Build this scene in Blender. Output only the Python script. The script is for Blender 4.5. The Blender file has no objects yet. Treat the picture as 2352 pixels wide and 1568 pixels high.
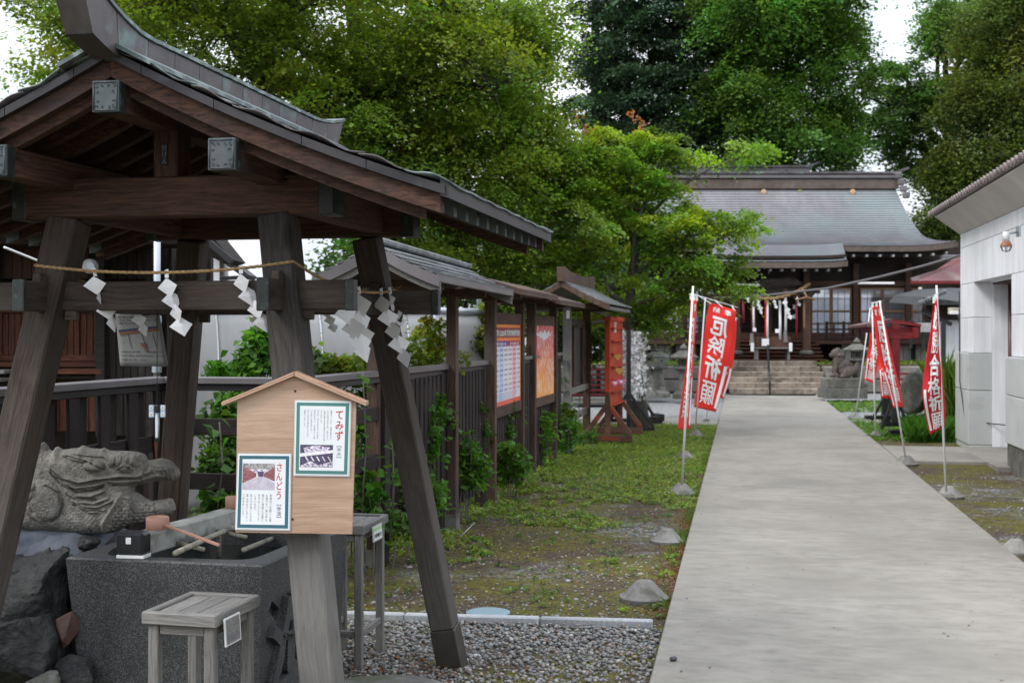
import bpy, bmesh, math, random
import numpy as np
from mathutils import Vector, Matrix, noise
random.seed(7); rng = np.random.default_rng(7)
SC = bpy.context.scene
COL = SC.collection
# ------------------------------------------------------------------ camera, sky, sun, exposure
F, CX, HY, H = 2900.0, 1176.0, 763.0, 1.6
cam = bpy.data.cameras.new('camera'); camo = bpy.data.objects.new('camera', cam); COL.objects.link(camo)
camo.location = (0, 0, H); camo.rotation_euler = (math.radians(90), 0, 0)
cam.sensor_width = 36; cam.lens = F / 2352 * 36; cam.shift_y = -21 / 2352
cam.clip_start = 0.05; cam.clip_end = 1500
cam.dof.use_dof = True; cam.dof.focus_distance = 5.2; cam.dof.aperture_fstop = 6.5; cam.dof.aperture_blades = 9
SC.camera = camo
W = bpy.data.worlds.new('World'); SC.world = W; W.use_nodes = True
nt = W.node_tree; N = nt.nodes; Lk = nt.links
bg = N['Background']; bg.inputs[1].default_value = 0.12
sky = N.new('ShaderNodeTexSky'); sky.sky_type = 'NISHITA'; sky.sun_disc = False
SUN_EL, SUN_ROT = math.radians(44), math.radians(-60)
sky.sun_elevation = SUN_EL; sky.sun_rotation = SUN_ROT
tc = N.new('ShaderNodeTexCoord'); mp = N.new('ShaderNodeMapping'); mp.inputs['Scale'].default_value = (1, 1, 2.6)
nz = N.new('ShaderNodeTexNoise'); nz.inputs['Scale'].default_value = 1.7; nz.inputs['Detail'].default_value = 7; nz.inputs['Roughness'].default_value = .55
rp = N.new('ShaderNodeValToRGB'); rp.color_ramp.elements[0].position = .22; rp.color_ramp.elements[0].color = (.62, .62, .62, 1)
rp.color_ramp.elements[1].position = .5; rp.color_ramp.elements[1].color = (1, 1, 1, 1)
nz2 = N.new('ShaderNodeTexNoise'); nz2.inputs['Scale'].default_value = 3.1; nz2.inputs['Detail'].default_value = 6
rp2 = N.new('ShaderNodeValToRGB'); rp2.color_ramp.elements[0].position = .3; rp2.color_ramp.elements[0].color = (3.6, 4.1, 4.8, 1)
rp2.color_ramp.elements[1].position = .62; rp2.color_ramp.elements[1].color = (5.5, 5.65, 5.9, 1)
mx = N.new('ShaderNodeMix'); mx.data_type = 'RGBA'
Lk.new(tc.outputs['Generated'], mp.inputs[0]); Lk.new(mp.outputs[0], nz.inputs[0]); Lk.new(mp.outputs[0], nz2.inputs[0])
Lk.new(nz.outputs[0], rp.inputs[0]); Lk.new(nz2.outputs[0], rp2.inputs[0])
Lk.new(rp.outputs[0], mx.inputs[0]); Lk.new(sky.outputs[0], mx.inputs[6]); Lk.new(rp2.outputs[0], mx.inputs[7])
sx = N.new('ShaderNodeSeparateXYZ'); Lk.new(tc.outputs['Generated'], sx.inputs[0])
el = N.new('ShaderNodeMapRange'); el.inputs[1].default_value = 0; el.inputs[2].default_value = 1; el.inputs[3].default_value = .62; el.inputs[4].default_value = 1.9; Lk.new(sx.outputs[2], el.inputs[0])   # overcast sky: zenith brighter than horizon
vs_ = N.new('ShaderNodeVectorMath'); vs_.operation = 'SCALE'; Lk.new(mx.outputs[2], vs_.inputs[0]); Lk.new(el.outputs[0], vs_.inputs['Scale']); Lk.new(vs_.outputs[0], bg.inputs[0])
sl = bpy.data.lights.new('sun', 'SUN'); sl.energy = 1.0; sl.angle = math.radians(18); sl.color = (1, .97, .92)
so = bpy.data.objects.new('sun', sl); COL.objects.link(so)
# sun high, a little from the left and behind the camera
dirv = Vector((math.sin(math.radians(60)) * -1 * math.cos(SUN_EL), -math.cos(math.radians(60)) * math.cos(SUN_EL), math.sin(SUN_EL)))
so.rotation_euler = dirv.to_track_quat('Z', 'Y').to_euler(); so.location = (0, 0, 30)
sky.sun_rotation = math.atan2(dirv.x, dirv.y)
SC.view_settings.view_transform = 'Standard'; SC.view_settings.look = 'None'
SC.view_settings.gamma = 1; SC.view_settings.exposure = 1.3; SC.view_settings.use_curve_mapping = False
SC.render.engine = 'CYCLES'; SC.cycles.use_denoising = True
SC.cycles.max_bounces = 6; SC.cycles.transparent_max_bounces = 6

# ------------------------------------------------------------------ helpers
def P(x, y, d): return Vector(((x - CX) * d / F, d, H - (y - HY) * d / F))
def G(x, y, z=0.0): return P(x, y, F * (H - z) / (y - HY))
WM = {}
def reg(o, m): WM[o.name] = m.copy()
def tag(o, label=None, cat=None, group=None, kind=None):
    if label: o['label'] = label
    if cat: o['category'] = cat
    if group: o['group'] = group
    if kind: o['kind'] = kind
    return o
def place(o, m, parent=None):
    COL.objects.link(o)
    if parent is not None:
        pm = WM[parent.name]
        o.parent = parent; o.matrix_parent_inverse = pm.inverted()
    o.matrix_basis = m; reg(o, m); return o
def thing(name, loc, label, cat, group=None):
    o = bpy.data.objects.new(name, None); o.empty_display_size = .1
    place(o, Matrix.Translation(Vector(loc))); return tag(o, label, cat, group)
def mk(name, vs, fs, mat, parent=None, smooth=False, origin=None):
    vs = [Vector(v) for v in vs]
    lo = [min(v[i] for v in vs) for i in range(3)]; hi = [max(v[i] for v in vs) for i in range(3)]
    og = Vector(origin) if origin is not None else Vector(((lo[0] + hi[0]) / 2, (lo[1] + hi[1]) / 2, lo[2]))
    me = bpy.data.meshes.new(name); me.from_pydata([v - og for v in vs], [], fs)
    if mat: me.materials.append(mat)
    if smooth: me.polygons.foreach_set('use_smooth', [True] * len(me.polygons))
    me.update()
    return place(bpy.data.objects.new(name, me), Matrix.Translation(og), parent)
def mkmesh(name, me, mat, m=Matrix(), parent=None, smooth=False):
    if mat and not me.materials: me.materials.append(mat)
    if smooth: me.polygons.foreach_set('use_smooth', [True] * len(me.polygons))
    return place(bpy.data.objects.new(name, me), m, parent)
_bc = {}
def boxmesh(l, w, h, b, mat):
    key = (round(l, 3), round(w, 4), round(h, 4), round(b, 4), mat.name)
    if key in _bc: return _bc[key]
    s = (l / 2, w / 2, h / 2); b = min(b, .45 * min(l, w, h)); vs = []; idx = {}
    for sx in (-1, 1):
        for sy in (-1, 1):
            for sz in (-1, 1):
                for a in range(3):
                    c = [sx * (s[0] - (b if a != 0 else 0)), sy * (s[1] - (b if a != 1 else 0)), sz * (s[2] - (b if a != 2 else 0))]
                    idx[(sx, sy, sz, a)] = len(vs); vs.append(c)
    fs = []
    for a in range(3):
        o1, o2 = (a + 1) % 3, (a + 2) % 3
        for sg in (-1, 1):
            q = []
            for p, r in ((-1, -1), (1, -1), (1, 1), (-1, 1)):
                k = [0, 0, 0]; k[a] = sg; k[o1] = p; k[o2] = r; q.append(idx[(*k, a)])
            fs.append(q if sg > 0 else q[::-1])
        for p in (-1, 1):
            for r in (-1, 1):
                k = [0, 0, 0]; k[o1] = p; k[o2] = r; k[a] = -1; k2 = list(k); k2[a] = 1
                fs.append([idx[(*k, o1)], idx[(*k, o2)], idx[(*k2, o2)], idx[(*k2, o1)]])
    for sx in (-1, 1):
        for sy in (-1, 1):
            for sz in (-1, 1): fs.append([idx[(sx, sy, sz, a)] for a in range(3)])
    me = bpy.data.meshes.new('box'); me.from_pydata(vs, [], fs)
    bm = bmesh.new(); bm.from_mesh(me); bmesh.ops.recalc_face_normals(bm, faces=bm.faces); bm.to_mesh(me); bm.free()
    me.materials.append(mat); _bc[key] = me; return me
def frame(p0, p1, up=(0, 0, 1)):
    p0 = Vector(p0); p1 = Vector(p1); x = (p1 - p0).normalized(); up = Vector(up)
    y = up.cross(x)
    if y.length < 1e-4: y = Vector((0, 1, 0)).cross(x)
    y.normalize(); z = x.cross(y)
    m = Matrix((x, y, z)).transposed().to_4x4(); m.translation = (p0 + p1) / 2; return m
def beam(name, p0, p1, w, h, mat, parent=None, up=(0, 0, 1), bev=.004):
    l = (Vector(p1) - Vector(p0)).length
    return place(bpy.data.objects.new(name, boxmesh(l, w, h, bev, mat)), frame(p0, p1, up), parent)
def bx(name, c, size, mat, parent=None, rz=0, bev=.004, rot=None):
    m = Matrix.Translation(Vector(c)) @ (rot.to_4x4() if rot is not None else Matrix.Rotation(rz, 4, 'Z'))
    return place(bpy.data.objects.new(name, boxmesh(*size, bev, mat)), m, parent)
def tubev(pts, rad, n=8, vs=None, fs=None, cap=True):
    vs = [] if vs is None else vs; fs = [] if fs is None else fs
    pts = [Vector(p) for p in pts]; b0 = len(vs); pu = None
    for i, p in enumerate(pts):
        t = (pts[min(i + 1, len(pts) - 1)] - pts[max(i - 1, 0)]).normalized()
        u = (pu if pu is not None else (Vector((0, 0, 1)) if abs(t.z) < .9 else Vector((1, 0, 0))))
        u = (u - t * u.dot(t)).normalized(); pu = u; w = t.cross(u)
        r = rad[i] if hasattr(rad, '__len__') else rad
        for k in range(n):
            a = 2 * math.pi * k / n; vs.append(p + (u * math.cos(a) + w * math.sin(a)) * r)
    for i in range(len(pts) - 1):
        for k in range(n):
            a = b0 + i * n + k; b = b0 + i * n + (k + 1) % n; fs.append([a, b, b + n, a + n])
    if cap:
        fs.append([b0 + k for k in range(n)][::-1]); fs.append([b0 + (len(pts) - 1) * n + k for k in range(n)])
    return vs, fs
def tube(name, pts, rad, mat, parent=None, n=8, smooth=True):
    vs, fs = tubev(pts, rad, n); return mk(name, vs, fs, mat, parent, smooth)
def lathe(name, c, prof, mat, parent=None, n=16, smooth=False, axis=None, jit=0):
    vs = []; fs = []
    for r, z in prof:
        for k in range(n):
            a = 2 * math.pi * (k + .5) / n; rr = r * (1 + random.uniform(-jit, jit)); vs.append(Vector((rr * math.cos(a), rr * math.sin(a), z)))
    for i in range(len(prof) - 1):
        for k in range(n): fs.append([i * n + k, i * n + (k + 1) % n, (i + 1) * n + (k + 1) % n, (i + 1) * n + k])
    fs.append(list(range(n))[::-1]); fs.append([(len(prof) - 1) * n + k for k in range(n)])
    if axis is not None:
        q = Vector((0, 0, 1)).rotation_difference(Vector(axis)); vs = [q @ v for v in vs]
    c = Vector(c); return mk(name, [v + c for v in vs], fs, mat, parent, smooth)
def prism(name, poly, ext, mat, parent=None):
    """closed polygon (world points) pushed along ext"""
    n = len(poly); e = Vector(ext); vs = [Vector(p) for p in poly] + [Vector(p) + e for p in poly]
    fs = [list(range(n)), list(range(n, 2 * n))[::-1]] + [[i, i + n, (i + 1) % n + n, (i + 1) % n] for i in range(n)]
    o = mk(name, vs, fs, mat, parent)
    bm = bmesh.new(); bm.from_mesh(o.data); bmesh.ops.recalc_face_normals(bm, faces=bm.faces); bm.to_mesh(o.data); bm.free(); return o
def grid(name, fn, nu, nv, mat, parent=None, smooth=True, thick=None):
    vs = [fn(i / nu, j / nv) for j in range(nv + 1) for i in range(nu + 1)]
    fs = [[j * (nu + 1) + i, j * (nu + 1) + i + 1, (j + 1) * (nu + 1) + i + 1, (j + 1) * (nu + 1) + i] for j in range(nv) for i in range(nu)]
    if thick is not None:
        n = len(vs); t = Vector(thick); vs = vs + [Vector(v) + t for v in vs]; fs = fs + [[k + n for k in f][::-1] for f in fs]
        rim = [i for i in range(nu + 1)] + [j * (nu + 1) + nu for j in range(1, nv + 1)] + [nv * (nu + 1) + i for i in range(nu - 1, -1, -1)] + [j * (nu + 1) for j in range(nv - 1, 0, -1)]
        for a, b in zip(rim, rim[1:] + rim[:1]): fs.append([b, a, a + n, b + n])
    return mk(name, vs, fs, mat, parent, smooth)
def npmesh(name, V, Fc, mat, cols=None, smooth=False):
    """V (n,3), Fc (m,k) faces of k corners"""
    me = bpy.data.meshes.new(name); V = np.asarray(V, np.float32); Fc = np.asarray(Fc, np.int32); m, k = Fc.shape
    me.vertices.add(len(V)); me.vertices.foreach_set('co', V.ravel())
    me.loops.add(m * k); me.loops.foreach_set('vertex_index', Fc.ravel())
    me.polygons.add(m); me.polygons.foreach_set('loop_start', np.arange(0, m * k, k, dtype=np.int32))
    if smooth: me.polygons.foreach_set('use_smooth', np.ones(m, bool))
    if cols is not None:
        a = me.color_attributes.new('c', 'FLOAT_COLOR', 'POINT'); c4 = np.ones((len(V), 4), np.float32); c4[:, :3] = cols
        a.data.foreach_set('color', c4.ravel())
    me.materials.append(mat); me.update(calc_edges=True); return me
_tc = {}
def _area(vf):
    vs, fs = vf; a = 0.0
    for f in fs:
        for i in range(1, len(f) - 1): a += abs((vs[f[i]] - vs[f[0]]).cross(vs[f[i + 1]] - vs[f[0]]).z) / 2
    return a
def textmesh(body, bold=0.0, align='LEFT', fine=False):
    # glyph outlines whose fill breaks when emboldened fall back to a lighter weight
    if fine:
        key = ('fine', body, bold)
        if key not in _tc:
            v, f = textmesh(body, bold); bm = bmesh.new(); vv = [bm.verts.new(p) for p in v]
            for q in f:
                try: bm.faces.new([vv[i] for i in q])
                except ValueError: pass
            bmesh.ops.triangulate(bm, faces=bm.faces)
            for _ in range(4):
                le = [e for e in bm.edges if e.calc_length() > .11]
                if not le: break
                bmesh.ops.subdivide_edges(bm, edges=le, cuts=1); bmesh.ops.triangulate(bm, faces=bm.faces)
            bm.verts.index_update(); _tc[key] = ([p.co.copy() for p in bm.verts], [[p.index for p in q.verts] for q in bm.faces]); bm.free()
        return _tc[key]
    if bold > 0:
        v0, f0 = textmesh1(body, 0, align); a0 = _area((v0, f0)); b = bold; ec = {}
        for q in f0:
            for i, j in zip(q, q[1:] + q[:1]): ec[(min(i, j), max(i, j))] = ec.get((min(i, j), max(i, j)), 0) + 1
        per = sum((v0[i] - v0[j]).length for (i, j), c in ec.items() if c == 1)
        while b > .004:
            a1 = _area(textmesh1(body, b, align))
            if a1 > a0 + per * b * .78: return textmesh1(body, b, align)
            b *= .65
        return textmesh1(body, 0, align)
    return textmesh1(body, bold, align)
def textmesh1(body, bold=0.0, align='LEFT'):
    k = (body, bold, align)
    if k not in _tc:
        c = bpy.data.curves.new('t', 'FONT'); c.body = body; c.offset = bold; c.align_x = align; c.resolution_u = 3
        o = bpy.data.objects.new('t', c); COL.objects.link(o)
        dg = bpy.context.evaluated_depsgraph_get(); m = bpy.data.meshes.new_from_object(o.evaluated_get(dg))
        vs = [v.co.copy() for v in m.vertices]; fs = [list(p.vertices) for p in m.polygons]
        bpy.data.objects.remove(o); bpy.data.curves.remove(c); bpy.data.meshes.remove(m); _tc[k] = (vs, fs)
    return _tc[k]
def vtext(name, body, fn, mat, parent, cell=1.0, bold=0.0, rowh=1.0, mirror=False, fine=False):
    """vertical column; fn(s,t): s across 0..1 of one glyph, t down 0..1 of the whole column"""
    vs = []; fs = []; n = len(body)
    for i, ch in enumerate(body):
        if ch in ' 　': continue
        v, f = textmesh(ch, bold, fine=fine); b = len(vs)
        sh = Vector((0, 0, 0))
        if ch in '。、': sh = Vector((.6, .6, 0))
        for p in v:
            p = p + sh; s = p.x if not mirror else 1 - p.x
            vs.append(fn(s, (i + .88 - p.y) / n))
        fs += [[k + b for k in q] for q in f]
    return mk(name, vs, fs, mat, parent) if vs else None
def htext(name, body, o, right, up, size, mat, parent, bold=0.0, align='LEFT', wid=None):
    v, f = textmesh(body, bold, align); o = Vector(o); right = Vector(right); up = Vector(up)
    if wid:
        w0 = max(p.x for p in v) - min(p.x for p in v); sx = wid / w0
    else: sx = size
    return mk(name, [o + right * (p.x * sx) + up * (p.y * size) for p in v], f, mat, parent)
def applied(o_list_fn):
    pass

# ------------------------------------------------------------------ materials
def lin(c):
    if isinstance(c, (int, float)): c = (c, c, c)
    return (*c, 1.0) if len(c) == 3 else c
def M(name, cols, scale=4, stretch=(1, 1, 1), detail=6, rough=.7, bump=.3, bscale=None, bdist=.004, metal=0, dist=0, ramp=(.3, .7),
      big=.25, bigscale=1.2, spec=.4, rvar=.15, patch=None, patch_scale=2, patch_ramp=(.5, .62), rndval=.12, emit=None, coat=0):
    m = bpy.data.materials.new(name); m.use_nodes = True; t = m.node_tree; n = t.nodes; l = t.links
    bs = n['Principled BSDF']; tc = n.new('ShaderNodeTexCoord'); oi = n.new('ShaderNodeObjectInfo')
    ma = n.new('ShaderNodeVectorMath'); ma.operation = 'SCALE'; ma.inputs[0].default_value = (17, 31, 23); l.new(oi.outputs['Random'], ma.inputs['Scale'])
    ad = n.new('ShaderNodeVectorMath'); ad.operation = 'ADD'; l.new(tc.outputs['Object'], ad.inputs[0]); l.new(ma.outputs[0], ad.inputs[1])
    mp = n.new('ShaderNodeMapping'); mp.inputs['Scale'].default_value = stretch; l.new(ad.outputs[0], mp.inputs[0])
    nz = n.new('ShaderNodeTexNoise'); nz.inputs['Scale'].default_value = scale; nz.inputs['Detail'].default_value = detail; nz.inputs['Distortion'].default_value = dist; nz.inputs['Roughness'].default_value = .6
    l.new(mp.outputs[0], nz.inputs[0])
    cr = n.new('ShaderNodeValToRGB'); e = cr.color_ramp.elements
    k = len(cols)
    while len(e) < k: e.new(.5)
    for i in range(k): e[i].position = ramp[0] + (ramp[1] - ramp[0]) * i / max(1, k - 1); e[i].color = lin(cols[i])
    l.new(nz.outputs[0], cr.inputs[0]); out = cr.outputs[0]
    if patch is not None:
        pn = n.new('ShaderNodeTexNoise'); pn.inputs['Scale'].default_value = patch_scale; pn.inputs['Detail'].default_value = 7; l.new(ad.outputs[0], pn.inputs[0])
        pr = n.new('ShaderNodeMapRange'); pr.inputs[1].default_value = patch_ramp[0]; pr.inputs[2].default_value = patch_ramp[1]; l.new(pn.outputs[0], pr.inputs[0])
        pm = n.new('ShaderNodeMix'); pm.data_type = 'RGBA'; l.new(pr.outputs[0], pm.inputs[0]); l.new(out, pm.inputs[6]); pm.inputs[7].default_value = lin(patch); out = pm.outputs[2]
    bn = n.new('ShaderNodeTexNoise'); bn.inputs['Scale'].default_value = bigscale; bn.inputs['Detail'].default_value = 3; l.new(ad.outputs[0], bn.inputs[0])
    br = n.new('ShaderNodeMapRange'); br.inputs[1].default_value = .3; br.inputs[2].default_value = .7; br.inputs[3].default_value = 1 - big; br.inputs[4].default_value = 1 + big
    l.new(bn.outputs[0], br.inputs[0])
    ra = n.new('ShaderNodeMapRange'); ra.inputs[3].default_value = 1 - rndval; ra.inputs[4].default_value = 1 + rndval; l.new(oi.outputs['Random'], ra.inputs[0])
    mu = n.new('ShaderNodeMath'); mu.operation = 'MULTIPLY'; l.new(br.outputs[0], mu.inputs[0]); l.new(ra.outputs[0], mu.inputs[1])
    vm = n.new('ShaderNodeVectorMath'); vm.operation = 'SCALE'; l.new(out, vm.inputs[0]); l.new(mu.outputs[0], vm.inputs['Scale'])
    l.new(vm.outputs[0], bs.inputs['Base Color'])
    rr = n.new('ShaderNodeMapRange'); rr.inputs[3].default_value = max(.02, rough - rvar); rr.inputs[4].default_value = min(1, rough + rvar); l.new(nz.outputs[0], rr.inputs[0]); l.new(rr.outputs[0], bs.inputs['Roughness'])
    bs.inputs['Metallic'].default_value = metal; bs.inputs['Specular IOR Level'].default_value = spec; bs.inputs['Coat Weight'].default_value = coat
    if bump > 0:
        b = n.new('ShaderNodeBump'); b.inputs['Strength'].default_value = bump; b.inputs['Distance'].default_value = bdist
        if bscale:
            n2 = n.new('ShaderNodeTexNoise'); n2.inputs['Scale'].default_value = bscale; n2.inputs['Detail'].default_value = 5; l.new(mp.outputs[0], n2.inputs[0]); l.new(n2.outputs[0], b.inputs['Height'])
        else: l.new(nz.outputs[0], b.inputs['Height'])
        l.new(b.outputs[0], bs.inputs['Normal'])
    return m
def flat(name, c, rough=.6, spec=.3, metal=0):
    return M(name, [tuple(x * .94 for x in lin(c)[:3]), lin(c)[:3]], scale=9, rough=rough, bump=.05, spec=spec, metal=metal, big=.06, rndval=.03)
def woodm(name, dark, light, rough=.75, knots=True, sc=1.0, big=.3, patch=None, pr=(.55, .68), bleach=None):
    m = bpy.data.materials.new(name); m.use_nodes = True; t = m.node_tree; n = t.nodes; l = t.links; bs = n['Principled BSDF']
    tc = n.new('ShaderNodeTexCoord'); oi = n.new('ShaderNodeObjectInfo')
    ma = n.new('ShaderNodeVectorMath'); ma.operation = 'SCALE'; ma.inputs[0].default_value = (17, 31, 23); l.new(oi.outputs['Random'], ma.inputs['Scale'])
    ad = n.new('ShaderNodeVectorMath'); ad.operation = 'ADD'; l.new(tc.outputs['Object'], ad.inputs[0]); l.new(ma.outputs[0], ad.inputs[1])
    # low frequency warp bends the grain round knots
    wn = n.new('ShaderNodeTexNoise'); wn.inputs['Scale'].default_value = 3.2; wn.inputs['Detail'].default_value = 2; l.new(ad.outputs[0], wn.inputs[0])
    ws = n.new('ShaderNodeVectorMath'); ws.operation = 'SCALE'; ws.inputs['Scale'].default_value = .05; l.new(wn.outputs[1], ws.inputs[0])
    a2 = n.new('ShaderNodeVectorMath'); a2.operation = 'ADD'; l.new(ad.outputs[0], a2.inputs[0]); l.new(ws.outputs[0], a2.inputs[1])
    mp = n.new('ShaderNodeMapping'); mp.inputs['Scale'].default_value = (2.2 * sc, 60 * sc, 60 * sc); l.new(a2.outputs[0], mp.inputs[0])
    nz = n.new('ShaderNodeTexNoise'); nz.inputs['Scale'].default_value = 1.6; nz.inputs['Detail'].default_value = 8; nz.inputs['Roughness'].default_value = .68; l.new(mp.outputs[0], nz.inputs[0])
    cr = n.new('ShaderNodeValToRGB'); cr.color_ramp.elements[0].position = .34; cr.color_ramp.elements[0].color = lin(dark); cr.color_ramp.elements[1].position = .68; cr.color_ramp.elements[1].color = lin(light)
    l.new(nz.outputs[0], cr.inputs[0]); out = cr.outputs[0]
    if patch is not None:
        pm = n.new('ShaderNodeMix'); pm.data_type = 'RGBA'; pn = n.new('ShaderNodeTexNoise'); pn.inputs['Scale'].default_value = 2.3; pn.inputs['Detail'].default_value = 6
        mp3 = n.new('ShaderNodeMapping'); mp3.inputs['Scale'].default_value = (.7, 3, 3); l.new(ad.outputs[0], mp3.inputs[0]); l.new(mp3.outputs[0], pn.inputs[0])
        prr = n.new('ShaderNodeMapRange'); prr.inputs[1].default_value = pr[0]; prr.inputs[2].default_value = pr[1]; l.new(pn.outputs[0], prr.inputs[0])
        l.new(prr.outputs[0], pm.inputs[0]); l.new(out, pm.inputs[6]); pm.inputs[7].default_value = lin(patch); out = pm.outputs[2]
    if bleach is not None:   # rain washed, greyed lower end of an exposed post
        sx = n.new('ShaderNodeSeparateXYZ'); l.new(tc.outputs['Object'], sx.inputs[0]); q = n.new('ShaderNodeMapRange'); q.inputs[1].default_value = bleach[1]; q.inputs[2].default_value = bleach[2]; q.inputs[3].default_value = bleach[3]; q.inputs[4].default_value = 0; l.new(sx.outputs[0], q.inputs[0])
        c2 = n.new('ShaderNodeValToRGB'); c2.color_ramp.elements[0].position = .3; c2.color_ramp.elements[0].color = lin(tuple(k * .62 for k in bleach[0])); c2.color_ramp.elements[1].position = .7; c2.color_ramp.elements[1].color = lin(bleach[0]); l.new(nz.outputs[0], c2.inputs[0])
        pm2 = n.new('ShaderNodeMix'); pm2.data_type = 'RGBA'; l.new(q.outputs[0], pm2.inputs[0]); l.new(out, pm2.inputs[6]); l.new(c2.outputs[0], pm2.inputs[7]); out = pm2.outputs[2]
    bn = n.new('ShaderNodeTexNoise'); bn.inputs['Scale'].default_value = 1.7; bn.inputs['Detail'].default_value = 4; l.new(ad.outputs[0], bn.inputs[0])
    br = n.new('ShaderNodeMapRange'); br.inputs[1].default_value = .3; br.inputs[2].default_value = .7; br.inputs[3].default_value = 1 - big; br.inputs[4].default_value = 1 + big; l.new(bn.outputs[0], br.inputs[0])
    val = br.outputs[0]
    if knots:
        vo = n.new('ShaderNodeTexVoronoi'); vo.inputs['Scale'].default_value = 1.0; mp2 = n.new('ShaderNodeMapping'); mp2.inputs['Scale'].default_value = (2.2, 6, 6); l.new(ad.outputs[0], mp2.inputs[0]); l.new(mp2.outputs[0], vo.inputs[0])
        kr = n.new('ShaderNodeMapRange'); kr.inputs[1].default_value = .06; kr.inputs[2].default_value = .16; kr.inputs[3].default_value = .35; kr.inputs[4].default_value = 1; l.new(vo.outputs['Distance'], kr.inputs[0])
        mm = n.new('ShaderNodeMath'); mm.operation = 'MULTIPLY'; l.new(val, mm.inputs[0]); l.new(kr.outputs[0], mm.inputs[1]); val = mm.outputs[0]
    ra = n.new('ShaderNodeMapRange'); ra.inputs[3].default_value = .86; ra.inputs[4].default_value = 1.14; l.new(oi.outputs['Random'], ra.inputs[0])
    mu = n.new('ShaderNodeMath'); mu.operation = 'MULTIPLY'; l.new(val, mu.inputs[0]); l.new(ra.outputs[0], mu.inputs[1])
    vm = n.new('ShaderNodeVectorMath'); vm.operation = 'SCALE'; l.new(out, vm.inputs[0]); l.new(mu.outputs[0], vm.inputs['Scale']); l.new(vm.outputs[0], bs.inputs['Base Color'])
    bs.inputs['Roughness'].default_value = rough; bs.inputs['Specular IOR Level'].default_value = .3
    b = n.new('ShaderNodeBump'); b.inputs['Strength'].default_value = .7; b.inputs['Distance'].default_value = .004; l.new(nz.outputs[0], b.inputs['Height']); l.new(b.outputs[0], bs.inputs['Normal'])
    return m
def leafm(name, trans=.5, rough=.45):
    m = bpy.data.materials.new(name); m.use_nodes = True; t = m.node_tree; n = t.nodes; l = t.links; bs = n['Principled BSDF']
    at = n.new('ShaderNodeAttribute'); at.attribute_name = 'c'; l.new(at.outputs[0], bs.inputs['Base Color'])
    bs.inputs['Roughness'].default_value = rough; bs.inputs['Specular IOR Level'].default_value = .35
    tr = n.new('ShaderNodeBsdfTranslucent'); sc = n.new('ShaderNodeMix'); sc.data_type = 'RGBA'; sc.blend_type = 'MULTIPLY'; sc.inputs[0].default_value = 1
    l.new(at.outputs[0], sc.inputs[6]); sc.inputs[7].default_value = (1.25, 1.3, .6, 1); l.new(sc.outputs[2], tr.inputs[0])
    mx = n.new('ShaderNodeMixShader'); mx.inputs[0].default_value = trans; l.new(bs.outputs[0], mx.inputs[1]); l.new(tr.outputs[0], mx.inputs[2])
    l.new(mx.outputs[0], n['Material Output'].inputs[0]); return m

W_DARK = woodm('weathered_dark_wood', (.012, .009, .008), (.045, .034, .031), patch=(.06, .053, .05))
W_BROWN = woodm('red_brown_wood', (.018, .0095, .007), (.100, .047, .032), patch=(.032, .022, .019))
W_GREY = woodm('grey_weathered_wood', (.105, .10, .095), (.225, .215, .203), big=.15, sc=1.6)
W_PILLAR = woodm('pillar_wood', (.018, .0125, .010), (.066, .048, .039), patch=(.085, .072, .064), pr=(.5, .75))
W_PILLAR_B = woodm('bleached_pillar_wood', (.016, .013, .012), (.06, .052, .048), bleach=((.195, .184, .172), -.55, .45, .95))
W_PILLAR_C = woodm('half_bleached_pillar_wood', (.018, .0125, .010), (.064, .047, .038), bleach=((.115, .104, .095), -.8, .3, .75))
W_FENCE = woodm('fence_wood', (.010, .007, .007), (.032, .023, .022), knots=True)
W_POST = woodm('board_post_wood', (.034, .020, .015), (.115, .068, .050), patch=(.06, .052, .05))
W_PLY = woodm('plywood', (.30, .19, .13), (.42, .285, .205), knots=False, sc=.7, big=.12, patch=(.45, .32, .24), pr=(.45, .8))
W_HALL = woodm('hall_red_wood', (.04, .016, .010), (.15, .05, .026), patch=(.06, .038, .03))
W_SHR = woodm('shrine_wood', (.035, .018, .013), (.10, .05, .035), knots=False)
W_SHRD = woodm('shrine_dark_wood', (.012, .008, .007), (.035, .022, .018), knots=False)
W_PALE = woodm('pale_grey_boards', (.20, .195, .195), (.40, .39, .39), knots=False)
W_STAMP = woodm('orange_rack_wood', (.34, .035, .012), (.46, .06, .02), knots=False, patch=(.20, .06, .03), pr=(.55, .7))
W_FOOT = woodm('rack_foot_wood', (.07, .032, .022), (.17, .085, .06), knots=False, patch=(.32, .05, .02), pr=(.58, .66))
COPPER = M('aged_copper', [(.035, .031, .034), (.075, .065, .070), (.105, .095, .10)], scale=5, stretch=(1, 1, 1), rough=.45, metal=.25, bump=.15, patch=(.13, .20, .19), patch_scale=6, patch_ramp=(.56, .72), spec=.5)
COPPER_G = M('green_copper', [(.06, .075, .077), (.115, .145, .147)], scale=9, rough=.45, metal=.2, bump=.2, patch=(.2, .25, .25), patch_scale=12)
COPPER_D = M('dark_copper_edge', [(.022, .020, .023), (.050, .045, .050)], scale=5, rough=.5, metal=.2, bump=.15, patch=(.07, .09, .088), patch_scale=9, patch_ramp=(.62, .78))
CAPM = M('cap_green_copper', [(.016, .018, .018), (.036, .040, .039)], scale=14, rough=.45, metal=.2, bump=.25, spec=.4, patch=(.06, .10, .095), patch_scale=30, patch_ramp=(.6, .7))
EMBM = M('emblem_plate', [(.05, .062, .068), (.085, .105, .112)], scale=11, rough=.45, metal=.2, bump=.2, spec=.5)
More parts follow.
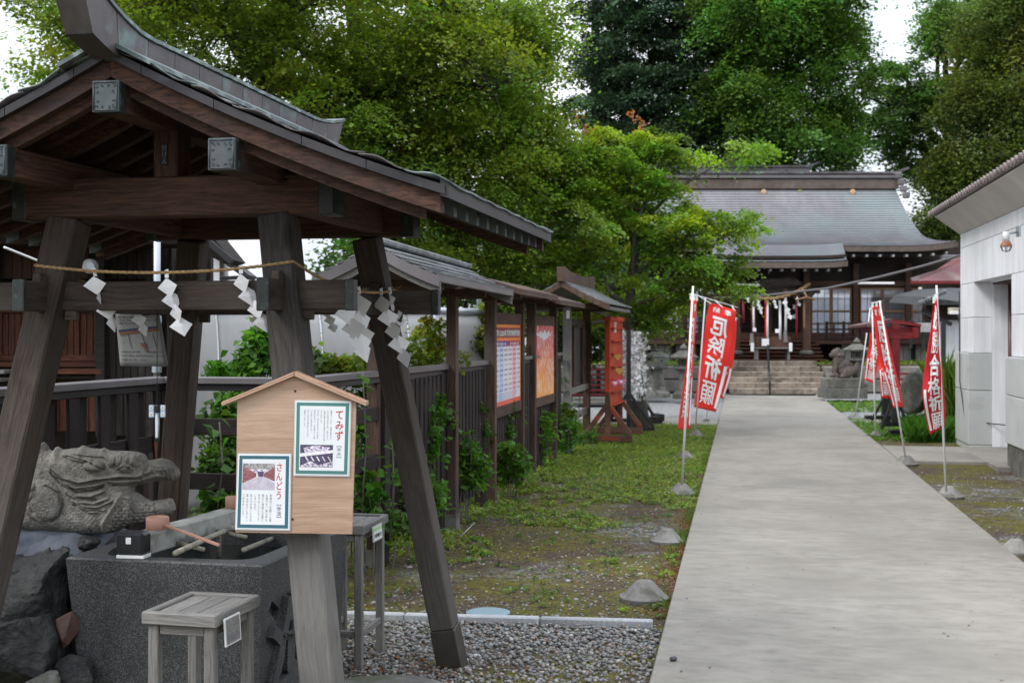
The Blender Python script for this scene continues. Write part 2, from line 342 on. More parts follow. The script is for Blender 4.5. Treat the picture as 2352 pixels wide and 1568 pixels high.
CONC = M('concrete_path', [(.168, .155, .135), (.219, .203, .178), (.257, .239, .212)], scale=5.5, stretch=(1.0, 1.7, 1), detail=14, rough=.9, bump=.7, bscale=160, bdist=.004, patch=(.160, .147, .128), patch_scale=1.0, patch_ramp=(.45, .80), big=.10, bigscale=.9, rndval=.02)
CONCW = M('weight_concrete', [(.13, .125, .115), (.22, .21, .195)], scale=14, rough=.9, bump=.7, bscale=60, bdist=.004, patch=(.10, .095, .08), patch_scale=9)
STONE = M('shrine_stone', [(.07, .067, .062), (.15, .145, .135)], scale=10, rough=.9, bump=.5, bscale=50, patch=(.07, .075, .05), patch_scale=6)
STEPST = M('step_stone', [(.17, .135, .105), (.30, .25, .20)], scale=7, rough=.9, bump=.4, bscale=40, patch=(.13, .105, .085), patch_scale=5, rndval=.25)
DRAG = M('dragon_stone', [(.105, .098, .086), (.165, .156, .14), (.21, .199, .18)], scale=40, detail=12, rough=.95, bump=1.0, bscale=100, bdist=.008, patch=(.24, .23, .215), patch_scale=8, patch_ramp=(.62, .8), big=.25, bigscale=5, spec=.2)
ROCK = M('dark_rock', [(.006, .0065, .007), (.018, .019, .020), (.045, .045, .042)], scale=5, detail=12, dist=1.6, rough=.7, bump=1.0, bscale=22, bdist=.02, patch=(.085, .083, .077), patch_scale=9, patch_ramp=(.6, .8), spec=.4)
ROCKR = M('red_rock', [(.03, .017, .014), (.08, .036, .028)], scale=8, detail=9, rough=.75, bump=.8, bscale=30, patch=(.07, .065, .06), patch_scale=7)
MORTAR = M('blue_grey_mortar', [(.07, .08, .10), (.155, .175, .21)], scale=8, detail=10, rough=.85, bump=.7, bscale=40, patch=(.07, .08, .10), patch_scale=7, patch_ramp=(.52, .68))
WHITEWALL = M('white_wall', [(.55, .555, .575), (.71, .72, .755)], scale=2.2, stretch=(5, 5, .3), rough=.8, bump=.1, big=.07, rndval=.04, patch=(.50, .50, .50), patch_scale=1.6, patch_ramp=(.58, .85))
GREYWALL = M('grey_base_wall', [(.36, .375, .37), (.43, .44, .44)], scale=1.5, rough=.8, bump=.1, big=.07, rndval=.03, patch=(.26, .26, .25), patch_scale=2, patch_ramp=(.6, .8))
TARP = M('tarpaulin', [(.36, .355, .35), (.47, .465, .455)], scale=1.3, stretch=(2, 2, .5), rough=.6, bump=.5, bdist=.03, big=.1)
PAPER = M('white_paper', [(.66, .66, .68), (.75, .75, .77)], scale=6, rough=.8, bump=.1, big=.04, rndval=.03)
ROPE = M('straw_rope', [(.20, .12, .05), (.42, .28, .14)], scale=60, stretch=(1, 1, 1), rough=.95, bump=1.0, bdist=.004)
ROPE2 = M('shrine_straw_rope', [(.22, .14, .07), (.38, .26, .14)], scale=20, rough=.95, bump=.8)
LADLE = M('ladle_cup', [(.36, .19, .135), (.44, .25, .185)], scale=5, rough=.6, bump=.1, big=.08)
BAMBOO = M('old_bamboo', [(.16, .15, .115), (.36, .34, .28)], scale=9, stretch=(1, 5, 5), rough=.7, bump=.4, patch=(.10, .095, .075), patch_scale=9)
BEAMW = M('whitened_beam', [(.22, .225, .205), (.42, .42, .395)], scale=9, rough=.8, bump=.4, patch=(.09, .09, .085), patch_scale=8, patch_ramp=(.5, .66))
BLACKP = M('black_tape', [(.008, .008, .01), (.016, .016, .02)], scale=8, rough=.35, bump=.1)
WHITEP = flat('white_paint', (.72, .72, .72), .45)
REDP = M('red_paint', [(.12, .008, .010), (.18, .013, .016)], scale=6, rough=.55, bump=.1)
REDFL = M('red_flag_cloth', [(.72, .022, .016), (.80, .032, .022)], scale=3, rough=.75, bump=.1, big=.06, rndval=.03)
REDFL2 = M('crimson_flag_cloth', [(.46, .008, .016), (.55, .015, .022)], scale=3, rough=.75, bump=.1, big=.06, rndval=.03)
FLW = flat('flag_white', (.8, .8, .8), .7)
INKB = flat('black_ink', (.015, .015, .018), .6); INKR = flat('red_ink', (.50, .05, .06), .6); INKG = flat('grey_ink', (.16, .16, .19), .6)
TEAL = flat('teal_print', (.075, .20, .19), .5); TEALB = flat('blue_teal_print', (.045, .13, .17), .5)
PAPW = flat('print_paper', (.74, .76, .78), .35); LAMIN = flat('laminate_edge', (.55, .56, .56), .25, .5)
METALG = flat('galvanised_metal', (.42, .45, .50), .35, .5, .6); DARKM = flat('dark_metal', (.03, .03, .032), .4, .5, .5)
RAILG = M('rail_grey_brown', [(.10, .09, .094), (.145, .13, .137)], scale=3, rough=.45, bump=.05, spec=.5, big=.08)
RAILD = M('rail_dark', [(.02, .018, .019), (.035, .032, .033)], scale=3, rough=.5, bump=.05)
TILEG = M('grey_slate', [(.075, .079, .084), (.14, .147, .153)], scale=9, rough=.45, bump=.3, rndval=.22, spec=.5, patch=(.2, .21, .215), patch_scale=20, patch_ramp=(.55, .7))
LEAF = leafm('leaf'); LEAFD = leafm('needle_leaf', .25, .6)
BARK = M('bark', [(.025, .02, .017), (.075, .062, .052)], scale=7, stretch=(3, 3, .7), rough=.95, bump=.8, bdist=.02)
BARKG = M('grey_bark', [(.07, .065, .055), (.15, .14, .12)], scale=9, stretch=(3, 3, .7), rough=.95, bump=.6, bdist=.01)
# ------------------------------------------------------------------ ground, path, kerb, gravel
PU = Vector((.1794, .9838, 0)); PN = Vector((.9838, -.1794, 0)); PO = Vector((-.427, 0, 0)); PW = 2.354; PANG = -math.atan2(.1794, .9838)
def PP(s, t, z=0): return PO + PU * s + PN * t + Vector((0, 0, z))
GZ = -.05
def ground_material():
    m = bpy.data.materials.new('ground_soil_gravel_moss'); m.use_nodes = True; t = m.node_tree; n = t.nodes; l = t.links; bs = n['Principled BSDF']
    tc = n.new('ShaderNodeTexCoord')
    def no(sc, det=6, rough=.6, st=None):
        q = n.new('ShaderNodeTexNoise'); q.inputs['Scale'].default_value = sc; q.inputs['Detail'].default_value = det; q.inputs['Roughness'].default_value = rough
        l.new(tc.outputs['Object'], q.inputs[0]); return q.outputs[0]
    def mr(s, a, b, c=0, d=1):
        q = n.new('ShaderNodeMapRange'); q.inputs[1].default_value = a; q.inputs[2].default_value = b; q.inputs[3].default_value = c; q.inputs[4].default_value = d; l.new(s, q.inputs[0]); return q.outputs[0]
    def mixc(f, a, b):
        q = n.new('ShaderNodeMix'); q.data_type = 'RGBA'
        l.new(f, q.inputs[0])
        for i, v in ((6, a), (7, b)):
            if isinstance(v, tuple): q.inputs[i].default_value = lin(v)
            else: l.new(v, q.inputs[i])
        return q.outputs[2]
    def ramp(s, cols, pos):
        q = n.new('ShaderNodeValToRGB'); e = q.color_ramp.elements
        while len(e) < len(cols): e.new(.5)
        for i in range(len(cols)): e[i].position = pos[i]; e[i].color = lin(cols[i])
        l.new(s, q.inputs[0]); return q.outputs[0]
    vo = n.new('ShaderNodeTexVoronoi'); vo.inputs['Scale'].default_value = 42; l.new(tc.outputs['Object'], vo.inputs[0])
    sep = n.new('ShaderNodeSeparateColor'); l.new(vo.outputs['Color'], sep.inputs[0])
    soil = ramp(no(28, 8, .7), [(.030, .022, .016), (.075, .056, .040), (.15, .122, .095)], [.34, .52, .72])
    stones = ramp(sep.outputs[0], [(.05, .05, .05), (.15, .15, .15), (.30, .29, .28)], [.1, .6, 1])
    moss = ramp(no(40, 5, .7), [(.060, .058, .010), (.145, .14, .022)], [.35, .65])
    grav = mr(no(.55, 4), .50, .60)
    gm = n.new('ShaderNodeMath'); gm.operation = 'MULTIPLY'; l.new(grav, gm.inputs[0]); l.new(mr(no(9, 3), .40, .52), gm.inputs[1])
    c = mixc(gm.outputs[0], soil, stones)
    mm = n.new('ShaderNodeMath'); mm.operation = 'MULTIPLY'; l.new(mr(no(1.3, 8, .68), .42, .54), mm.inputs[0]); l.new(mr(no(14, 6, .7), .36, .55), mm.inputs[1])
    c = mixc(mm.outputs[0], c, moss)
    # beyond the beds the precinct is plain grey gravel
    gx = n.new('ShaderNodeSeparateXYZ'); l.new(tc.outputs['Object'], gx.inputs[0])
    c = mixc(mr(gx.outputs[1], 22.5, 24.0), c, ramp(sep.outputs[1], [(.12, .12, .125), (.2, .2, .2), (.29, .29, .29)], [0, .5, 1]))
    l.new(c, bs.inputs['Base Color']); bs.inputs['Roughness'].default_value = .95; bs.inputs['Specular IOR Level'].default_value = .15
    b = n.new('ShaderNodeBump'); b.inputs['Strength'].default_value = .8; b.inputs['Distance'].default_value = .02; l.new(no(45, 6, .7), b.inputs['Height']); l.new(b.outputs[0], bs.inputs['Normal'])
    return m
GM = ground_material()
def gh(x, y):
    return GZ + .014 * noise.noise(Vector((x * .9, y * .9, 0))) + .008 * noise.noise(Vector((x * 4, y * 4, 3)))
# one sheet: fine cells near the camera, coarse ones out to the horizon
xs = [-400, -150, -60, -25, -12, -8] + [-6 + .15 * i for i in range(94)] + [9, 12, 18, 30, 60, 150, 400]
ys = [-60, -20, -6, 0, 2] + [3 + .15 * i for i in range(120)] + [22, 24, 27, 30, 35, 45, 70, 120, 250, 500]
gv = [(x, y, gh(x, y) if (-6 < x < 8 and 3 < y < 21) else GZ) for y in ys for x in xs]
nx = len(xs); gf = [(j * nx + i, j * nx + i + 1, (j + 1) * nx + i + 1, (j + 1) * nx + i) for j in range(len(ys) - 1) for i in range(nx - 1)]
ground = tag(mk('ground', gv, gf, GM, smooth=True, origin=(0, 0, 0)), kind='structure')
path = bpy.data.objects.new('path', None); place(path, Matrix.Translation(PP(0, PW / 2, 0))); path['kind'] = 'structure'
s = -3.0; k = 0
while s < 32.6:
    L = 4.1; e = min(s + L, 32.8)
    bx('slab', PP((s + e) / 2, PW / 2, -.1), (PW, e - s - .008, .2), CONC, path, PANG, .006); s = e; k += 1
# side paths
sp = bpy.data.objects.new('side_path', None); place(sp, Matrix.Translation(PP(17, PW + 1.5, 0))); sp['kind'] = 'structure'
for i in range(2): bx('slab', PP(17.6, PW + 1.56 + i * 3.1, -.105), (3.08, 2.1, .2), CONC, sp, PANG, .008)
bx('slab', PP(23.9, PW + 1.56, -.105), (3.1, .9, .2), CONC, sp, PANG, .008)
bx('slab', PP(14.3, PW + 3.6, -.09), (2.2, 4.2, .16), CONCW, sp, PANG, .01)
sp2 = bpy.data.objects.new('cross_path', None); place(sp2, Matrix.Translation(PP(22.5, -2, 0))); sp2['kind'] = 'structure'
bx('slab', PP(23.2, -1.55, -.105), (3.08, 1.7, .2), CONC, sp2, PANG, .008)
# granite kerb between gravel and bed
kd = Vector((1, -.12, 0)).normalized(); k0 = Vector((-.62, 7.25, 0)); KERB = M('kerb_granite', [(.26, .27, .285), (.40, .41, .425)], scale=60, rough=.85, bump=.3)
kerb = thing('kerb', k0, 'pale granite kerb line between the pebbles and the mossy bed', 'kerb')
for i, (a, b) in enumerate(((-1.3, 0.0), (.006, .78), (.786, 1.42))):
    beam('kerb_stone', k0 + kd * a + Vector((0, 0, -.055)), k0 + kd * b + Vector((0, 0, -.055)), .055, .09, KERB, kerb, bev=.008)
cov = lathe('drain_cover', (-.14, 7.42, GZ - .005), [(.13, 0), (.13, .014), (.10, .02), (.02, .022)], flat('pale_blue_plastic', (.20, .29, .33), .5), n=28)
tag(cov, 'pale blue round drain cover lying just behind the granite kerb', 'drain cover')
def kerb_y(x): return 7.25 + (x + .62) * (-.12)
# pebbles (one mesh)
def blobs(name, pts, sizes, cols, mat, sub=1, flatten=.6):
    bm = bmesh.new(); bmesh.ops.create_icosphere(bm, subdivisions=sub, radius=1)
    bv = np.array([v.co[:] for v in bm.verts]); bf = np.array([[v.index for v in f.verts] for f in bm.faces]); bm.free()
    n = len(pts); nv = len(bv); ang = rng.uniform(0, 6.28, n); asp = rng.uniform(.65, 1.0, n); fl = flatten * rng.uniform(.75, 1.2, n)
    V = np.repeat(bv[None], n, 0) * (1 + rng.normal(0, .07, (n, nv, 1)))
    V = V * np.stack([np.ones(n), asp, fl], 1)[:, None, :] * np.asarray(sizes)[:, None, None]
    tl = rng.normal(0, .25, n); c, s = np.cos(tl)[:, None], np.sin(tl)[:, None]; y = V[..., 1] * c - V[..., 2] * s; z = V[..., 1] * s + V[..., 2] * c; V[..., 1] = y; V[..., 2] = z
    c, s = np.cos(ang)[:, None], np.sin(ang)[:, None]; x = V[..., 0] * c - V[..., 1] * s; y = V[..., 0] * s + V[..., 1] * c
    V = np.stack([x, y, V[..., 2]], -1) + np.asarray(pts)[:, None, :]
    Fc = (bf[None] + (np.arange(n) * nv)[:, None, None]).reshape(-1, 3)
    return npmesh(name, V.reshape(-1, 3), Fc, mat, np.repeat(np.asarray(cols), nv, 0), smooth=True)
def attrm(name, rough=.6, spec=.4, bump=0):
    m = bpy.data.materials.new(name); m.use_nodes = True; n = m.node_tree.nodes; l = m.node_tree.links
    at = n.new('ShaderNodeAttribute'); at.attribute_name = 'c'; nz = n.new('ShaderNodeTexNoise'); nz.inputs['Scale'].default_value = 90; nz.inputs['Detail'].default_value = 4
    tc = n.new('ShaderNodeTexCoord'); l.new(tc.outputs['Object'], nz.inputs[0]); mr = n.new('ShaderNodeMapRange'); mr.inputs[3].default_value = .7; mr.inputs[4].default_value = 1.3; l.new(nz.outputs[0], mr.inputs[0])
    vm = n.new('ShaderNodeVectorMath'); vm.operation = 'SCALE'; l.new(at.outputs[0], vm.inputs[0]); l.new(mr.outputs[0], vm.inputs['Scale'])
    l.new(vm.outputs[0], n['Principled BSDF'].inputs['Base Color']); n['Principled BSDF'].inputs['Roughness'].default_value = rough; n['Principled BSDF'].inputs['Specular IOR Level'].default_value = spec
    return m
PEB = attrm('pebble', .6, .35)
def path_left(y): return -.427 + .1824 * y
pts = []; 
while len(pts) < 13500:
    x = random.uniform(-1.35, .86); y = random.uniform(5.2, 7.2)
    if x > path_left(y) - .02 or y > kerb_y(x) - .045: continue
    pts.append((x, y, GZ - .004 + random.random() ** 2 * .022))
pts = np.array(pts); n = len(pts); g = rng.uniform(.075, .27, n)[:, None] * np.ones(3); w = rng.random(n)
g[w < .12] *= (1.25, .95, .78); g[(w > .12) & (w < .2)] *= (1.6, 1.55, 1.45); g[w > .55] *= (1.02, .99, .95)
peb = mkmesh('pebbles', blobs('pebbles', pts, rng.uniform(.0075, .0165, n), g, PEB, 1, .62), PEB); tag(peb, 'rounded grey pebbles filling the bed between kerb and path', 'pebbles', kind='stuff')
st = tag(bx('pebble', PP(6.27, .09, .012), (.042, .026, .02), flat('dark_pebble', (.06, .06, .07), .6), bev=.009, rz=.3), 'small dark pebble lying alone on the concrete path edge', 'pebble')
slab = tag(lathe('stepping_stone', (-.58, 5.62, GZ - .02), [(.34, 0), (.36, .03), (.345, .055), (.30, .062)], STONE, n=18, jit=.04), 'flat grey stepping stone at the bottom edge beside the pebbles', 'stepping stone')
# grit, stones and leaf litter in the bed
pts = []
while len(pts) < 5200:
    y = 7.0 + 10 * random.random() ** 1.6; x = random.uniform(-1.7, path_left(y) - .02)
    if y < kerb_y(x) + .04: continue
    if noise.noise(Vector((x * 1.1, y * .9, 7))) < -.12 and random.random() < .65: continue
    pts.append((x, y, gh(x, y) + .002))
for _ in range(1500):
    y = random.uniform(8.2, 15); x = path_left(y) + 2.39 + random.uniform(.02, 2.3); pts.append((x, y, gh(x, y) + .002))
pts = np.array(pts); n = len(pts); g = rng.uniform(.06, .30, n)[:, None] * np.array([1, .97, .93]); w = rng.random(n); g[w < .25] *= (1.2, .9, .7)
o = mkmesh('grit', blobs('grit', pts, rng.uniform(.003, .013, n) * np.where(rng.random(n) < .04, 2.2, 1), g, PEB, 0 + 1, .5), PEB); tag(o, 'scattered grit and small stones on the mossy soil beside the path', 'grit', kind='stuff')
# ------------------------------------------------------------------ leaves
def leafset(cent, size, cols, tilt=.6, fold=.18, up=None, nb=None):
    """diamond leaves, two folded triangles each"""
    n = len(cent); size = np.broadcast_to(size, (n,)) if np.ndim(size) else np.full(n, size)
    nrm = rng.normal(0, tilt, (n, 3)); nrm += (np.array([0, 0, 1.0]) if nb is None else nb); nrm /= np.linalg.norm(nrm, axis=1)[:, None]
    t = rng.normal(0, 1, (n, 3)) if up is None else np.asarray(up) + rng.normal(0, .35, (n, 3))
    t -= nrm * (t * nrm).sum(1)[:, None]; t /= np.linalg.norm(t, axis=1)[:, None] + 1e-9; b = np.cross(nrm, t)
    L = size[:, None]; wd = L * rng.uniform(.28, .46, (n, 1))
    V = np.stack([cent - t * L * .5, cent + b * wd + nrm * L * fold - t * L * .08, cent + t * L * .5, cent - b * wd + nrm * L * fold - t * L * .08], 1)
    base = np.arange(n)[:, None] * 4; Fc = np.concatenate([base + [0, 1, 2], base + [0, 2, 3]], 1).reshape(-1, 3)
    return V.reshape(-1, 3), Fc, np.repeat(cols, 4, 0)
def blades(cent, h, cols, lean=.35, wid=.006):
    n = len(cent); d = rng.normal(0, 1, (n, 2)); d /= np.linalg.norm(d, axis=1)[:, None]; s = np.stack([-d[:, 1], d[:, 0], np.zeros(n)], 1) * wid
    d3 = np.stack([d[:, 0], d[:, 1], np.zeros(n)], 1); hh = h * rng.uniform(.5, 1.2, n); le = rng.uniform(0, lean * 2, n)[:, None] * hh[:, None]
    z = np.stack([np.zeros(n), np.zeros(n), hh], 1)
    V = np.stack([cent - s, cent + s, cent + z * .6 + d3 * le * .4 + s * .7, cent + z + d3 * le], 1)
    base = np.arange(n)[:, None] * 4; Fc = np.concatenate([base + [0, 1, 2], base + [0, 2, 3]], 1).reshape(-1, 3)
    return V.reshape(-1, 3), Fc, np.repeat(cols, 4, 0)
def joinset(parts):
    V = []; Fc = []; C = []; b = 0
    for v, f, c in parts: V.append(v); Fc.append(f + b); C.append(c); b += len(v)
    return np.concatenate(V), np.concatenate(Fc), np.concatenate(C)
def jit(col, n, v=.22, hue=.12):
    c = np.array(col)[None] * (1 + rng.normal(0, v, (n, 1))).clip(.35, 1.9); c = c * (1 + rng.normal(0, hue, (n, 3)) * [1, .3, .6]); return c.clip(.004, .7)
def weeds(name, pos, r, per, size, col, label):
    P_ = np.repeat(np.asarray(pos), per, 0); n = len(P_); rr = np.repeat(np.broadcast_to(r, (len(pos),)), per)
    a = rng.uniform(0, 6.28, n); q = np.sqrt(rng.random(n)) * rr
    c = P_ + np.stack([np.cos(a) * q, np.sin(a) * q, rng.random(n) * rr * .75 + .006], 1)
    up = np.stack([np.cos(a), np.sin(a), np.full(n, .35)], 1)
    pc = np.repeat(jit(col, len(pos), .22, .15), per, 0) * (1 + rng.normal(0, .15, (n, 1))).clip(.5, 1.6)
    V, Fc, cc = leafset(c, size * rng.uniform(.6, 1.3, n), pc, .5, .12, up)
    o = mkmesh(name, npmesh(name, V, Fc, LEAF, cc), LEAF)
    return tag(o, label, name.replace('_', ' '), kind='stuff')
board_x = lambda y: -.97 + .205 * (y - 8.9)
pos = []; pr = []
while len(pos) < 7600:
    y = 7.3 + 15 * random.random() ** .8; x = random.uniform(board_x(y) - .6, path_left(y) - .03)
    if x < -1.9 or y < kerb_y(x) + .1: continue
    nn = noise.noise(Vector((x * 1.2, y * 1.0, 2.2))) + .5 * noise.noise(Vector((x * 3.7, y * 3, 5)))
    lush = (y - 10.2) / 2.8 - max(0, (x - board_x(y) - 1.0)) * .35 if y > 9.5 else -.55
    if x < board_x(y) + .25: lush += .65
    if path_left(y) - x < .12: lush += .35
    if nn + lush * .55 < .12: continue
    pos.append((x, y, gh(x, y))); pr.append(random.uniform(.022, .05) * (1 + .3 * (y > 12)))
weeds('ground_weeds', pos, np.array(pr), 10, .030, (.175, .245, .045), 'low green weeds spreading over the bed left of the path')
pos = []
for _ in range(420):
    y = random.uniform(7.4, 11.5); x = random.uniform(-1.5, path_left(y) - .05)
    if y < kerb_y(x) + .12 or noise.noise(Vector((x * 1.5, y * 1.3, 9))) < .02: continue
    pos.append((x, y, gh(x, y)))
weeds('sparse_weeds', pos, .028, 9, .022, (.10, .17, .035), 'sparse little weeds dotted over the mossy soil near the kerb')
pos = []
for _ in range(2300):
    y = random.uniform(17.8, 23.5) if random.random() < .72 else random.uniform(26, 30); x = path_left(y) + 2.39 + random.random() ** 1.5 * 2.4 + .03
    if 16.6 < (y * .98) < 18.75 and x < 99: continue
    pos.append((x, y, GZ))
weeds('verge_weeds', pos, .06, 9, .045, (.10, .20, .028), 'green weeds on the verge right of the path beyond the side path')
# moss clumps and litter
n = 5200; y = rng.uniform(7.3, 12, n); x = -1.7 + rng.random(n) * (path_left(y) - .02 + 1.7); ok = (y > kerb_y(x) + .05)
x, y = x[ok], y[ok]; z = np.array([gh(a, b) for a, b in zip(x, y)]) + .004; n = len(x)
near = (rng.random(n) < .6); x = np.where(near & (path_left(y) - x > .25), path_left(y) - np.abs(rng.normal(0, .07, n)) - .01, x)
v, f, c = leafset(np.stack([x, y, z], 1), rng.uniform(.008, .026, n), jit((.16, .075, .035), n, .4, .25), .35)
o = mkmesh('leaf_litter', npmesh('leaf_litter', v, f, LEAF, c), LEAF); tag(o, 'brown fallen leaf litter on the soil and along the path edge', 'leaf litter', kind='stuff')
n = 260; x = rng.uniform(-1.3, .7, n); y = rng.uniform(5.6, 6.9, n); ok = x < path_left(y) - .03; x, y = x[ok], y[ok]; x[:90] = rng.normal(-.55, .25, 90); y[:90] = rng.normal(6.05, .15, 90)
v, f, c = leafset(np.stack([x, y, np.full(len(x), GZ + .028)], 1), rng.uniform(.012, .03, len(x)), jit((.20, .07, .025), len(x), .35, .2), .3)
o = mkmesh('fallen_leaves', npmesh('fallen_leaves', v, f, LEAF, c), LEAF); tag(o, 'rust brown fallen leaves scattered on the pebbles', 'fallen leaves', kind='stuff')
# ------------------------------------------------------------------ water pavilion
TH = math.radians(11); PA = Vector((math.cos(TH), -math.sin(TH), 0)); PB = Vector((math.sin(TH), math.cos(TH), 0)); PC = Vector((-1.22, 5.484, 0)); PRZ = -TH
def L3(u, v, z): return PC + PA * u + PB * v + Vector((0, 0, z))
pav = thing('water_pavilion', PC + Vector((0, 0, GZ)), 'dark timber purification pavilion with copper roof over the stone basin', 'pavilion')
S = .16
def pil(su, sv, z): return L3(su * (.439 + S * (2.04 - z)), sv * (.56 + S * (2.04 - z)), z)
for su in (-1, 1):
    for sv in (-1, 1):
        zb = .16 if not (su == -1 and sv == 1) else .0
        w = .128 if sv < 0 else .118
        b = beam('pillar', pil(su, sv, zb), pil(su, sv, 2.045), w, w, W_PILLAR_B if (su, sv) == (1, -1) else W_PILLAR_C if sv < 0 or su > 0 else W_PILLAR, pav, up=PA * -1, bev=.007)
        if zb:
            sh = beam('shoe', pil(su, sv, GZ - .02), pil(su, sv, zb), w + .006, w + .006, M('bronze_shoe', [(.05, .045, .038), (.09, .082, .07)], scale=6, rough=.45, metal=.5) if (su, sv) == (-1, -1) else bpy.data.materials['bronze_shoe'], b, up=PA * -1, bev=.003)
KNOT = woodm('knot_wood', (.010, .008, .007), (.05, .042, .038), knots=False)
def knot(su, sv, z, du, r, w):
    c = pil(su, sv, z) + PA * du - PB * (w / 2 - .0015) ; nrm_ = (-PB + Vector((0, 0, -S * sv * -1))).normalized()
    par = [o for o in pav.children if o.name.startswith('pillar')][{(-1, -1): 0, (-1, 1): 1, (1, -1): 2, (1, 1): 3}[(su, sv)]]
    lathe('knot', c, [(r * 1.25, -.002), (r * 1.2, .0012), (r, .0004), (r * .8, .0022), (r * .6, .0006), (r * .4, .0018), (r * .2, -.0005)], KNOT, par, 22, False, axis=-PB + Vector((0, 0, .16 * -sv)), jit=.06)
knot(1, 1, 1.12, -.012, .020, .118); knot(1, 1, .26, .006, .017, .118); knot(-1, -1, .98, .02, .010, .128); knot(1, -1, .60, .015, .009, .128)
def capbox(parent, c, size, emb=False):
    cp = bx('end_cap', c, size, CAPM, parent, PRZ, .003); return cp
# main cross beams
for v in (-.56, .56):
    b = beam('cross_beam', L3(-.61, v, 2.125), L3(.635, v, 2.125), .115, .155, W_BROWN, pav, bev=.007)
    for u in (-.625, .65): capbox(b, L3(u, v, 2.125), (.06, .123, .163))
for u in (-.5, .5): beam('tie_beam', L3(u, -.5, 2.125), L3(u, .5, 2.125), .07, .13, W_BROWN, pav)
# purlins with embossed copper end plates
def spiral(c, sc, ang, flip):
    pts = []
    for i in range(15):
        a = i / 14 * 5.0; r = sc * (.16 + .84 * i / 14); aa = ang + flip * a
        pts.append((c[0] + r * math.cos(aa), c[1] + r * math.sin(aa)))
    return pts
def emblem(parent, c, w, h):
    """raised rim and corner scrolls on the camera-side face of a purlin cap"""
    pl = bx('emblem_plate', c, (w, .012, h), EMBM, parent, PRZ, .002)
    vs, fs = [], []
    fr = c - PB * .008
    def q(a, b): return fr + PA * a + Vector((0, 0, b))
    e = .044
    for a, b in (((-e, -e), (e, -e)), ((e, -e), (e, e)), ((e, e), (-e, e)), ((-e, e), (-e, -e))):
        tubev([q(a[0] * w / .1, a[1] * h / .1), q(b[0] * w / .1, b[1] * h / .1)], .0022, 5, vs, fs)
    for sx in (-1, 1):
        for sy in (-1, 1):
            for (ox, oy, r) in ((.033, .033, .0085), (.031, .015, .006), (.014, .033, .006)):
                tubev([q(a, b) for a, b in spiral((sx * ox * w / .1, sy * oy * h / .1), r, random.random() * 6, sx * sy)], .0013, 4, vs, fs)
    mk('scroll_relief', vs, fs, EMBM, pl, True)
for u, zc in ((0, 2.427), (.434, 2.213), (-.434, 2.213)):
    b = beam('purlin', L3(u, -1.055, zc), L3(u, 1.0, zc), .094, .105, W_BROWN, pav)
    capbox(b, L3(u, -1.045, zc), (.100, .05, .111)); emblem(b, L3(u, -1.072, zc), .1, .111)
    if u >= 0:   # carved under-plate
        mk('under_plate', [L3(u - .035, -.62, zc - .054), L3(u + .035, -.62, zc - .054), L3(u + .035, -.42, zc - .054), L3(u - .035, -.42, zc - .054)], [(0, 1, 2, 3)], INKB, b)
# king posts
for v in (-.56, .56):
    kp = beam('king_post', L3(0, v, 2.2), L3(0, v, 2.378), .10, .125, W_BROWN, pav, up=PB)
    if v < 0:
        pass
        pl = bx('name_plate', L3(.0, v - .0655, 2.285), (.026, .006, .082), INKB, kp, PRZ, .002)
        fn = lambda s, t: L3(-.0115 + s * .023, v - .0692, 2.323 - t * .076)
        vtext('lettering', '鈴けん', fn, EMBM, pl, bold=.03)
for su in (-1, 1):
    for v in (-.56, .56): bx('bracket_block', L3(su * .434, v, 2.18 - .01), (.13, .13, .02), W_BROWN, pav, PRZ)
# roof curve
def zb(u): a = abs(u); return 2.525 - .52 * a + .085 * a * a
def sweep(name, us, w0, w1, h0, h1, mat, parent, v0, v1):
    """strip following the gable curve; section v0..v1 by h0..h1 above zb"""
    vs = []; fs = []
    for u in us:
        z = zb(u); vs += [L3(u, v0, z + h0), L3(u, v1, z + h0), L3(u, v1, z + h1), L3(u, v0, z + h1)]
    n = len(us)
    for i in range(n - 1):
        a = i * 4; b = a + 4
        for k in range(4): fs.append([a + k, b + k, b + (k + 1) % 4, a + (k + 1) % 4])
    fs += [[0, 1, 2, 3], [(n - 1) * 4 + k for k in (3, 2, 1, 0)]]
    o = mk(name, vs, fs, mat, parent)
    bm = bmesh.new(); bm.from_mesh(o.data); bmesh.ops.recalc_face_normals(bm, faces=bm.faces); bm.to_mesh(o.data); bm.free(); return o
def us(a, b, n): return [a + (b - a) * i / n for i in range(n + 1)]
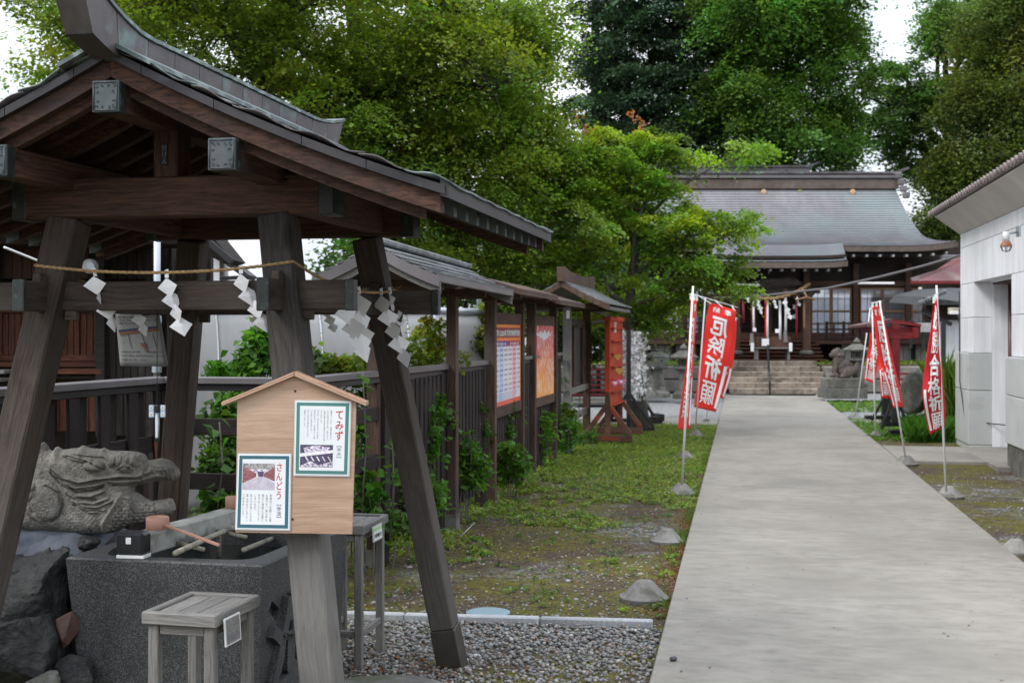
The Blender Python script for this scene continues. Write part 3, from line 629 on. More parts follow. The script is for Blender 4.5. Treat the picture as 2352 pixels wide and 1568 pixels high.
for sg in (-1, 1):
    for k in range(-5, 6):
        v = k * .186
        sweep('rafter', us(0, 1.14 * sg, 8), 0, 0, -.02, .037, W_BROWN, pav, v - .022, v + .022)
        cp = sweep('rafter_cap', us(1.11 * sg, 1.18 * sg, 2), 0, 0, -.016, .040, CAPM, pav, v - .025, v + .025); sweep('cap_edge', us(1.115 * sg, 1.182 * sg, 2), 0, 0, -.018, .040, EMBM, pav, v - .028, v - .0252)
    sweep('roof_boarding', us(0, 1.17 * sg, 8), 0, 0, .038, .05, W_SHRD, pav, -1.0, 1.0)
    for v0, v1 in ((-1.04, -1.002), (1.002, 1.04)):
        sweep('bargeboard', us(0, 1.20 * sg, 12), 0, 0, -.022, .041, W_BROWN, pav, v0, v1)
        vm = -1 if v0 < 0 else 1
        sweep('inner_bargeboard', us(.0, 1.13 * sg, 10), 0, 0, -.062, .02, W_BROWN, pav, vm * .975 - .02, vm * .975 + .02)
        edges = [0, .13, .40, .72, .95, 1.225]
        for a, b in zip(edges, edges[1:]):
            sweep('fascia', us(a * sg, (b - .003) * sg, 5), 0, 0, .043, .074, COPPER_D, pav, min(vm * 1.065, vm * .98), max(vm * 1.065, vm * .98))
    # copper roofing, lapped courses with a wavy loose front edge
    nc = 8
    for c in range(nc):
        u0 = .02 + c * 1.205 / nc; u1 = u0 + 1.205 / nc + .02
        def fn(s, t, u0=u0, u1=u1, c=c):
            u = (u1 + (u0 - u1) * s); v = -1.075 + 2.15 * t; wv = .0025 * (1 - s) * (1 + math.sin(t * 45 + c)) + .004
            edge = max(0, 1 - min(t, 1 - t) / .02)
            wob = edge * (.008 + .008 * math.sin(s * 6.3 + c * 1.7))
            return L3(sg * u, v, zb(u) + .080 + wv + wob)
        grid('roof_sheet', fn, 8, 60, COPPER_G if c in (1, 7) else COPPER, pav, True, (0, 0, -.005))
    sweep('eave_lip', us(1.205 * sg, 1.235 * sg, 1), 0, 0, .035, .092, COPPER_D, pav, -1.06, 1.06)
    sweep('ridge_cover', us(.015 * sg, .17 * sg, 3), 0, 0, .092, .108, COPPER_G, pav, -1.10, 1.10)
# ridge box of bent copper panels, rising at the ends
def zr(v, top): a = max(0, abs(v) - .85); return (2.665 + (.85 if v < 0 else .30) * a * a) if top else (2.545 + .30 * a * a)
def lean(v, top):
    a = max(0, (abs(v) - 1.0) / .3) * (1 if v < 0 else .4); return v + (math.copysign(.075 * a, v) if top else -math.copysign(.05 * a, v))
vv = [-1.3 + .217 * i for i in range(13)]
for a, b in zip(vv, vv[1:]):
    vs = []; n = 4
    for i in range(n + 1):
        v = a + (b - .004 - a) * i / n
        hw0, hw1 = .050, .056 + .01 * max(0, abs(v) - .85)
        vs += [L3(-hw0, lean(v, 0), zr(v, 0)), L3(hw0, lean(v, 0), zr(v, 0)), L3(hw1, lean(v, 1), zr(v, 1)), L3(-hw1, lean(v, 1), zr(v, 1))]
    fs = [[i * 4 + k, i * 4 + 4 + k, i * 4 + 4 + (k + 1) % 4, i * 4 + (k + 1) % 4] for i in range(n) for k in range(4)] + [[0, 1, 2, 3], [n * 4 + k for k in (3, 2, 1, 0)]]
    o = mk('ridge_panel', vs, fs, COPPER, pav); bm = bmesh.new(); bm.from_mesh(o.data); bmesh.ops.recalc_face_normals(bm, faces=bm.faces); bm.to_mesh(o.data); bm.free()
vs = []; n = 48
for i in range(n + 1):
    v = -1.32 + 2.64 * i / n; zt = zr(v, 1) + .002 + .003 * abs(math.sin(i * 1.4))
    vs += [L3(-.066, lean(v, 1), zt), L3(.066, lean(v, 1), zt), L3(.066, lean(v, 1), zt + .014), L3(-.066, lean(v, 1), zt + .014)]
fs = [[i * 4 + k, i * 4 + 4 + k, i * 4 + 4 + (k + 1) % 4, i * 4 + (k + 1) % 4] for i in range(n) for k in range(4)] + [[0, 1, 2, 3], [n * 4 + k for k in (3, 2, 1, 0)]]
mk('ridge_cap', vs, fs, COPPER_G, pav)
# lower rails, passing through the pillars and wedged
RU = .439 + S * .3; RV = .56 + S * .3
for v, t in ((-RV, 0), (RV, .0)):
    b = beam('rail', L3(-.70 if v > 0 else -.92, v, 1.741), L3(.745, v, 1.741), .042, .113, W_PILLAR, pav)
    for u in (-.715, .76) if v > 0 else (.745,): capbox(b, L3(u, v, 1.741), (.036, .05, .119))
for u in (-RU, RU):
    b = beam('rail', L3(u, -RV - .215, 1.7385), L3(u, RV + .16, 1.7385), .038, .116, W_PILLAR, pav)
    capbox(b, L3(u, -RV - .225, 1.7385), (.047, .022, .122))
for su in (-1, 1):
    for sv in (-1, 1):
        for du, dv, sz in ((.0, -.085, (.03, .05, .05)), (.085, 0, (.05, .03, .05)), (-.085, 0, (.05, .03, .05))):
            bx('wedge', L3(su * RU + du, sv * RV + dv, 1.672 if du else 1.805), sz, W_PILLAR, pav, PRZ)
# rope round the pillars
def rz(z, su, sv): return L3(su * (.439 + S * (2.04 - z) + .066), sv * (.56 + S * (2.04 - z) + .066), z)
FLp, FRp, RRp, RLp = rz(1.862, -1, -1), rz(1.865, 1, -1), rz(1.80, 1, 1), rz(1.80, -1, 1)
def sag(a, b, s, n=24): return [a.lerp(b, i / n) - Vector((0, 0, s * 4 * (i / n) * (1 - i / n))) for i in range(n + 1)]
rope = thing('straw_rope', FLp, 'thin twisted straw rope tied round the pavilion pillars', 'rope')
def ropeseg(pts, parent, r=.0065, twist=55):
    pts2 = []
    for a, b in zip(pts, pts[1:]):
        for i in range(6): pts2.append(a.lerp(b, i / 6))
    pts2.append(pts[-1]); vs = []; fs = []
    for ph in (0, 2.09, 4.19):
        q = []; d = 0
        for i, p in enumerate(pts2):
            t = (pts2[min(i + 1, len(pts2) - 1)] - pts2[max(i - 1, 0)]).normalized(); u = t.cross(Vector((0, 0, 1))).normalized(); w = t.cross(u)
            if i: d += (p - pts2[i - 1]).length
            a = d / r * .55 + ph; q.append(p + (u * math.cos(a) + w * math.sin(a)) * r * .5)
        tubev(q, r * .55, 5, vs, fs)
    return mk('strand', vs, fs, ROPE, parent, True)
front = sag(FLp, FRp, .035); side = sag(FRp, RRp, .05); back = sag(RRp, RLp, .04); left = sag(RLp, FLp, .04)
for q in (front, side, back, left): ropeseg(q, rope)
for base in (side[15], RRp):
    vs, fs = [], []
    for k in range(6): tubev([base, base + Vector((random.uniform(-.02, .03), random.uniform(-.02, .02), random.uniform(-.004, .03)))], .0012, 4, vs, fs)
    mk('frayed_end', vs, fs, ROPE, rope)
# shide: folded paper streamers
SHG = 'zigzag paper streamers hanging from the straw rope'
def shide(p, label, w=.062, ang=0.0, tilt=0.0, n=4, swing=.0, seed=0):
    r = random.Random(seed); t = thing('paper_streamer', p, label, 'paper streamer', SHG); h = w * .78
    ax = Vector((math.cos(ang), math.sin(ang), 0)); nm = Vector((-math.sin(ang), math.cos(ang), 0)); c = p + Vector((0, 0, -.012))
    mk('tab', [c - ax * .006 + Vector((0, 0, .03)), c + ax * .008 + Vector((0, 0, .034)), c + ax * .012 - nm * .006, c - ax * .004 - nm * .006, c - ax * .004 - nm * .003, c + ax * .01 - nm * .003], [(0, 1, 2, 3), (3, 2, 5, 4)], PAPER, t)
    x = 0; z = .0; sgn = 1
    for i in range(n):
        yaw = (.55 if i % 2 else -.45) + r.uniform(-.25, .25) + swing * i * .25
        a2 = ax * math.cos(yaw) + nm * math.sin(yaw)
        top = c + ax * x + Vector((0, 0, z)) + nm * (.004 * (i % 2)); 
        right = top + a2 * (w * .55) + Vector((0, 0, -h * .42)); bot = top + ax * w * .22 + Vector((0, 0, -h * 1.12)); lft = top - a2 * (w * .45) + Vector((0, 0, -h * .58))
        mid = (top + bot) / 2 + nm * -.004 
        off = nm * .0009
        q = [top, right, bot, lft, mid]; q2 = [a + off for a in q]
        mk('fold', q + q2, [(0, 4, 1), (1, 4, 2), (2, 4, 3), (3, 4, 0), (5, 6, 9), (6, 7, 9), (7, 8, 9), (8, 5, 9)], PAPER, t)
        x += w * (.20 + tilt); z -= h * .74
    return t
def atx(pts, x):
    for a, b in zip(pts, pts[1:]):
        xa = a.x / a.y * F + CX; xb = b.x / b.y * F + CX
        if (xa - x) * (xb - x) <= 0: return a.lerp(b, (x - xa) / (xb - xa + 1e-9)) - Vector((0, 0, .008))
    return pts[len(pts) // 2]
shide(atx(front, 215), 'leftmost front paper streamer, seen nearly edge on, near the left pillar', .084, .9, .12, 4, .1, 1)
shide(atx(front, 382), 'middle front paper streamer in the centre of the sagging rope', .086, -.1, .0, 4, 0, 2)
shide(atx(front, 552), 'right hand front paper streamer beside the signboard pillar', .086, -.05, .12, 4, 0, 3)
shide(side[9], 'paper streamer on the right side rope, curled below the rail end', .105, .35, .10, 4, -.1, 4)
shide(side[14], 'paper streamer spread flat behind the capped rail end', .115, .1, -.16, 4, .2, 5)
shide(side[20], 'pale paper streamer in front of the rear right pillar', .105, -.3, .06, 5, .2, 6)
shide(RRp.lerp(side[22], .8), 'narrow paper streamer tied at the rear right pillar', .06, .2, .06, 4, -.3, 7)
shide(left[10], 'shaded paper streamer hanging on the left side rope', .075, .3, .05, 4, .4, 8)
shide(back[16], 'shaded paper streamer on the rear rope in front of the laminated notice', .06, 1.2, .02, 4, .1, 9)
shide(back[8], 'small grey streamer on the rear rope near the middle', .06, .2, .06, 4, .1, 10)
# ------------------------------------------------------------------ signboard on the front right pillar
d0 = 4.5
sg = thing('signboard', P(675, 1225, d0), 'house shaped plywood signboard with two laminated sheets on the front pillar', 'signboard')
def SB(x, y, dd=0): return P(x, y, d0) + Vector((0, -dd, 0))
prism('board', [SB(541, 1222), SB(808, 1226), SB(818, 918), SB(678, 856), SB(545, 918)], (0, .02, 0), W_PLY, sg)
W_PLY2 = woodm('plywood_edge', (.36, .20, .13), (.55, .36, .25), knots=False, sc=2.2, big=.1)
for a, b in ((SB(512, 922), SB(680, 852)), (SB(676, 852), SB(843, 922))):
    for k, off in enumerate((0, .0075)):
        beam('roof_strip', a + Vector((0, .015, -off - .004)), b + Vector((0, .015, -off - .004)), .075, .0072, W_PLY2 if k == 0 else W_PLY, sg, bev=.0015)
for x, y in ((678, 898), (672, 1192)): lathe('screw', SB(x, y, .0), [(.0045, 0), (.003, .002)], DARKM, sg, 8, axis=(0, -1, 0))
def sheet(name, c0, c1, c2, c3, border, label, lead):
    """corners tl,tr,br,bl in photo points"""
    tl, tr, br, bl = [SB(*c, .004) for c in (c0, c1, c2, c3)]
    def fn(s, t, o=0): return tl.lerp(tr, s).lerp(bl.lerp(br, s), t) + Vector((0, -o, 0))
    sh = thing(name, bl, label, 'laminated sheet')
    def rect(nm, a, b, c, d, o, mat, th=.0006): return prism(nm, [fn(a, b, o), fn(c, b, o), fn(c, d, o), fn(a, d, o)], (0, .0015, 0), mat, sh)
    rect('laminate', 0, 0, 1, 1, .0, LAMIN); rect('white_edge', .02, .014, .98, .986, .0008, PAPW); rect('border_print', .04, .03, .96, .97, .0013, border); rect('page', .10, .075, .90, .925, .0018, PAPW)
    return sh, fn
s1, f1 = sheet('laminated_sheet', (677, 918), (808, 920), (803, 1094), (674, 1092), TEAL, 'upper right laminated sheet about rinsing hands, green border', None)
s2, f2 = sheet('laminated_sheet', (546, 1040), (670, 1041), (667, 1218), (540, 1216), TEALB, 'lower left laminated sheet about the approach path, blue green border', None)
def col(fn, s0, w, t0, t1, body, mat, par, bold=.0, o=.0022, nm='lettering'):
    n = len(body); return vtext(nm, body, lambda s, t: fn(s0 + s * w, t0 + (t1 - t0) * t, o), mat, par, bold=bold)
col(f1, .72, .155, .115, .53, 'てみず', INKR, s1, .012); col(f1, .755, .095, .56, .79, '︻手水︼', INKG, s1)
col(f2, .72, .125, .115, .60, 'さんどう', INKR, s2, .012); col(f2, .745, .09, .62, .87, '︻参道︼', INKG, s2)
for i, b in enumerate(('鳥居をくぐると　参道の脇など', 'に手水舎があります。私たちは', '心身の穢れを忌み清浄なものと考', 'えてきました。', '手水は、手や口をすすいで身を', '清めるほかに、心を清らしく保', 'つためでもあるのです。', '正しい作法で身を正してから', 'お参りしましょう。')):
    col(f1, .635 - i * .058, .03, .125, .125 + .0275 * len(b), b, INKG, s1)
for i, b in enumerate(('参道はご社殿へと進', 'む道です。真ん中を', '進むと神様と正面に', '対することになって', 'しまいます。', '私たちが歩くときは', '真ん中を少しずらし', 'て歩きましょう。')):
    col(f2, .615 - i * .071, .042, .525, .525 + .04 * len(b), b, INKG, s2)
# the two small printed pictures, as flat print
def poly(fn, par, pts, mat, o, nm='printed_picture'): return mk(nm, [fn(a, b, o) for a, b in pts], [list(range(len(pts)))], mat, par)
PV = M('print_violet', [(.10, .07, .14), (.42, .36, .46), (.75, .72, .78)], scale=120, rough=.5, bump=0, ramp=(.35, .6)); PVL = M('print_pale', [(.55, .52, .58), (.8, .78, .8)], scale=90, rough=.5, bump=0)
PVD = M('print_dark_violet', [(.03, .025, .06), (.14, .11, .2)], scale=150, rough=.5, bump=0); PRD = M('print_maroon', [(.12, .04, .07), (.4, .16, .16)], scale=160, rough=.5, bump=0); PGR = M('print_treetops', [(.10, .09, .08), (.6, .58, .6)], scale=130, rough=.5, bump=0)
poly(f1, s1, [(.115, .585), (.695, .585), (.695, .88), (.115, .88)], PVD, .0021)
poly(f1, s1, [(.115, .70), (.695, .65), (.695, .69), (.115, .745)], PVL, .0024); poly(f1, s1, [(.17, .63), (.4, .59), (.65, .62), (.6, .66), (.2, .69)], PV, .0024)
for k in range(5): a = .2 + k * .1; poly(f1, s1, [(a, .74), (a + .018, .735), (a + .075, .80), (a + .05, .80)], PVL, .0026)
poly(f1, s1, [(.13, .86), (.3, .80), (.45, .85), (.69, .80), (.69, .875), (.13, .875)], PV, .0025)
poly(f2, s2, [(.11, .13), (.70, .13), (.70, .47), (.11, .47)], PVL, .0021); poly(f2, s2, [(.11, .13), (.70, .13), (.70, .22), (.11, .20)], PGR, .0024)
poly(f2, s2, [(.27, .205), (.56, .205), (.54, .235), (.29, .235)], PV, .0028); poly(f2, s2, [(.38, .235), (.50, .235), (.49, .30), (.40, .30)], PVD, .0027)
poly(f2, s2, [(.11, .16), (.36, .26), (.36, .305), (.11, .39)], PRD, .0026); poly(f2, s2, [(.70, .18), (.50, .26), (.50, .30), (.70, .36)], PRD, .0026); poly(f2, s2, [(.11, .40), (.40, .305), (.49, .305), (.70, .38), (.70, .47), (.11, .47)], M('print_path', [(.5, .45, .55), (.7, .66, .74)], scale=60, rough=.5, bump=0), .0025)
# ------------------------------------------------------------------ granite basin
GRAN = bpy.data.materials.new('speckled_granite'); GRAN.use_nodes = True
def _gran():
    t = GRAN.node_tree; n = t.nodes; l = t.links; bs = n['Principled BSDF']; tc = n.new('ShaderNodeTexCoord')
    cols = []
    vo = n.new('ShaderNodeTexVoronoi'); vo.inputs['Scale'].default_value = 400; l.new(tc.outputs['Object'], vo.inputs[0]); sp = n.new('ShaderNodeSeparateColor'); l.new(vo.outputs['Color'], sp.inputs[0])
    cr = n.new('ShaderNodeValToRGB'); e = cr.color_ramp.elements; cr.color_ramp.interpolation = 'LINEAR'
    for _ in range(2): e.new(.5)
    for i, (p, c) in enumerate(((0, .006), (.45, .020), (.78, .055), (1, .15))): e[i].position = p; e[i].color = (c, c * 1.03, c * 1.08, 1)
    l.new(sp.outputs[0], cr.inputs[0])
    no = n.new('ShaderNodeTexNoise'); no.inputs['Scale'].default_value = 5; no.inputs['Detail'].default_value = 6; l.new(tc.outputs['Object'], no.inputs[0])
    mr = n.new('ShaderNodeMapRange'); mr.inputs[1].default_value = .3; mr.inputs[2].default_value = .7; mr.inputs[3].default_value = .75; mr.inputs[4].default_value = 1.25; l.new(no.outputs[0], mr.inputs[0])
    ge = n.new('ShaderNodeNewGeometry'); 
    vm = n.new('ShaderNodeVectorMath'); vm.operation = 'SCALE'; l.new(cr.outputs[0], vm.inputs[0]); l.new(mr.outputs[0], vm.inputs['Scale']); l.new(vm.outputs[0], bs.inputs['Base Color'])
    bs.inputs['Roughness'].default_value = .55
    b = n.new('ShaderNodeBump'); b.inputs['Strength'].default_value = .3; b.inputs['Distance'].default_value = .002; l.new(sp.outputs[1], b.inputs['Height']); l.new(b.outputs[0], bs.inputs['Normal'])
_gran()
BT = math.radians(12); BA = Vector((math.cos(BT), -math.sin(BT), 0)); BB = Vector((math.sin(BT), math.cos(BT), 0)); B0 = Vector((-.978, 4.94, 0)); BW, BL, BH = .85, 1.0, .69
def Bp(u, v, z): return B0 - BA * u + BB * v + Vector((0, 0, z))     # u to the left, v to the back
def tmp(vs, fs):
    me = bpy.data.meshes.new('t'); me.from_pydata([Vector(v) for v in vs], [], fs); bm = bmesh.new(); bm.from_mesh(me)
    bmesh.ops.remove_doubles(bm, verts=bm.verts, dist=1e-5); bmesh.ops.recalc_face_normals(bm, faces=bm.faces); bm.to_mesh(me); bm.free()
    o = bpy.data.objects.new('t', me); COL.objects.link(o); return o
def frust(n, rfn, levels):
    vs = []; 
    for z in levels:
        for k in range(n): vs.append(rfn(k, z))
    m = len(levels); fs = [[i * n + k, i * n + (k + 1) % n, (i + 1) * n + (k + 1) % n, (i + 1) * n + k] for i in range(m - 1) for k in range(n)]
    return vs, fs + [list(range(n))[::-1], [(m - 1) * n + k for k in range(n)]]
def outer(k, z):
    tp = .075 * (1 - z / BH); ch = .008 if z > BH - .005 else 0
    q = [(tp * .35 + ch, tp * .3 + ch), (BW - tp - ch, tp * .3 + ch), (BW - tp - ch, BL - tp - ch), (tp * .35 + ch, BL - tp - ch)][k]; return Bp(*q, z)
bo = tmp(*frust(4, outer, [GZ - .02, BH - .008, BH]))
def cav(k, z):
    a = 2 * math.pi * k / 40; e = .35; sx = math.copysign(abs(math.cos(a)) ** e, math.cos(a)); sy = math.copysign(abs(math.sin(a)) ** e, math.sin(a)); sh = .86 + .14 * (z - .3) / .4
    wob = 1 + .02 * math.sin(a * 5 + 1)
    return Bp(BW / 2 + sx * (BW / 2 - .075) * sh * wob, BL / 2 + sy * (BL / 2 - .07) * sh * wob, z)
ct = tmp(*frust(40, cav, [.3, .55, .8]))
# carved characters on the right hand face
vs, fs = [], []
for i, ch in enumerate('洗'):
    v, f = textmesh1(ch, .035); n = len(v)
    for dep in (-.03, .03):
        for p in v:
            s = p.x; z = .53 - (.88 - p.y) * .36; tp = .075 * (1 - z / BH)
            vs.append(Bp(tp * .35 + dep, .07 + s * .36, z))
    base = 0
    fs += [list(q) for q in f]; fs += [[k + n for k in q][::-1] for q in f]
    from collections import Counter
    ec = Counter(); orient = {}
    for q in f:
        for a, b in zip(q, q[1:] + q[:1]): ec[frozenset((a, b))] += 1; orient[frozenset((a, b))] = (a, b)
    for e_, c_ in ec.items():
        if c_ == 1: a, b = orient[e_]; fs.append([b, a, a + n, b + n])
tx = tmp(vs, fs)
for tool in (ct, tx):
    md = bo.modifiers.new('b', 'BOOLEAN'); md.operation = 'DIFFERENCE'; md.object = tool; md.solver = 'EXACT'
dg = bpy.context.evaluated_depsgraph_get(); me = bpy.data.meshes.new_from_object(bo.evaluated_get(dg))
print('basin', len(me.vertices), len(me.polygons))
if len(me.polygons) < 60 or max(v.co.z for v in me.vertices) < BH - .02:   # the carving did not cut cleanly: keep the plain basin
    bo.modifiers.remove(bo.modifiers[-1]); dg = bpy.context.evaluated_depsgraph_get(); me = bpy.data.meshes.new_from_object(bo.evaluated_get(dg)); print('basin plain', len(me.polygons))
for q in (bo, ct, tx): bpy.data.objects.remove(q)
me.materials.clear(); me.materials.append(GRAN)
me.transform(Matrix.Translation(-Bp(BW / 2, BL / 2, GZ)))
basin = mkmesh('stone_basin', me, GRAN, Matrix.Translation(Bp(BW / 2, BL / 2, GZ))); tag(basin, 'dark speckled granite water basin with carved characters on its side', 'water basin')
WATER = bpy.data.materials.new('water'); WATER.use_nodes = True; bs = WATER.node_tree.nodes['Principled BSDF']; bs.inputs['Base Color'].default_value = (.012, .016, .014, 1); bs.inputs['Roughness'].default_value = .05; bs.inputs['Specular IOR Level'].default_value = .5
_n = WATER.node_tree.nodes; _b = _n.new('ShaderNodeBump'); _b.inputs['Strength'].default_value = .35; _b.inputs['Distance'].default_value = .01; _z = _n.new('ShaderNodeTexNoise'); _z.inputs['Scale'].default_value = 14; _t = _n.new('ShaderNodeTexCoord')
WATER.node_tree.links.new(_t.outputs['Object'], _z.inputs[0]); WATER.node_tree.links.new(_z.outputs[0], _b.inputs['Height']); WATER.node_tree.links.new(_b.outputs[0], bs.inputs['Normal'])
water = mk('basin_water', [cav(k, .60) for k in range(40)], [list(range(40))], WATER); tag(water, 'dark still water filling the granite basin', 'water', kind='structure')
# ladle rest beam along the left rim, with black wrapped end
rest0, rest1 = Bp(.575, .035, BH + .048), Bp(.50, 1.12, BH + .048)
rest = thing('ladle_rest', rest0, 'whitened square ladle rest beam with a black wrapped end lying across the basin', 'ladle rest')
beam('rail', rest0 + (rest1 - rest0) * .04, rest1, .10, .082, BEAMW, rest, bev=.004)
rd = (rest1 - rest0).normalized(); wr = rest0 + rd * .012
bx('wrap', wr + Vector((0, 0, .012)), (.118, .08, .094), BLACKP, rest, -BT + .07, .012); bx('foot', wr + Vector((0, 0, -.040)), (.118, .070, .014), WHITEP, rest, -BT + .07, .002)
bx('sticker', wr - rd * .0415 + Vector((.002, 0, .026)), (.022, .003, .026), PAPER, rest, -BT + .07, .001)
for v, l in ((.17, .15), (.50, .17)):
    p = Bp(.515 - v * .07, v + .12, BH + .022); q = p + BA * l + Vector((0, 0, -.01)) - BB * .07; t = tube('peg', [p, q], .0095, BAMBOO, rest, 10)
p = Bp(.47, .62, BH + .0); tube('peg', [p, p + Vector((0, 0, -.14))], .010, BAMBOO, rest, 10)
# bamboo pole lying in the basin
a, b = P(402, 1270, 5.02), P(545, 1207, 5.75); bp = tube('bamboo_pole', [a, a.lerp(b, .5) + Vector((0, 0, .003)), b], [.0115, .011, .0105], BAMBOO, n=12); tag(bp, 'old grey bamboo pole slanting across the basin opening', 'bamboo pole')
a, b = P(560, 1262, 5.35), P(625, 1236, 5.9); bp = tube('bamboo_pole', [a, b], .011, BAMBOO, n=10); tag(bp, 'second grey bamboo pole, mostly under water at the back of the basin', 'bamboo pole')
def ladle(p, ang, hl, drop, label):
    t = thing('ladle', p, label, 'ladle', 'ladles on the basin')
    prof = [(.040, 0), (.0475, .003), (.0475, .052), (.0445, .056), (.040, .050), (.0385, .046)]
    lathe('cup', p, prof, LADLE, t, 32, True)
    a = p + Vector((math.cos(ang) * .045, math.sin(ang) * .045, .026)); b = a + Vector((math.cos(ang) * hl, math.sin(ang) * hl, drop))
    beam('handle', a, b, .0115, .0115, LADLE, t, bev=.002)
c1 = rest0 + rd * .19 + Vector((.0, 0, .037)); ladle(c1, -.62, .335, -.053, 'near ladle with a long handle reaching down to the basin rim')
c2 = rest0 + rd * .86 + Vector((.0, 0, .037)); ladle(c2, -.4, .30, -.02, 'far ladle partly hidden behind the signboard')
vs, fs = [], []
ch = [Bp(.42, .72, BH + .088) + Vector((math.sin(i * .5) * .004, 0, -.002 * i if i < 14 else -.03 - .012 * (i - 14))) + BA * (.006 * min(i, 14)) for i in range(24)]
for q in ch:
    for k in range(1): tubev([q, q + Vector((.003, 0, -.003))], .0028, 5, vs, fs)
tag(mk('bead_chain', vs, fs, DARKM), 'thin dark bead chain draped over the ladle rest', 'bead chain')
# ------------------------------------------------------------------ rockery left of the basin
def rockmesh(c, r, seed, det=4, amp=.22, fr=1.6, rot=None, sharp=True):
    bm = bmesh.new(); bmesh.ops.create_icosphere(bm, subdivisions=det, radius=1); o = Vector((seed * 3.1, seed * 1.7, seed * .9))
    rr_g = random.Random(seed); planes = [(Vector((rr_g.gauss(0, 1), rr_g.gauss(0, 1), rr_g.gauss(0, 1))).normalized(), rr_g.uniform(.52, .86)) for _ in range(18)]
    for v in bm.verts:
        n0 = v.co.normalized(); k = noise.noise(n0 * fr + o) * amp + noise.noise(n0 * fr * 2.7 + o) * amp * .45 + noise.noise(n0 * fr * 7 + o) * amp * .14
        cl = noise.cell_vector(n0 * 1.4 + o); d = n0.dot((cl - Vector((.5, .5, .5))).normalized()); k -= max(0, d - .55) * .35 if sharp else 0
        v.co = n0 * (1 + k)
        if sharp:
            for pn_, po_ in planes:
                ex = v.co.dot(pn_) - po_
                if ex > 0: v.co -= pn_ * ex * .93
        v.co *= 1 + .035 * noise.noise(n0 * 6 + o) + .02 * noise.noise(n0 * 15 + o)
        v.co.x *= r[0]; v.co.y *= r[1]; v.co.z *= r[2]
        if rot: v.co.rotate(rot)
    me = bpy.data.meshes.new('rock'); bm.to_mesh(me); bm.free(); me.transform(Matrix.Translation(Vector((0, 0, 0)))); return me
from mathutils import Euler
rk = thing('rockery', P(90, 1568, 5.3) * 1.0, 'dark rock and mortar base carrying the stone dragon beside the basin', 'rockery')
def rock(c, r, seed, mat, rot=(0, 0, 0), nm='rock', det=5, par=rk, **k): return mkmesh(nm, rockmesh(c, r, seed, det, rot=Euler(rot), **k), mat, Matrix.Translation(Vector(c)), par, True)
rock(P(40, 1430, 5.2), (.30, .2, .42), 6, ROCK, (0, .25, 0)); rock(P(20, 1390, 5.25), (.27, .2, .27), 3, ROCK, (0, .3, 0)); rock(P(130, 1385, 5.35), (.17, .18, .25), 5, ROCK, (0, .35, 0)); rock(P(70, 1500, 5.15), (.24, .2, .26), 8, ROCK, (0, -.5, 0))
rock(P(150, 1300, 5.4), (.10, .12, .07), 11, ROCK); rock(P(155, 1440, 5.12), (.062, .08, .105), 14, ROCKR, (0, .2, 0)); rock(P(170, 1545, 5.05), (.10, .1, .085), 17, ROCKR if False else ROCK, (0, .2, .3))
rock(P(100, 1568, 5.0), (.08, .08, .06), 21, STONE); rock(P(112, 1310, 5.35), (.035, .06, .09), 23, ROCKR); rock(P(-90, 1420, 5.3), (.25, .2, .5), 29, ROCK); rock(P(60, 1290, 5.42), (.2, .12, .035), 31, ROCK)
rock(P(100, 1600, 5.35), (.35, .25, .22), 33, MORTAR, det=4); rock(P(150, 1450, 5.5), (.28, .22, .42), 37, MORTAR, det=4, sharp=False, amp=.08)
rock(P(110, 1258, 5.78), (.42, .27, .17), 41, MORTAR, sharp=False, amp=.12, nm='mortar_bed'); rock(P(205, 1248, 5.45), (.06, .09, .042), 43, ROCK, det=4); rock(P(290, 1238, 5.75), (.15, .18, .045), 44, ROCK, det=4)
# ------------------------------------------------------------------ stone dragon head
OUT = [(150, 838), (175, 780), (200, 620), (240, 480), (250, 330), (285, 215), (305, 160), (335, 152), (362, 118), (388, 100), (410, 122), (435, 165), (470, 182), (492, 150), (515, 142), (560, 172), (640, 158), (700, 152), (728, 132), (755, 136), (800, 155), (900, 162), (925, 152), (975, 178), (1100, 180), (1200, 186), (1255, 205), (1285, 235), (1292, 256), (1330, 264), (1380, 250), (1430, 243), (1500, 262), (1550, 305), (1590, 360), (1597, 385), (1585, 415), (1545, 442), (1500, 445), (1478, 430), (1460, 452), (1420, 442), (1380, 452), (1275, 476), (1215, 482), (1190, 500), (1188, 535), (1240, 560), (1290, 598), (1345, 622), (1420, 612), (1500, 596), (1528, 604), (1548, 650), (1556, 700), (1520, 738), (1440, 762), (1380, 768), (1280, 812), (1150, 840), (1060, 880), (1010, 900), (960, 908), (860, 915), (700, 915), (500, 895), (350, 888), (230, 878)]
step = 5.0; X0, X1, Y0, Y1 = 140, 1610, 90, 930
gx = np.arange(X0, X1, step); gy = np.arange(Y0, Y1, step); XX, YY = np.meshgrid(gx, gy)
poly_ = np.array(OUT, float); A_, B_ = poly_, np.roll(poly_, -1, 0)
def segd(px, py, pts, closed=True):
    a = np.array(pts, float); b = np.roll(a, -1, 0) if closed else a[1:]; a = a if closed else a[:-1]
    best = np.full(px.shape, 1e9); nxp = np.zeros(px.shape); nyp = np.zeros(px.shape)
    for (ax, ay), (bx_, by) in zip(a, b):
        dx, dy = bx_ - ax, by - ay; t = np.clip(((px - ax) * dx + (py - ay) * dy) / (dx * dx + dy * dy + 1e-9), 0, 1); qx, qy = ax + t * dx, ay + t * dy
        d = np.hypot(px - qx, py - qy); m = d < best; best[m] = d[m]; nxp[m] = qx[m]; nyp[m] = qy[m]
    return best, nxp, nyp
def inside(px, py):
    c = np.zeros(px.shape, bool)
    for (ax, ay), (bx_, by) in zip(A_, B_):
        m = ((ay > py) != (by > py)); xi = (bx_ - ax) * (py - ay) / (by - ay + 1e-12) + ax; c ^= m & (px < xi)
    return c
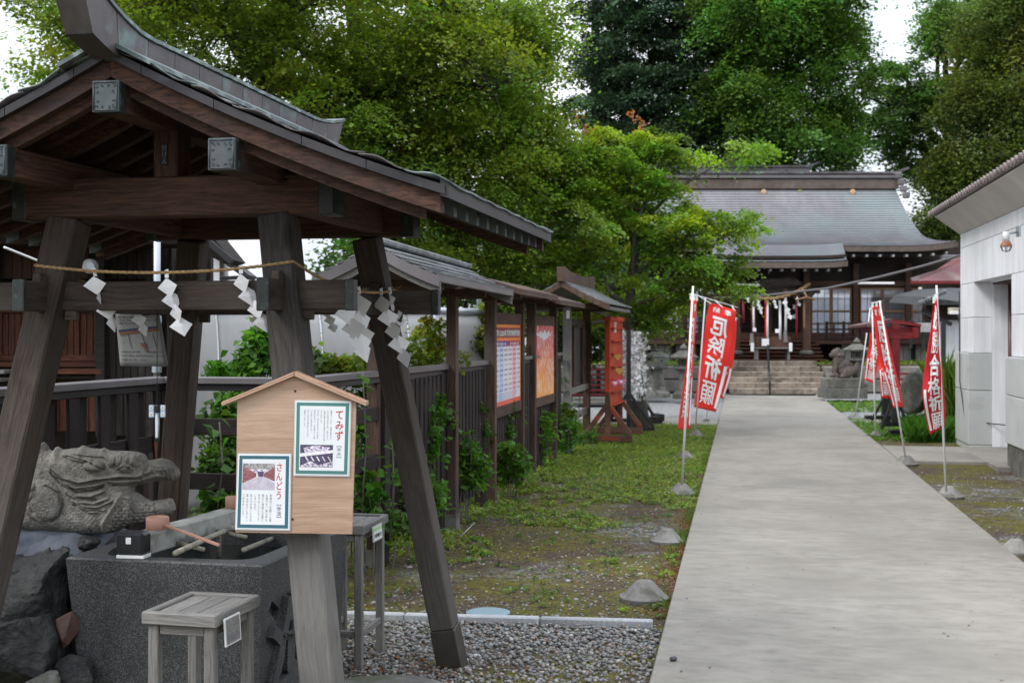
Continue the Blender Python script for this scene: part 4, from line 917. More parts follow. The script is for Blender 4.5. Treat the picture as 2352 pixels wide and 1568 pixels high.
ins = inside(XX, YY); dist, nX, nY = segd(XX, YY, OUT)
R = 165.0; q = np.clip(dist / R, 0, 1); T = 150 * np.sqrt(1 - (1 - q) ** 2)
def ridge(pts, w, a, closed=False):
    global T
    d, _, _ = segd(XX, YY, pts, closed); T = T + 1.35 * a * np.exp(-(d / (w * .72)) ** 2)
def bump_(cx, cy, rx, ry, a, p=1.0):
    global T
    r = ((XX - cx) / rx) ** 2 + ((YY - cy) / ry) ** 2; T = T + 1.25 * a * np.sqrt(np.clip(1 - r, 0, 1)) ** p
# brow, eye, ear, cheek and muzzle masses
for k, cx in enumerate((1030, 1085, 1140, 1195, 1245)): bump_(cx, 245 + (6 if k in (0, 4) else 0), 40, 62, 42)
ridge([(1090, 322), (1140, 282), (1190, 300), (1215, 325)], 14, 30); bump_(1145, 318, 42, 30, 48); ridge([(1095, 345), (1150, 352), (1200, 338)], 10, 18)
bump_(880, 300, 95, 48, 52); ridge([(810, 265), (880, 290), (965, 332)], 16, -18)
ridge([(600, 200), (720, 235), (850, 260)], 26, 30); ridge([(620, 180), (800, 205), (960, 215), (1000, 240)], 16, 24)
for pts, w, a in (([(500, 300), (620, 400), (760, 440), (900, 410), (1010, 400), (1120, 385), (1250, 392), (1360, 350)], 20, 34), ([(500, 330), (600, 440), (720, 490), (880, 470), (960, 450)], 14, 24),
                  ([(600, 460), (720, 560), (860, 560), (960, 520)], 18, 26), ([(640, 520), (760, 610), (880, 625), (1000, 580)], 18, 26), ([(700, 600), (800, 650), (920, 655), (1040, 600)], 16, 24), ([(740, 650), (860, 700), (980, 680)], 16, 22),
                  ([(1010, 430), (1120, 440), (1260, 430), (1400, 395), (1480, 400)], 20, 22), ([(1040, 470), (1160, 478), (1300, 452), (1440, 430)], 9, -26), ([(640, 215), (760, 245), (870, 275)], 8, -26), ([(500, 360), (600, 470), (720, 530), (860, 515), (960, 480)], 8, -26), ([(700, 640), (820, 690), (960, 690)], 8, -22), ([(560, 400), (700, 500), (850, 520), (940, 490)], 9, -20), ([(660, 470), (780, 590), (900, 595)], 9, -18), ([(980, 415), (1120, 410), (1280, 415)], 9, -22)):
    ridge(pts, w, a)
bump_(430, 600, 175, 185, 42, .8); ridge([(470, 470), (580, 540), (605, 640), (570, 740), (500, 790)], 12, -22)
bump_(320, 470, 60, 50, 38); bump_(300, 540, 60, 60, 22); ridge([(250, 420), (280, 520), (340, 640), (360, 700)], 12, -16); ridge([(260, 560), (340, 700), (420, 790)], 12, 16)
bump_(1450, 300, 90, 50, 30); 
for x in (1440, 1475, 1510, 1545, 1575): ridge([(x - 20, 330), (x, 380), (x - 8, 440)], 9, 20)
ridge([(1330, 300), (1400, 320), (1470, 330)], 10, -14)
# seam of mortar between neck and jaw, then overlapping scales
ridge([(1110, 560), (1060, 640), (1010, 720), (960, 800), (950, 905)], 26, 26)
msk = np.clip(((XX - 1040) + (YY - 700) * .5) / 40, 0, 1) * np.clip((1385 - XX) / 15, 0, 1) * np.clip((YY - 600) / 30, 0, 1)
row = np.floor((YY - 600) / 32); sx_ = (XX + (row % 2) * 28) % 56 - 28; sy_ = (YY - 600) % 32
T = T + msk * 26 * (np.clip(1 - (sx_ / 30) ** 2 - (sy_ / 44) ** 2, 0, 1) ** .5 - .6)
m2 = np.clip((YY - (430 + (XX - 300) * .32)) / 60, 0, 1) * np.clip((1000 - XX) / 60, 0, 1) * np.clip((XX - 560) / 60, 0, 1); r2 = np.floor(YY / 26); s2 = (XX + (r2 % 2) * 22) % 44 - 22; y2 = YY % 26
T = T + m2 * 4 * (np.clip(1 - (s2 / 23) ** 2 - (y2 / 34) ** 2, 0, 1) ** .5 - .6)
ridge([(1375, 640), (1392, 700), (1385, 765)], 10, -20); ridge([(1130, 575), (1240, 600), (1350, 650)], 14, 18)
nf = np.array([[noise.noise(Vector((x / 60, y / 60, 0))) * 4 + noise.noise(Vector((x / 20, y / 20, 5))) * 2 + noise.noise(Vector((x / 9, y / 9, 8))) * 3 for x in gx] for y in gy])
# crackled skin
T = (T + nf) * np.clip(dist / 14, 0, 1) ** .5; T = np.maximum(T, 2)
T[YY > 0] *= 1
T = T * np.where((XX > 1180) & (YY > 500), .62, 1) * np.where((XX > 1300) & (YY < 500), .8, 1)
near = (~ins) & (dist < step * 1.0); use = ins | near
PXX = np.where(near, nX, XX); PYY = np.where(near, nY, YY); T = np.where(near, .5, T)
DK = .000502; dc = 5.62
idx = -np.ones(XX.shape, int); V = []
ys_, xs_ = np.where(use)
for j, i in zip(ys_, xs_):
    idx[j, i] = len(V); V.append((PXX[j, i], PYY[j, i], T[j, i]))
nV = len(V); V = np.array(V); base = P(40 + 0, 1050 / 1.063 , dc)
def dpt(x, y, t, sgn):
    vx = x * .26; vy = 1050 * .9408 + y * .26; p = P(vx, vy, dc); p.y += -sgn * t * DK * 1.0; return p
vs = [dpt(x, y, t, 1) for x, y, t in V] + [dpt(x, y, t, -1) for x, y, t in V]
fs = []
for j in range(XX.shape[0] - 1):
    for i in range(XX.shape[1] - 1):
        c = [idx[j, i], idx[j, i + 1], idx[j + 1, i + 1], idx[j + 1, i]]
        g = [k for k in c if k >= 0]
        if len(g) >= 3:
            if sum(ins[a, b] for a, b in ((j, i), (j, i + 1), (j + 1, i + 1), (j + 1, i))) == 0: continue
            fs.append(g[::-1]); fs.append([k + nV for k in g])
dr = mk('stone_dragon', vs, fs, DRAG, smooth=True)
bm = bmesh.new(); bm.from_mesh(dr.data); bmesh.ops.remove_doubles(bm, verts=bm.verts, dist=.0009); bmesh.ops.recalc_face_normals(bm, faces=bm.faces); bm.to_mesh(dr.data); bm.free()
tag(dr, 'carved stone dragon head spout with open jaws facing right', 'dragon statue')
# ------------------------------------------------------------------ luggage tables
TBG = 'small slatted luggage tables by the basin'
def table(org, ang, w, dpt_, h, label, sign_side, tz, txt):
    t = thing('luggage_table', org + Vector((0, 0, 0)), label, 'table', TBG); ux = Vector((math.cos(ang), math.sin(ang), 0)); uy = Vector((-ux.y, ux.x, 0))
    def T_(a, b, z): return org + ux * a + uy * b + Vector((0, 0, z))
    fw = .028
    for b in (fw / 2, dpt_ - fw / 2): beam('frame_rail', T_(0, b, h - .022), T_(w, b, h - .022), fw, .044, W_GREY, t)
    for a in (fw / 2, w - fw / 2): beam('frame_rail', T_(a, fw + .001, h - .022), T_(a, dpt_ - fw - .001, h - .022), fw, .044, W_GREY, t)
    n = 3; iw = w - 2 * fw
    for i in range(n):
        a = fw + iw * (i + .5) / n; beam('slat', T_(a, fw + .003, h - .018), T_(a, dpt_ - fw - .003, h - .018), iw / n - .005, .016, W_GREY, t, bev=.003)
    for a in (.035, w - .035):
        for b in (.035, dpt_ - .035): beam('leg', T_(a, b, GZ - .01), T_(a, b, h - .045), .038, .038, W_GREY, t, up=ux)
    for b in (.035, dpt_ - .035): beam('apron', T_(.055, b, h - .064), T_(w - .055, b, h - .064), .02, .036, W_GREY, t)
    for a in (.035, w - .035): beam('apron', T_(a, .055, h - .064), T_(a, dpt_ - .055, h - .064), .02, .036, W_GREY, t)
    for a in (.035, w - .035): beam('stretcher', T_(a, .055, .12), T_(a, dpt_ - .055, .12), .024, .034, W_GREY, t)
    beam('stretcher', T_(.055, .05, .12), T_(w - .055, .05, .12), .024, .034, W_GREY, t)
    # small framed label on the right hand side
    s0, s1 = sign_side
    def Sg(a, z, o): return T_(w + .012 + o + (h - z) * .06, s0 + (s1 - s0) * a, z)
    z0, z1 = h - .018, h - .018 - tz
    cd = prism('name_card', [Sg(0, z1, 0), Sg(1, z1, 0), Sg(1, z0, 0), Sg(0, z0, 0)], ux * .005, LAMIN, t)
    mk('card_paper', [Sg(.06, z1 + .005, .0058), Sg(.94, z1 + .005, .0058), Sg(.94, z0 - .005, .0058), Sg(.06, z0 - .005, .0058)], [(0, 1, 2, 3)], PAPW if txt else W_GREY, cd)
    if txt:
        mk('printed_band', [Sg(.1, z1 + .05, .0062), Sg(.94, z1 + .05, .0062), Sg(.94, z1 + .066, .0062), Sg(.1, z1 + .066, .0062)], [(0, 1, 2, 3)], flat('lime_print', (.35, .6, .2)), cd)
    v, f = textmesh('手荷物置き台', .03); ww = max(p.x for p in v)
    mk('lettering', [Sg(.1 + .8 * p.x / ww, z1 + .018 + p.y * .021, .0064) for p in v], f, INKB if txt else INKG, cd)
    return t
g0 = P(324, 1404, 4.36); table(Vector((g0.x, g0.y, 0)), -math.radians(13), .28, .36, g0.z, 'weathered grey slatted luggage table standing in front of the basin', (.03, .15), .095, False)
g1 = P(668, 1250, 5.8); table(Vector((-.985, 6.18, 0)), -math.radians(11), .27, .42, .66, 'second grey luggage table behind the sign post with a white label', (.09, .24), .075, True)
# hanging thermometer
hp = P(361, 716, 5.02); ht = thing('hanging_thermometer', hp, 'long outdoor thermometer hanging from the rail on a thin chain', 'thermometer')
vs, fs = [], []
zt = hp.z; zb_ = P(361, 930, 5.02).z; nlk = 34
for i in range(nlk):
    z = zt - (zt - zb_) * i / nlk; s = .0028 if i < 22 else .0018; a = (i % 2) * math.pi / 2
    ring = [Vector((hp.x + math.cos(a) * s * math.cos(th), hp.y + math.sin(a) * s * math.cos(th), z - (zt - zb_) / nlk * .6 * math.sin(th))) for th in [k * math.pi / 3 for k in range(7)]]
    tubev(ring, .0009, 4, vs, fs, False)
mk('chain', vs, fs, DARKM, ht)
def H_(x, y, o=0): return P(x, y, 5.02) + Vector((0, -o, 0))
for cx_ in (348, 374):
    pn = bx('clip_plate', H_(cx_, 944), (.021, .004, .05), flat('pale_blue_glaze', (.45, .55, .68), .3) if cx_ == 348 else bpy.data.materials['pale_blue_glaze'], ht, bev=.0019)
    for yy in (936, 951): lathe('disc', H_(cx_, yy, .003), [(.008, 0), (.0078, .001)], FLW, pn, 16, axis=(0, -1, 0)); lathe('disc', H_(cx_, yy, .0045), [(.003, 0), (.0028, .001)], BAMBOO, pn, 10, axis=(0, -1, 0))
lathe('collar', H_(361, 946), [(.011, 0), (.012, .004), (.012, .024), (.009, .03)], DARKM, ht, 16)
lathe('tube', H_(361, 1010), [(.0085, 0), (.0085, .11)], METALG, ht, 16, True); bx('scale_card', H_(361, 978, .0088), (.009, .001, .09), PAPW, ht, bev=.0002)
lathe('collar', H_(361, 1014), [(.010, 0), (.011, .012)], DARKM, ht, 16); lathe('tail_stick', H_(359, 1052), [(.003, 0), (.0085, .068)], M('red_brown_lacquer', [(.06, .015, .008), (.12, .03, .015)], rough=.4), ht, 10)
# ------------------------------------------------------------------ fence behind the pavilion
fence_pts = [(-2.75, 5.0), (-2.15, 7.7), (-1.28, 7.52), (-.93, 8.95), (-.30, 12.0), (.62, 16.9)]
FZ = 1.33
fn_ = thing('picket_fence', (-2.15, 7.7, GZ), 'dark brown boarded fence with a flat grey top rail behind the pavilion', 'fence')
for i, (a, b) in enumerate(zip(fence_pts, fence_pts[1:])):
    a = Vector((*a, 0)); b = Vector((*b, 0)); d = (b - a).normalized(); nn = Vector((d.y, -d.x, 0)); L = (b - a).length; e = .05
    beam('top_rail', a - d * e * (i == 0) + Vector((0, 0, FZ - .02)), b + d * .045 + Vector((0, 0, FZ - .02)), .125, .04, RAILG, fn_); beam('under_rail', a + Vector((0, 0, FZ - .062)), b + Vector((0, 0, FZ - .062)), .07, .04, RAILD, fn_)
    if i in (0, 3, 4):
        beam('cross_rail', a + Vector((0, 0, .93)), b + Vector((0, 0, .93)), .03, .10, W_FENCE, fn_); beam('cross_rail', a + Vector((0, 0, .45)), b + Vector((0, 0, .45)), .03, .10, W_FENCE, fn_)
        pitch = .155 if i == 0 else .125; k = 0; s_ = .07
        while s_ < L - .04:
            side = (1 if k % 2 else -1) * .026 if i == 0 else .026
            p = a + d * s_ + nn * side; w_ = .105 if i == 0 else .085
            beam('picket', p + Vector((0, 0, .10)), p + Vector((0, 0, FZ - .085)), .022, w_, W_FENCE, fn_, up=d, bev=.003); s_ += pitch; k += 1
    else:
        for z in (1.03, .70, .36): beam('cross_rail', a + Vector((0, 0, z)), b + Vector((0, 0, z)), .03, .10, W_FENCE, fn_)
    npst = max(1, round(L / 1.55))
    for k in range(npst): p = a + d * (L * k / npst); beam('fence_post', p + Vector((0, 0, GZ)), p + Vector((0, 0, FZ - .08)), .095, .095, W_FENCE, fn_, up=d)
# ------------------------------------------------------------------ small roofed frame
rf = thing('roofed_shelter', (-.72, 9.75, GZ), 'small gabled slate roof on slim dark posts beside the fence', 'shelter')
ra, rb = Vector((-.97, 8.9, 0)), Vector((-.50, 10.62, 0)); rd2 = (rb - ra).normalized(); rn = Vector((rd2.y, -rd2.x, 0))
for p in (ra, rb):
    pp = beam('post', p + Vector((0, 0, .06)), p + Vector((0, 0, 1.93)), .085, .085, W_POST, rf, up=rd2); bx('footing', p + Vector((0, 0, .0)), (.10, .10, .15), CONCW, pp, -.27)
q0_ = Vector((-.90, 8.3, 0)); rd3 = Vector((.148, 1, 0)).normalized(); rn3 = Vector((rd3.y, -rd3.x, 0))
def R2(s, t, z): return q0_ + rd3 * s + rn3 * t + Vector((0, 0, z))
def rzf(t): a = abs(t); return 2.16 - .62 * a + .32 * a * a
S0, S1, HW = 0, 3.35, .42
for sgn in (-1, 1):
    nr, ncol = 5, 15
    for r_ in range(nr):
        t0, t1 = HW * r_ / nr, HW * (r_ + 1) / nr + .012
        for c_ in range(ncol):
            s0 = S0 + (S1 - S0) * c_ / ncol; s1_ = S0 + (S1 - S0) * (c_ + 1) / ncol - .004; zo = .026; rr = random.uniform(0, .004)
            q = [R2(s0, sgn * t0, rzf(t0) + zo - .004), R2(s1_, sgn * t0, rzf(t0) + zo - .004), R2(s1_, sgn * t1, rzf(t1) + zo + .010 + rr), R2(s0, sgn * t1, rzf(t1) + zo + .010 + rr)]
            prism('roof_slate', q, (0, 0, -.009), TILEG, rf)
    for s in (S0 + .01, S1 - .03):
        vs = []; fs = []; n = 10
        for i in range(n + 1):
            t = HW * 1.02 * i / n
            for ds, dz in ((-.012, -.055), (.012, -.055), (.012, .018), (-.012, .018)): vs.append(R2(s + ds, sgn * t, rzf(t) + dz))
        fs = [[i * 4 + k, i * 4 + 4 + k, i * 4 + 4 + (k + 1) % 4, i * 4 + (k + 1) % 4] for i in range(n) for k in range(4)] + [[n * 4 + k for k in (3, 2, 1, 0)]]
        mk('bargeboard', vs, fs, RAILG if s < 1 else W_POST, rf)
        vs = [v + rd2 * .03 * (1 if s < 1 else -1) - Vector((0, 0, .045)) for v in vs]; mk('inner_bargeboard', vs, fs, W_GREY, rf)
    n = 10; vs = []; 
    for i in range(n + 1):
        t = HW * i / n; vs += [R2(S0 + .03, sgn * t, rzf(t) + .004), R2(S1 - .03, sgn * t, rzf(t) + .004), R2(S1 - .03, sgn * t, rzf(t) + .014), R2(S0 + .03, sgn * t, rzf(t) + .014)]
    mk('soffit', vs, [[i * 4 + k, i * 4 + 4 + k, i * 4 + 4 + (k + 1) % 4, i * 4 + (k + 1) % 4] for i in range(n) for k in range(4)], W_POST, rf)
    beam('eave_board', R2(S0, sgn * HW, rzf(HW) - .0), R2(S1, sgn * HW, rzf(HW) - .0), .018, .055, RAILG, rf)
for c_ in range(16):
    s0 = S0 - .02 + (S1 - S0 + .04) * c_ / 16; s1_ = s0 + (S1 - S0 + .04) / 16 - .004; beam('ridge_tile', R2(s0, 0, 2.205), R2(s1_, 0, 2.205), .09, .045, TILEG, rf, bev=.012)
for s in (.58, 2.36): beam('cross_tie', R2(s, -.34, 1.93), R2(s, .34, 1.93), .06, .07, W_POST, rf)
beam('purlin', R2(S0 + .05, .3, 1.975), R2(S1 - .05, .3, 1.975), .05, .05, W_POST, rf); beam('purlin', R2(S0 + .05, -.3, 1.975), R2(S1 - .05, -.3, 1.975), .05, .05, W_POST, rf); beam('purlin', R2(S0 + .05, 0, 2.11), R2(S1 - .05, 0, 2.11), .05, .06, W_POST, rf)
vs, fs = tubev([R2(2.2, .2, 1.95), R2(2.2, .2, 1.86)], .002, 4); lb = lathe('wind_bell', R2(2.2, .2, 1.80), [(.022, 0), (.02, .02), (.012, .045), (.003, .06)], DARKM, None, 12, True); tag(lb, 'tiny black bell hanging under the slate roof', 'bell')
# ------------------------------------------------------------------ two poster boards under a thin roof
def board(pa, pb, ztop, label, w=.105):
    t = thing('notice_board', ((pa + pb) / 2).to_3d() + Vector((0, 0, GZ)), label, 'notice board', 'tall wooden notice boards in a row'); d = (pb - pa).normalized()
    for i, p in enumerate((pa, pb)): beam('post', p + Vector((0, 0, GZ + .02)), p + Vector((0, 0, ztop)), w * (.98 if i == 0 else .9), w, W_POST, t, up=d); bx('footing', p + Vector((0, 0, GZ + .0)), (w + .02, w + .02, .06), CONCW, t, -.2)
    return t, d
pa, pb = Vector((-.205, 12.15, 0)), Vector((.085, 13.75, 0)); nb1, bd = board(pa, pb, 1.92, 'nearer notice board with an orange bordered age table poster')
bn = Vector((bd.y, -bd.x, 0))
def frameboard(t, pa, pb, d, nn, zt, zb0):
    L = (pb - pa).length; a, b = pa + d * .055, pb - d * .055
    beam('frame_rail', a + Vector((0, 0, zt + .06)), b + Vector((0, 0, zt + .06)), .06, .12, W_POST, t); beam('frame_rail', a + Vector((0, 0, zb0 - .055)), b + Vector((0, 0, zb0 - .055)), .06, .11, W_POST, t)
    beam('back_board', a + Vector((0, 0, (zt + zb0) / 2)), b + Vector((0, 0, (zt + zb0) / 2)), .02, zt - zb0 - .004, W_POST, t)
    return a + nn * .016, b + nn * .016
def post_fn(a, b, zt, zb0, nn): return lambda s, t, o=0: a.lerp(b, s) + Vector((0, 0, zt + (zb0 - zt) * t)) + nn * o
zt, zb0 = 1.68, .87
a, b = frameboard(nb1, pa, pb, bd, bn, zt, zb0); pf = post_fn(a, b, zt, zb0, bn)
po = thing('poster', a + Vector((0, 0, zb0)), 'age table poster with orange border and dark red headline strip', 'poster'); po2 = po
def pr_(s0, t0, s1, t1, o, c, nm='print'): return mk(nm, [pf(s0, t1, o), pf(s1, t1, o), pf(s1, t0, o), pf(s0, t0, o)], [(0, 1, 2, 3)], c, po)
OR = flat('poster_orange', (.82, .25, .03), .4); pr_(0, 0, 1, 1, .002, OR, 'border_print')
pr_(.0, .04, .97, .165, .0035, flat('poster_maroon', (.20, .012, .03), .4), 'headline_band'); pr_(.0, .205, .49, .275, .0035, flat('poster_purple', (.13, .03, .28), .4)); pr_(.49, .205, .97, .275, .0035, flat('poster_crimson', (.38, .01, .06), .4))
pr_(.0, .275, .97, .945, .0035, flat('poster_white', (.76, .74, .78), .4), 'table_print'); pr_(.0, .945, 1, 1, .0037, flat('poster_salmon', (.75, .12, .07), .4))
for s0, c in ((.17, (.55, .64, .85)), (.66, (.85, .5, .52))): pr_(s0, .275, s0 + .15, .945, .0042, flat('column_tint', c, .4))
def tline(body, s0, s1, t, hgt, mat, o=.006, bold=.03):
    v, f = textmesh(body, bold); x0 = min(p.x for p in v); w0 = max(p.x for p in v) - x0
    return mk('lettering', [pf(s0 + (s1 - s0) * (p.x - x0) / w0, t - p.y * hgt, o) for p in v], f, mat, po)
tline('令和八(2026)年 厄年対象者早見表', .02, .95, .14, .085, PAPW); tline('男性の厄年一覧', .08, .42, .262, .045, PAPW); tline('女性の厄年一覧', .56, .90, .262, .045, PAPW)
CB, CR, CK = flat('print_blue', (.10, .22, .55)), flat('print_red', (.6, .05, .08)), flat('print_slate', (.22, .22, .30))
rows = [['前厄', '本厄', '後厄'] * 2, ['24歳', '25歳', '26歳', '18歳', '19歳', '20歳'], ['平成15年', '平成14年', '平成13年', '平成21年', '平成20年', '平成19年'], ['ひつじ', 'うま', 'へび', 'うし', 'ねずみ', 'いのしし'], ['41歳', '42歳', '43歳', '32歳', '33歳', '34歳'], ['昭和61年', '昭和60年', '昭和59年', '平成7年', '平成6年', '平成5年'], ['とら', 'うし', 'ねずみ', 'いのしし', 'いぬ', 'とり'], ['60歳', '61歳', '62歳', '36歳', '37歳', '38歳'], ['昭和42年', '昭和41年', '昭和40年', '平成3年', '平成2年', '平成元年']]
for r_, rw in enumerate(rows):
    for c_, tx_ in enumerate(rw):
        s0 = .02 + c_ * .16; tline(tx_, s0 + .02, s0 + .13, .33 + r_ * .062, .032, CB if c_ == 1 else CR if c_ == 4 else CK, bold=.01)
for k in range(3): tline('厄年のお祓いは当社にて受付けております', .05, .9 - .1 * k, .87 + k * .03, .02, CB, bold=0)
pa2, pb2 = Vector((.225, 14.6, 0)), Vector((.525, 16.05, 0)); nb2, bd2 = board(pa2, pb2, 1.95, 'farther notice board with a red and orange poster')
bn2 = Vector((bd2.y, -bd2.x, 0)); a, b = frameboard(nb2, pa2, pb2, bd2, bn2, 1.68, .83)
GRP = bpy.data.materials.new('red_orange_poster_print'); GRP.use_nodes = True
def _grp():
    n = GRP.node_tree.nodes; l = GRP.node_tree.links; tc = n.new('ShaderNodeTexCoord'); sp = n.new('ShaderNodeSeparateXYZ'); l.new(tc.outputs['Object'], sp.inputs[0])
    nz = n.new('ShaderNodeTexNoise'); nz.inputs['Scale'].default_value = 3.2; l.new(tc.outputs['Object'], nz.inputs[0]); ad = n.new('ShaderNodeMath'); ad.operation = 'MULTIPLY_ADD'; l.new(nz.outputs[0], ad.inputs[0]); ad.inputs[1].default_value = .5; l.new(sp.outputs['Z'], ad.inputs[2])
    cr = n.new('ShaderNodeValToRGB'); cr.color_ramp.elements[0].position = .35; cr.color_ramp.elements[0].color = (.85, .33, .04, 1); cr.color_ramp.elements[1].position = .9; cr.color_ramp.elements[1].color = (.62, .03, .03, 1); l.new(ad.outputs[0], cr.inputs[0])
    # ragged white brushwork
    mp = n.new('ShaderNodeMapping'); mp.inputs['Scale'].default_value = (4, 4, 1.5); l.new(tc.outputs['Object'], mp.inputs[0]); n2 = n.new('ShaderNodeTexNoise'); n2.inputs['Scale'].default_value = 6; n2.inputs['Detail'].default_value = 8; n2.inputs['Roughness'].default_value = .75; l.new(mp.outputs[0], n2.inputs[0])
    mr = n.new('ShaderNodeMapRange'); mr.inputs[1].default_value = .51; mr.inputs[2].default_value = .57; l.new(n2.outputs[0], mr.inputs[0])
    mx = n.new('ShaderNodeMix'); mx.data_type = 'RGBA'; l.new(mr.outputs[0], mx.inputs[0]); l.new(cr.outputs[0], mx.inputs[6]); mx.inputs[7].default_value = (.72, .68, .66, 1); l.new(mx.outputs[2], n['Principled BSDF'].inputs['Base Color'])
_grp()
pf2 = post_fn(a, b, 1.68, .83, bn2)
po = thing('poster', a + Vector((0, 0, .83)), 'red to orange poster with ragged white brush lettering', 'poster')
mk('print', [pf2(0, 1, .002), pf2(1, 1, .002), pf2(1, 0, .002), pf2(0, 0, .002)], [(0, 1, 2, 3)], GRP, po)
mk('white_flash', [pf2(*q, .004) for q in ((.10, .10), (.18, .12), (.3, .07), (.42, .11), (.5, .05), (.6, .11), (.72, .06), (.75, .12), (.85, .10), (.8, .15), (.7, .145), (.66, .18), (.6, .175), (.56, .22), (.5, .19), (.45, .23), (.4, .17), (.3, .175), (.25, .14), (.14, .15))], [list(range(20))], PAPW, po)
# thin dark roof over both boards
tr = thing('board_roof', (pa + pb) / 2 + Vector((0, 0, 1.92)), 'thin dark low pitched roof covering the two notice boards', 'roof')
ed = (pb2 - pa).normalized(); en = Vector((ed.y, -ed.x, 0)); 
def R3(s, t, z): return pa + ed * s + en * t + Vector((0, 0, z))
for s0, s1_ in ((-.45, 2.0), (2.12, 4.35)):
    dz = 0 if s0 < 0 else -.04
    for sgn in (-1, 1):
        q = [R3(s0, 0, 2.09 + dz), R3(s1_, 0, 2.09 + dz), R3(s1_, sgn * .36, 1.985 + dz), R3(s0, sgn * .36, 1.985 + dz)]
        prism('roof_board', q, (0, 0, .022), W_POST, tr); prism('soffit', [v - Vector((0, 0, .003)) for v in q], (0, 0, -.03), W_POST, tr)
for s in (0, 1.63, 2.52, 3.97): beam('tie', R3(s, -.3, 1.945), R3(s, .3, 1.945), .06, .05, W_POST, tr); beam('strut', R3(s, 0, 1.97), R3(s, 0, 2.06), .05, .05, W_POST, tr, up=en)
beam('purlin', R3(-.4, .24, 1.975), R3(4.3, .24, 1.975), .045, .045, W_POST, tr)
# ------------------------------------------------------------------ third roofed notice case
nc_ = thing('notice_case', (.86, 18.0, GZ), 'weathered roofed notice case with a curved ridge beyond the posters', 'notice case')
ca, cb = Vector((.747, 17.06, 0)), Vector((1.12, 18.95, 0)); cd_ = (cb - ca).normalized(); cn = Vector((cd_.y, -cd_.x, 0))
def R4(s, t, z): return ca + cd_ * s + cn * t + Vector((0, 0, z))
for s in (0, (cb - ca).length):
    pp = beam('post', R4(s, 0, .1), R4(s, 0, 1.98), .105, .105, W_GREY if s == 0 else W_POST, nc_, up=cd_); bx('footing', R4(s, 0, .03), (.12, .12, .16), flat('teal_footing', (.12, .28, .30)) if s == 0 else CONCW, pp, -.2)
Lc = (cb - ca).length
beam('rail', R4(.06, 0, 1.74), R4(Lc - .06, 0, 1.74), .06, .1, W_POST, nc_); beam('rail', R4(.06, 0, .80), R4(Lc - .06, 0, .80), .09, .09, W_GREY, nc_); beam('rail', R4(.06, 0, .43), R4(Lc - .06, 0, .43), .05, .1, W_GREY, nc_)
bx('case_box', R4(Lc / 2, 0, 1.27), (.08, Lc - .14, .82), W_POST, nc_, -math.atan2(cd_.x, cd_.y)); 
for s in (.12, Lc / 2, Lc - .12): beam('door_stile', R4(s, .05, .87), R4(s, .05, 1.67), .02, .06, W_BROWN, nc_, up=cn)
for k in (.3, .7): mk('glass_pane', [R4(.15 + (Lc / 2 - .06) * (k > .5), .046, .9), R4(Lc / 2 - .03 + (Lc / 2 - .12) * (k > .5), .046, .9), R4(Lc / 2 - .03 + (Lc / 2 - .12) * (k > .5), .046, 1.65), R4(.15 + (Lc / 2 - .06) * (k > .5), .046, 1.65)], [(0, 1, 2, 3)], DARKM, nc_)
bx('white_box', R4(-.07, .02, 1.84), (.045, .05, .11), FLW, nc_)
def r4z(t): a = abs(t); return 2.26 - .62 * a + .2 * a * a
for sgn in (-1, 1):
    nr = 6
    for r_ in range(nr):
        t0, t1 = .62 * r_ / nr, .62 * (r_ + 1) / nr + .01
        q = [R4(-.5, sgn * t0, r4z(t0) + .03), R4(Lc + .5, sgn * t0, r4z(t0) + .03), R4(Lc + .5, sgn * t1, r4z(t1) + .04), R4(-.5, sgn * t1, r4z(t1) + .04)]; prism('roof_course', q, (0, 0, -.02), TILEG, nc_)
        if r_ < nr: q = [R4(-.52, sgn * t0, r4z(t0) + .015), R4(-.49, sgn * t0, r4z(t0) + .015), R4(-.49, sgn * t1, r4z(t1) + .02), R4(-.52, sgn * t1, r4z(t1) + .02)]; prism('bargeboard', q, (0, 0, -.075), W_POST, nc_)
    q = [R4(-.45, 0, 2.2), R4(Lc + .45, 0, 2.2), R4(Lc + .45, sgn * .6, r4z(.6) - .04), R4(-.45, sgn * .6, r4z(.6) - .04)]; prism('soffit', q, (0, 0, .02), W_GREY, nc_)
    for k in range(26): s = -.45 + (Lc + .9) * k / 25; beam('rafter_end', R4(s, sgn * .5, r4z(.5) - .05), R4(s, sgn * .61, r4z(.61) - .05), .03, .03, W_GREY if k % 2 else W_PALE, nc_, bev=.002)
vs = []; n = 12
for i in range(n + 1):
    s = -.56 + (Lc + 1.12) * i / n; dz = .06 * (abs(2 * i / n - 1)) ** 3
    for t, z in ((-.05, 2.27), (.05, 2.27), (.055, 2.40 + dz), (-.055, 2.40 + dz)): vs.append(R4(s, t, z))
mk('ridge', vs, [[i * 4 + k, i * 4 + 4 + k, i * 4 + 4 + (k + 1) % 4, i * 4 + (k + 1) % 4] for i in range(n) for k in range(4)] + [[0, 1, 2, 3], [n * 4 + k for k in (3, 2, 1, 0)]], W_POST, nc_)
beam('tie', R4(0, -.42, 1.95), R4(0, .42, 1.95), .07, .08, W_POST, nc_); beam('tie', R4(Lc, -.42, 1.95), R4(Lc, .42, 1.95), .07, .08, W_POST, nc_)
mkmesh('pale_rock', rockmesh(0, (.24, .2, .12), 51, 3), M('pale_brown_rock', [(.16, .12, .09), (.32, .26, .21)], scale=8, bump=.6), Matrix.Translation(G(1335, 1022, GZ) + Vector((0, 0, .06)))); tag(bpy.data.objects['pale_rock'], 'pale brown rock lying at the foot of the notice case', 'rock')
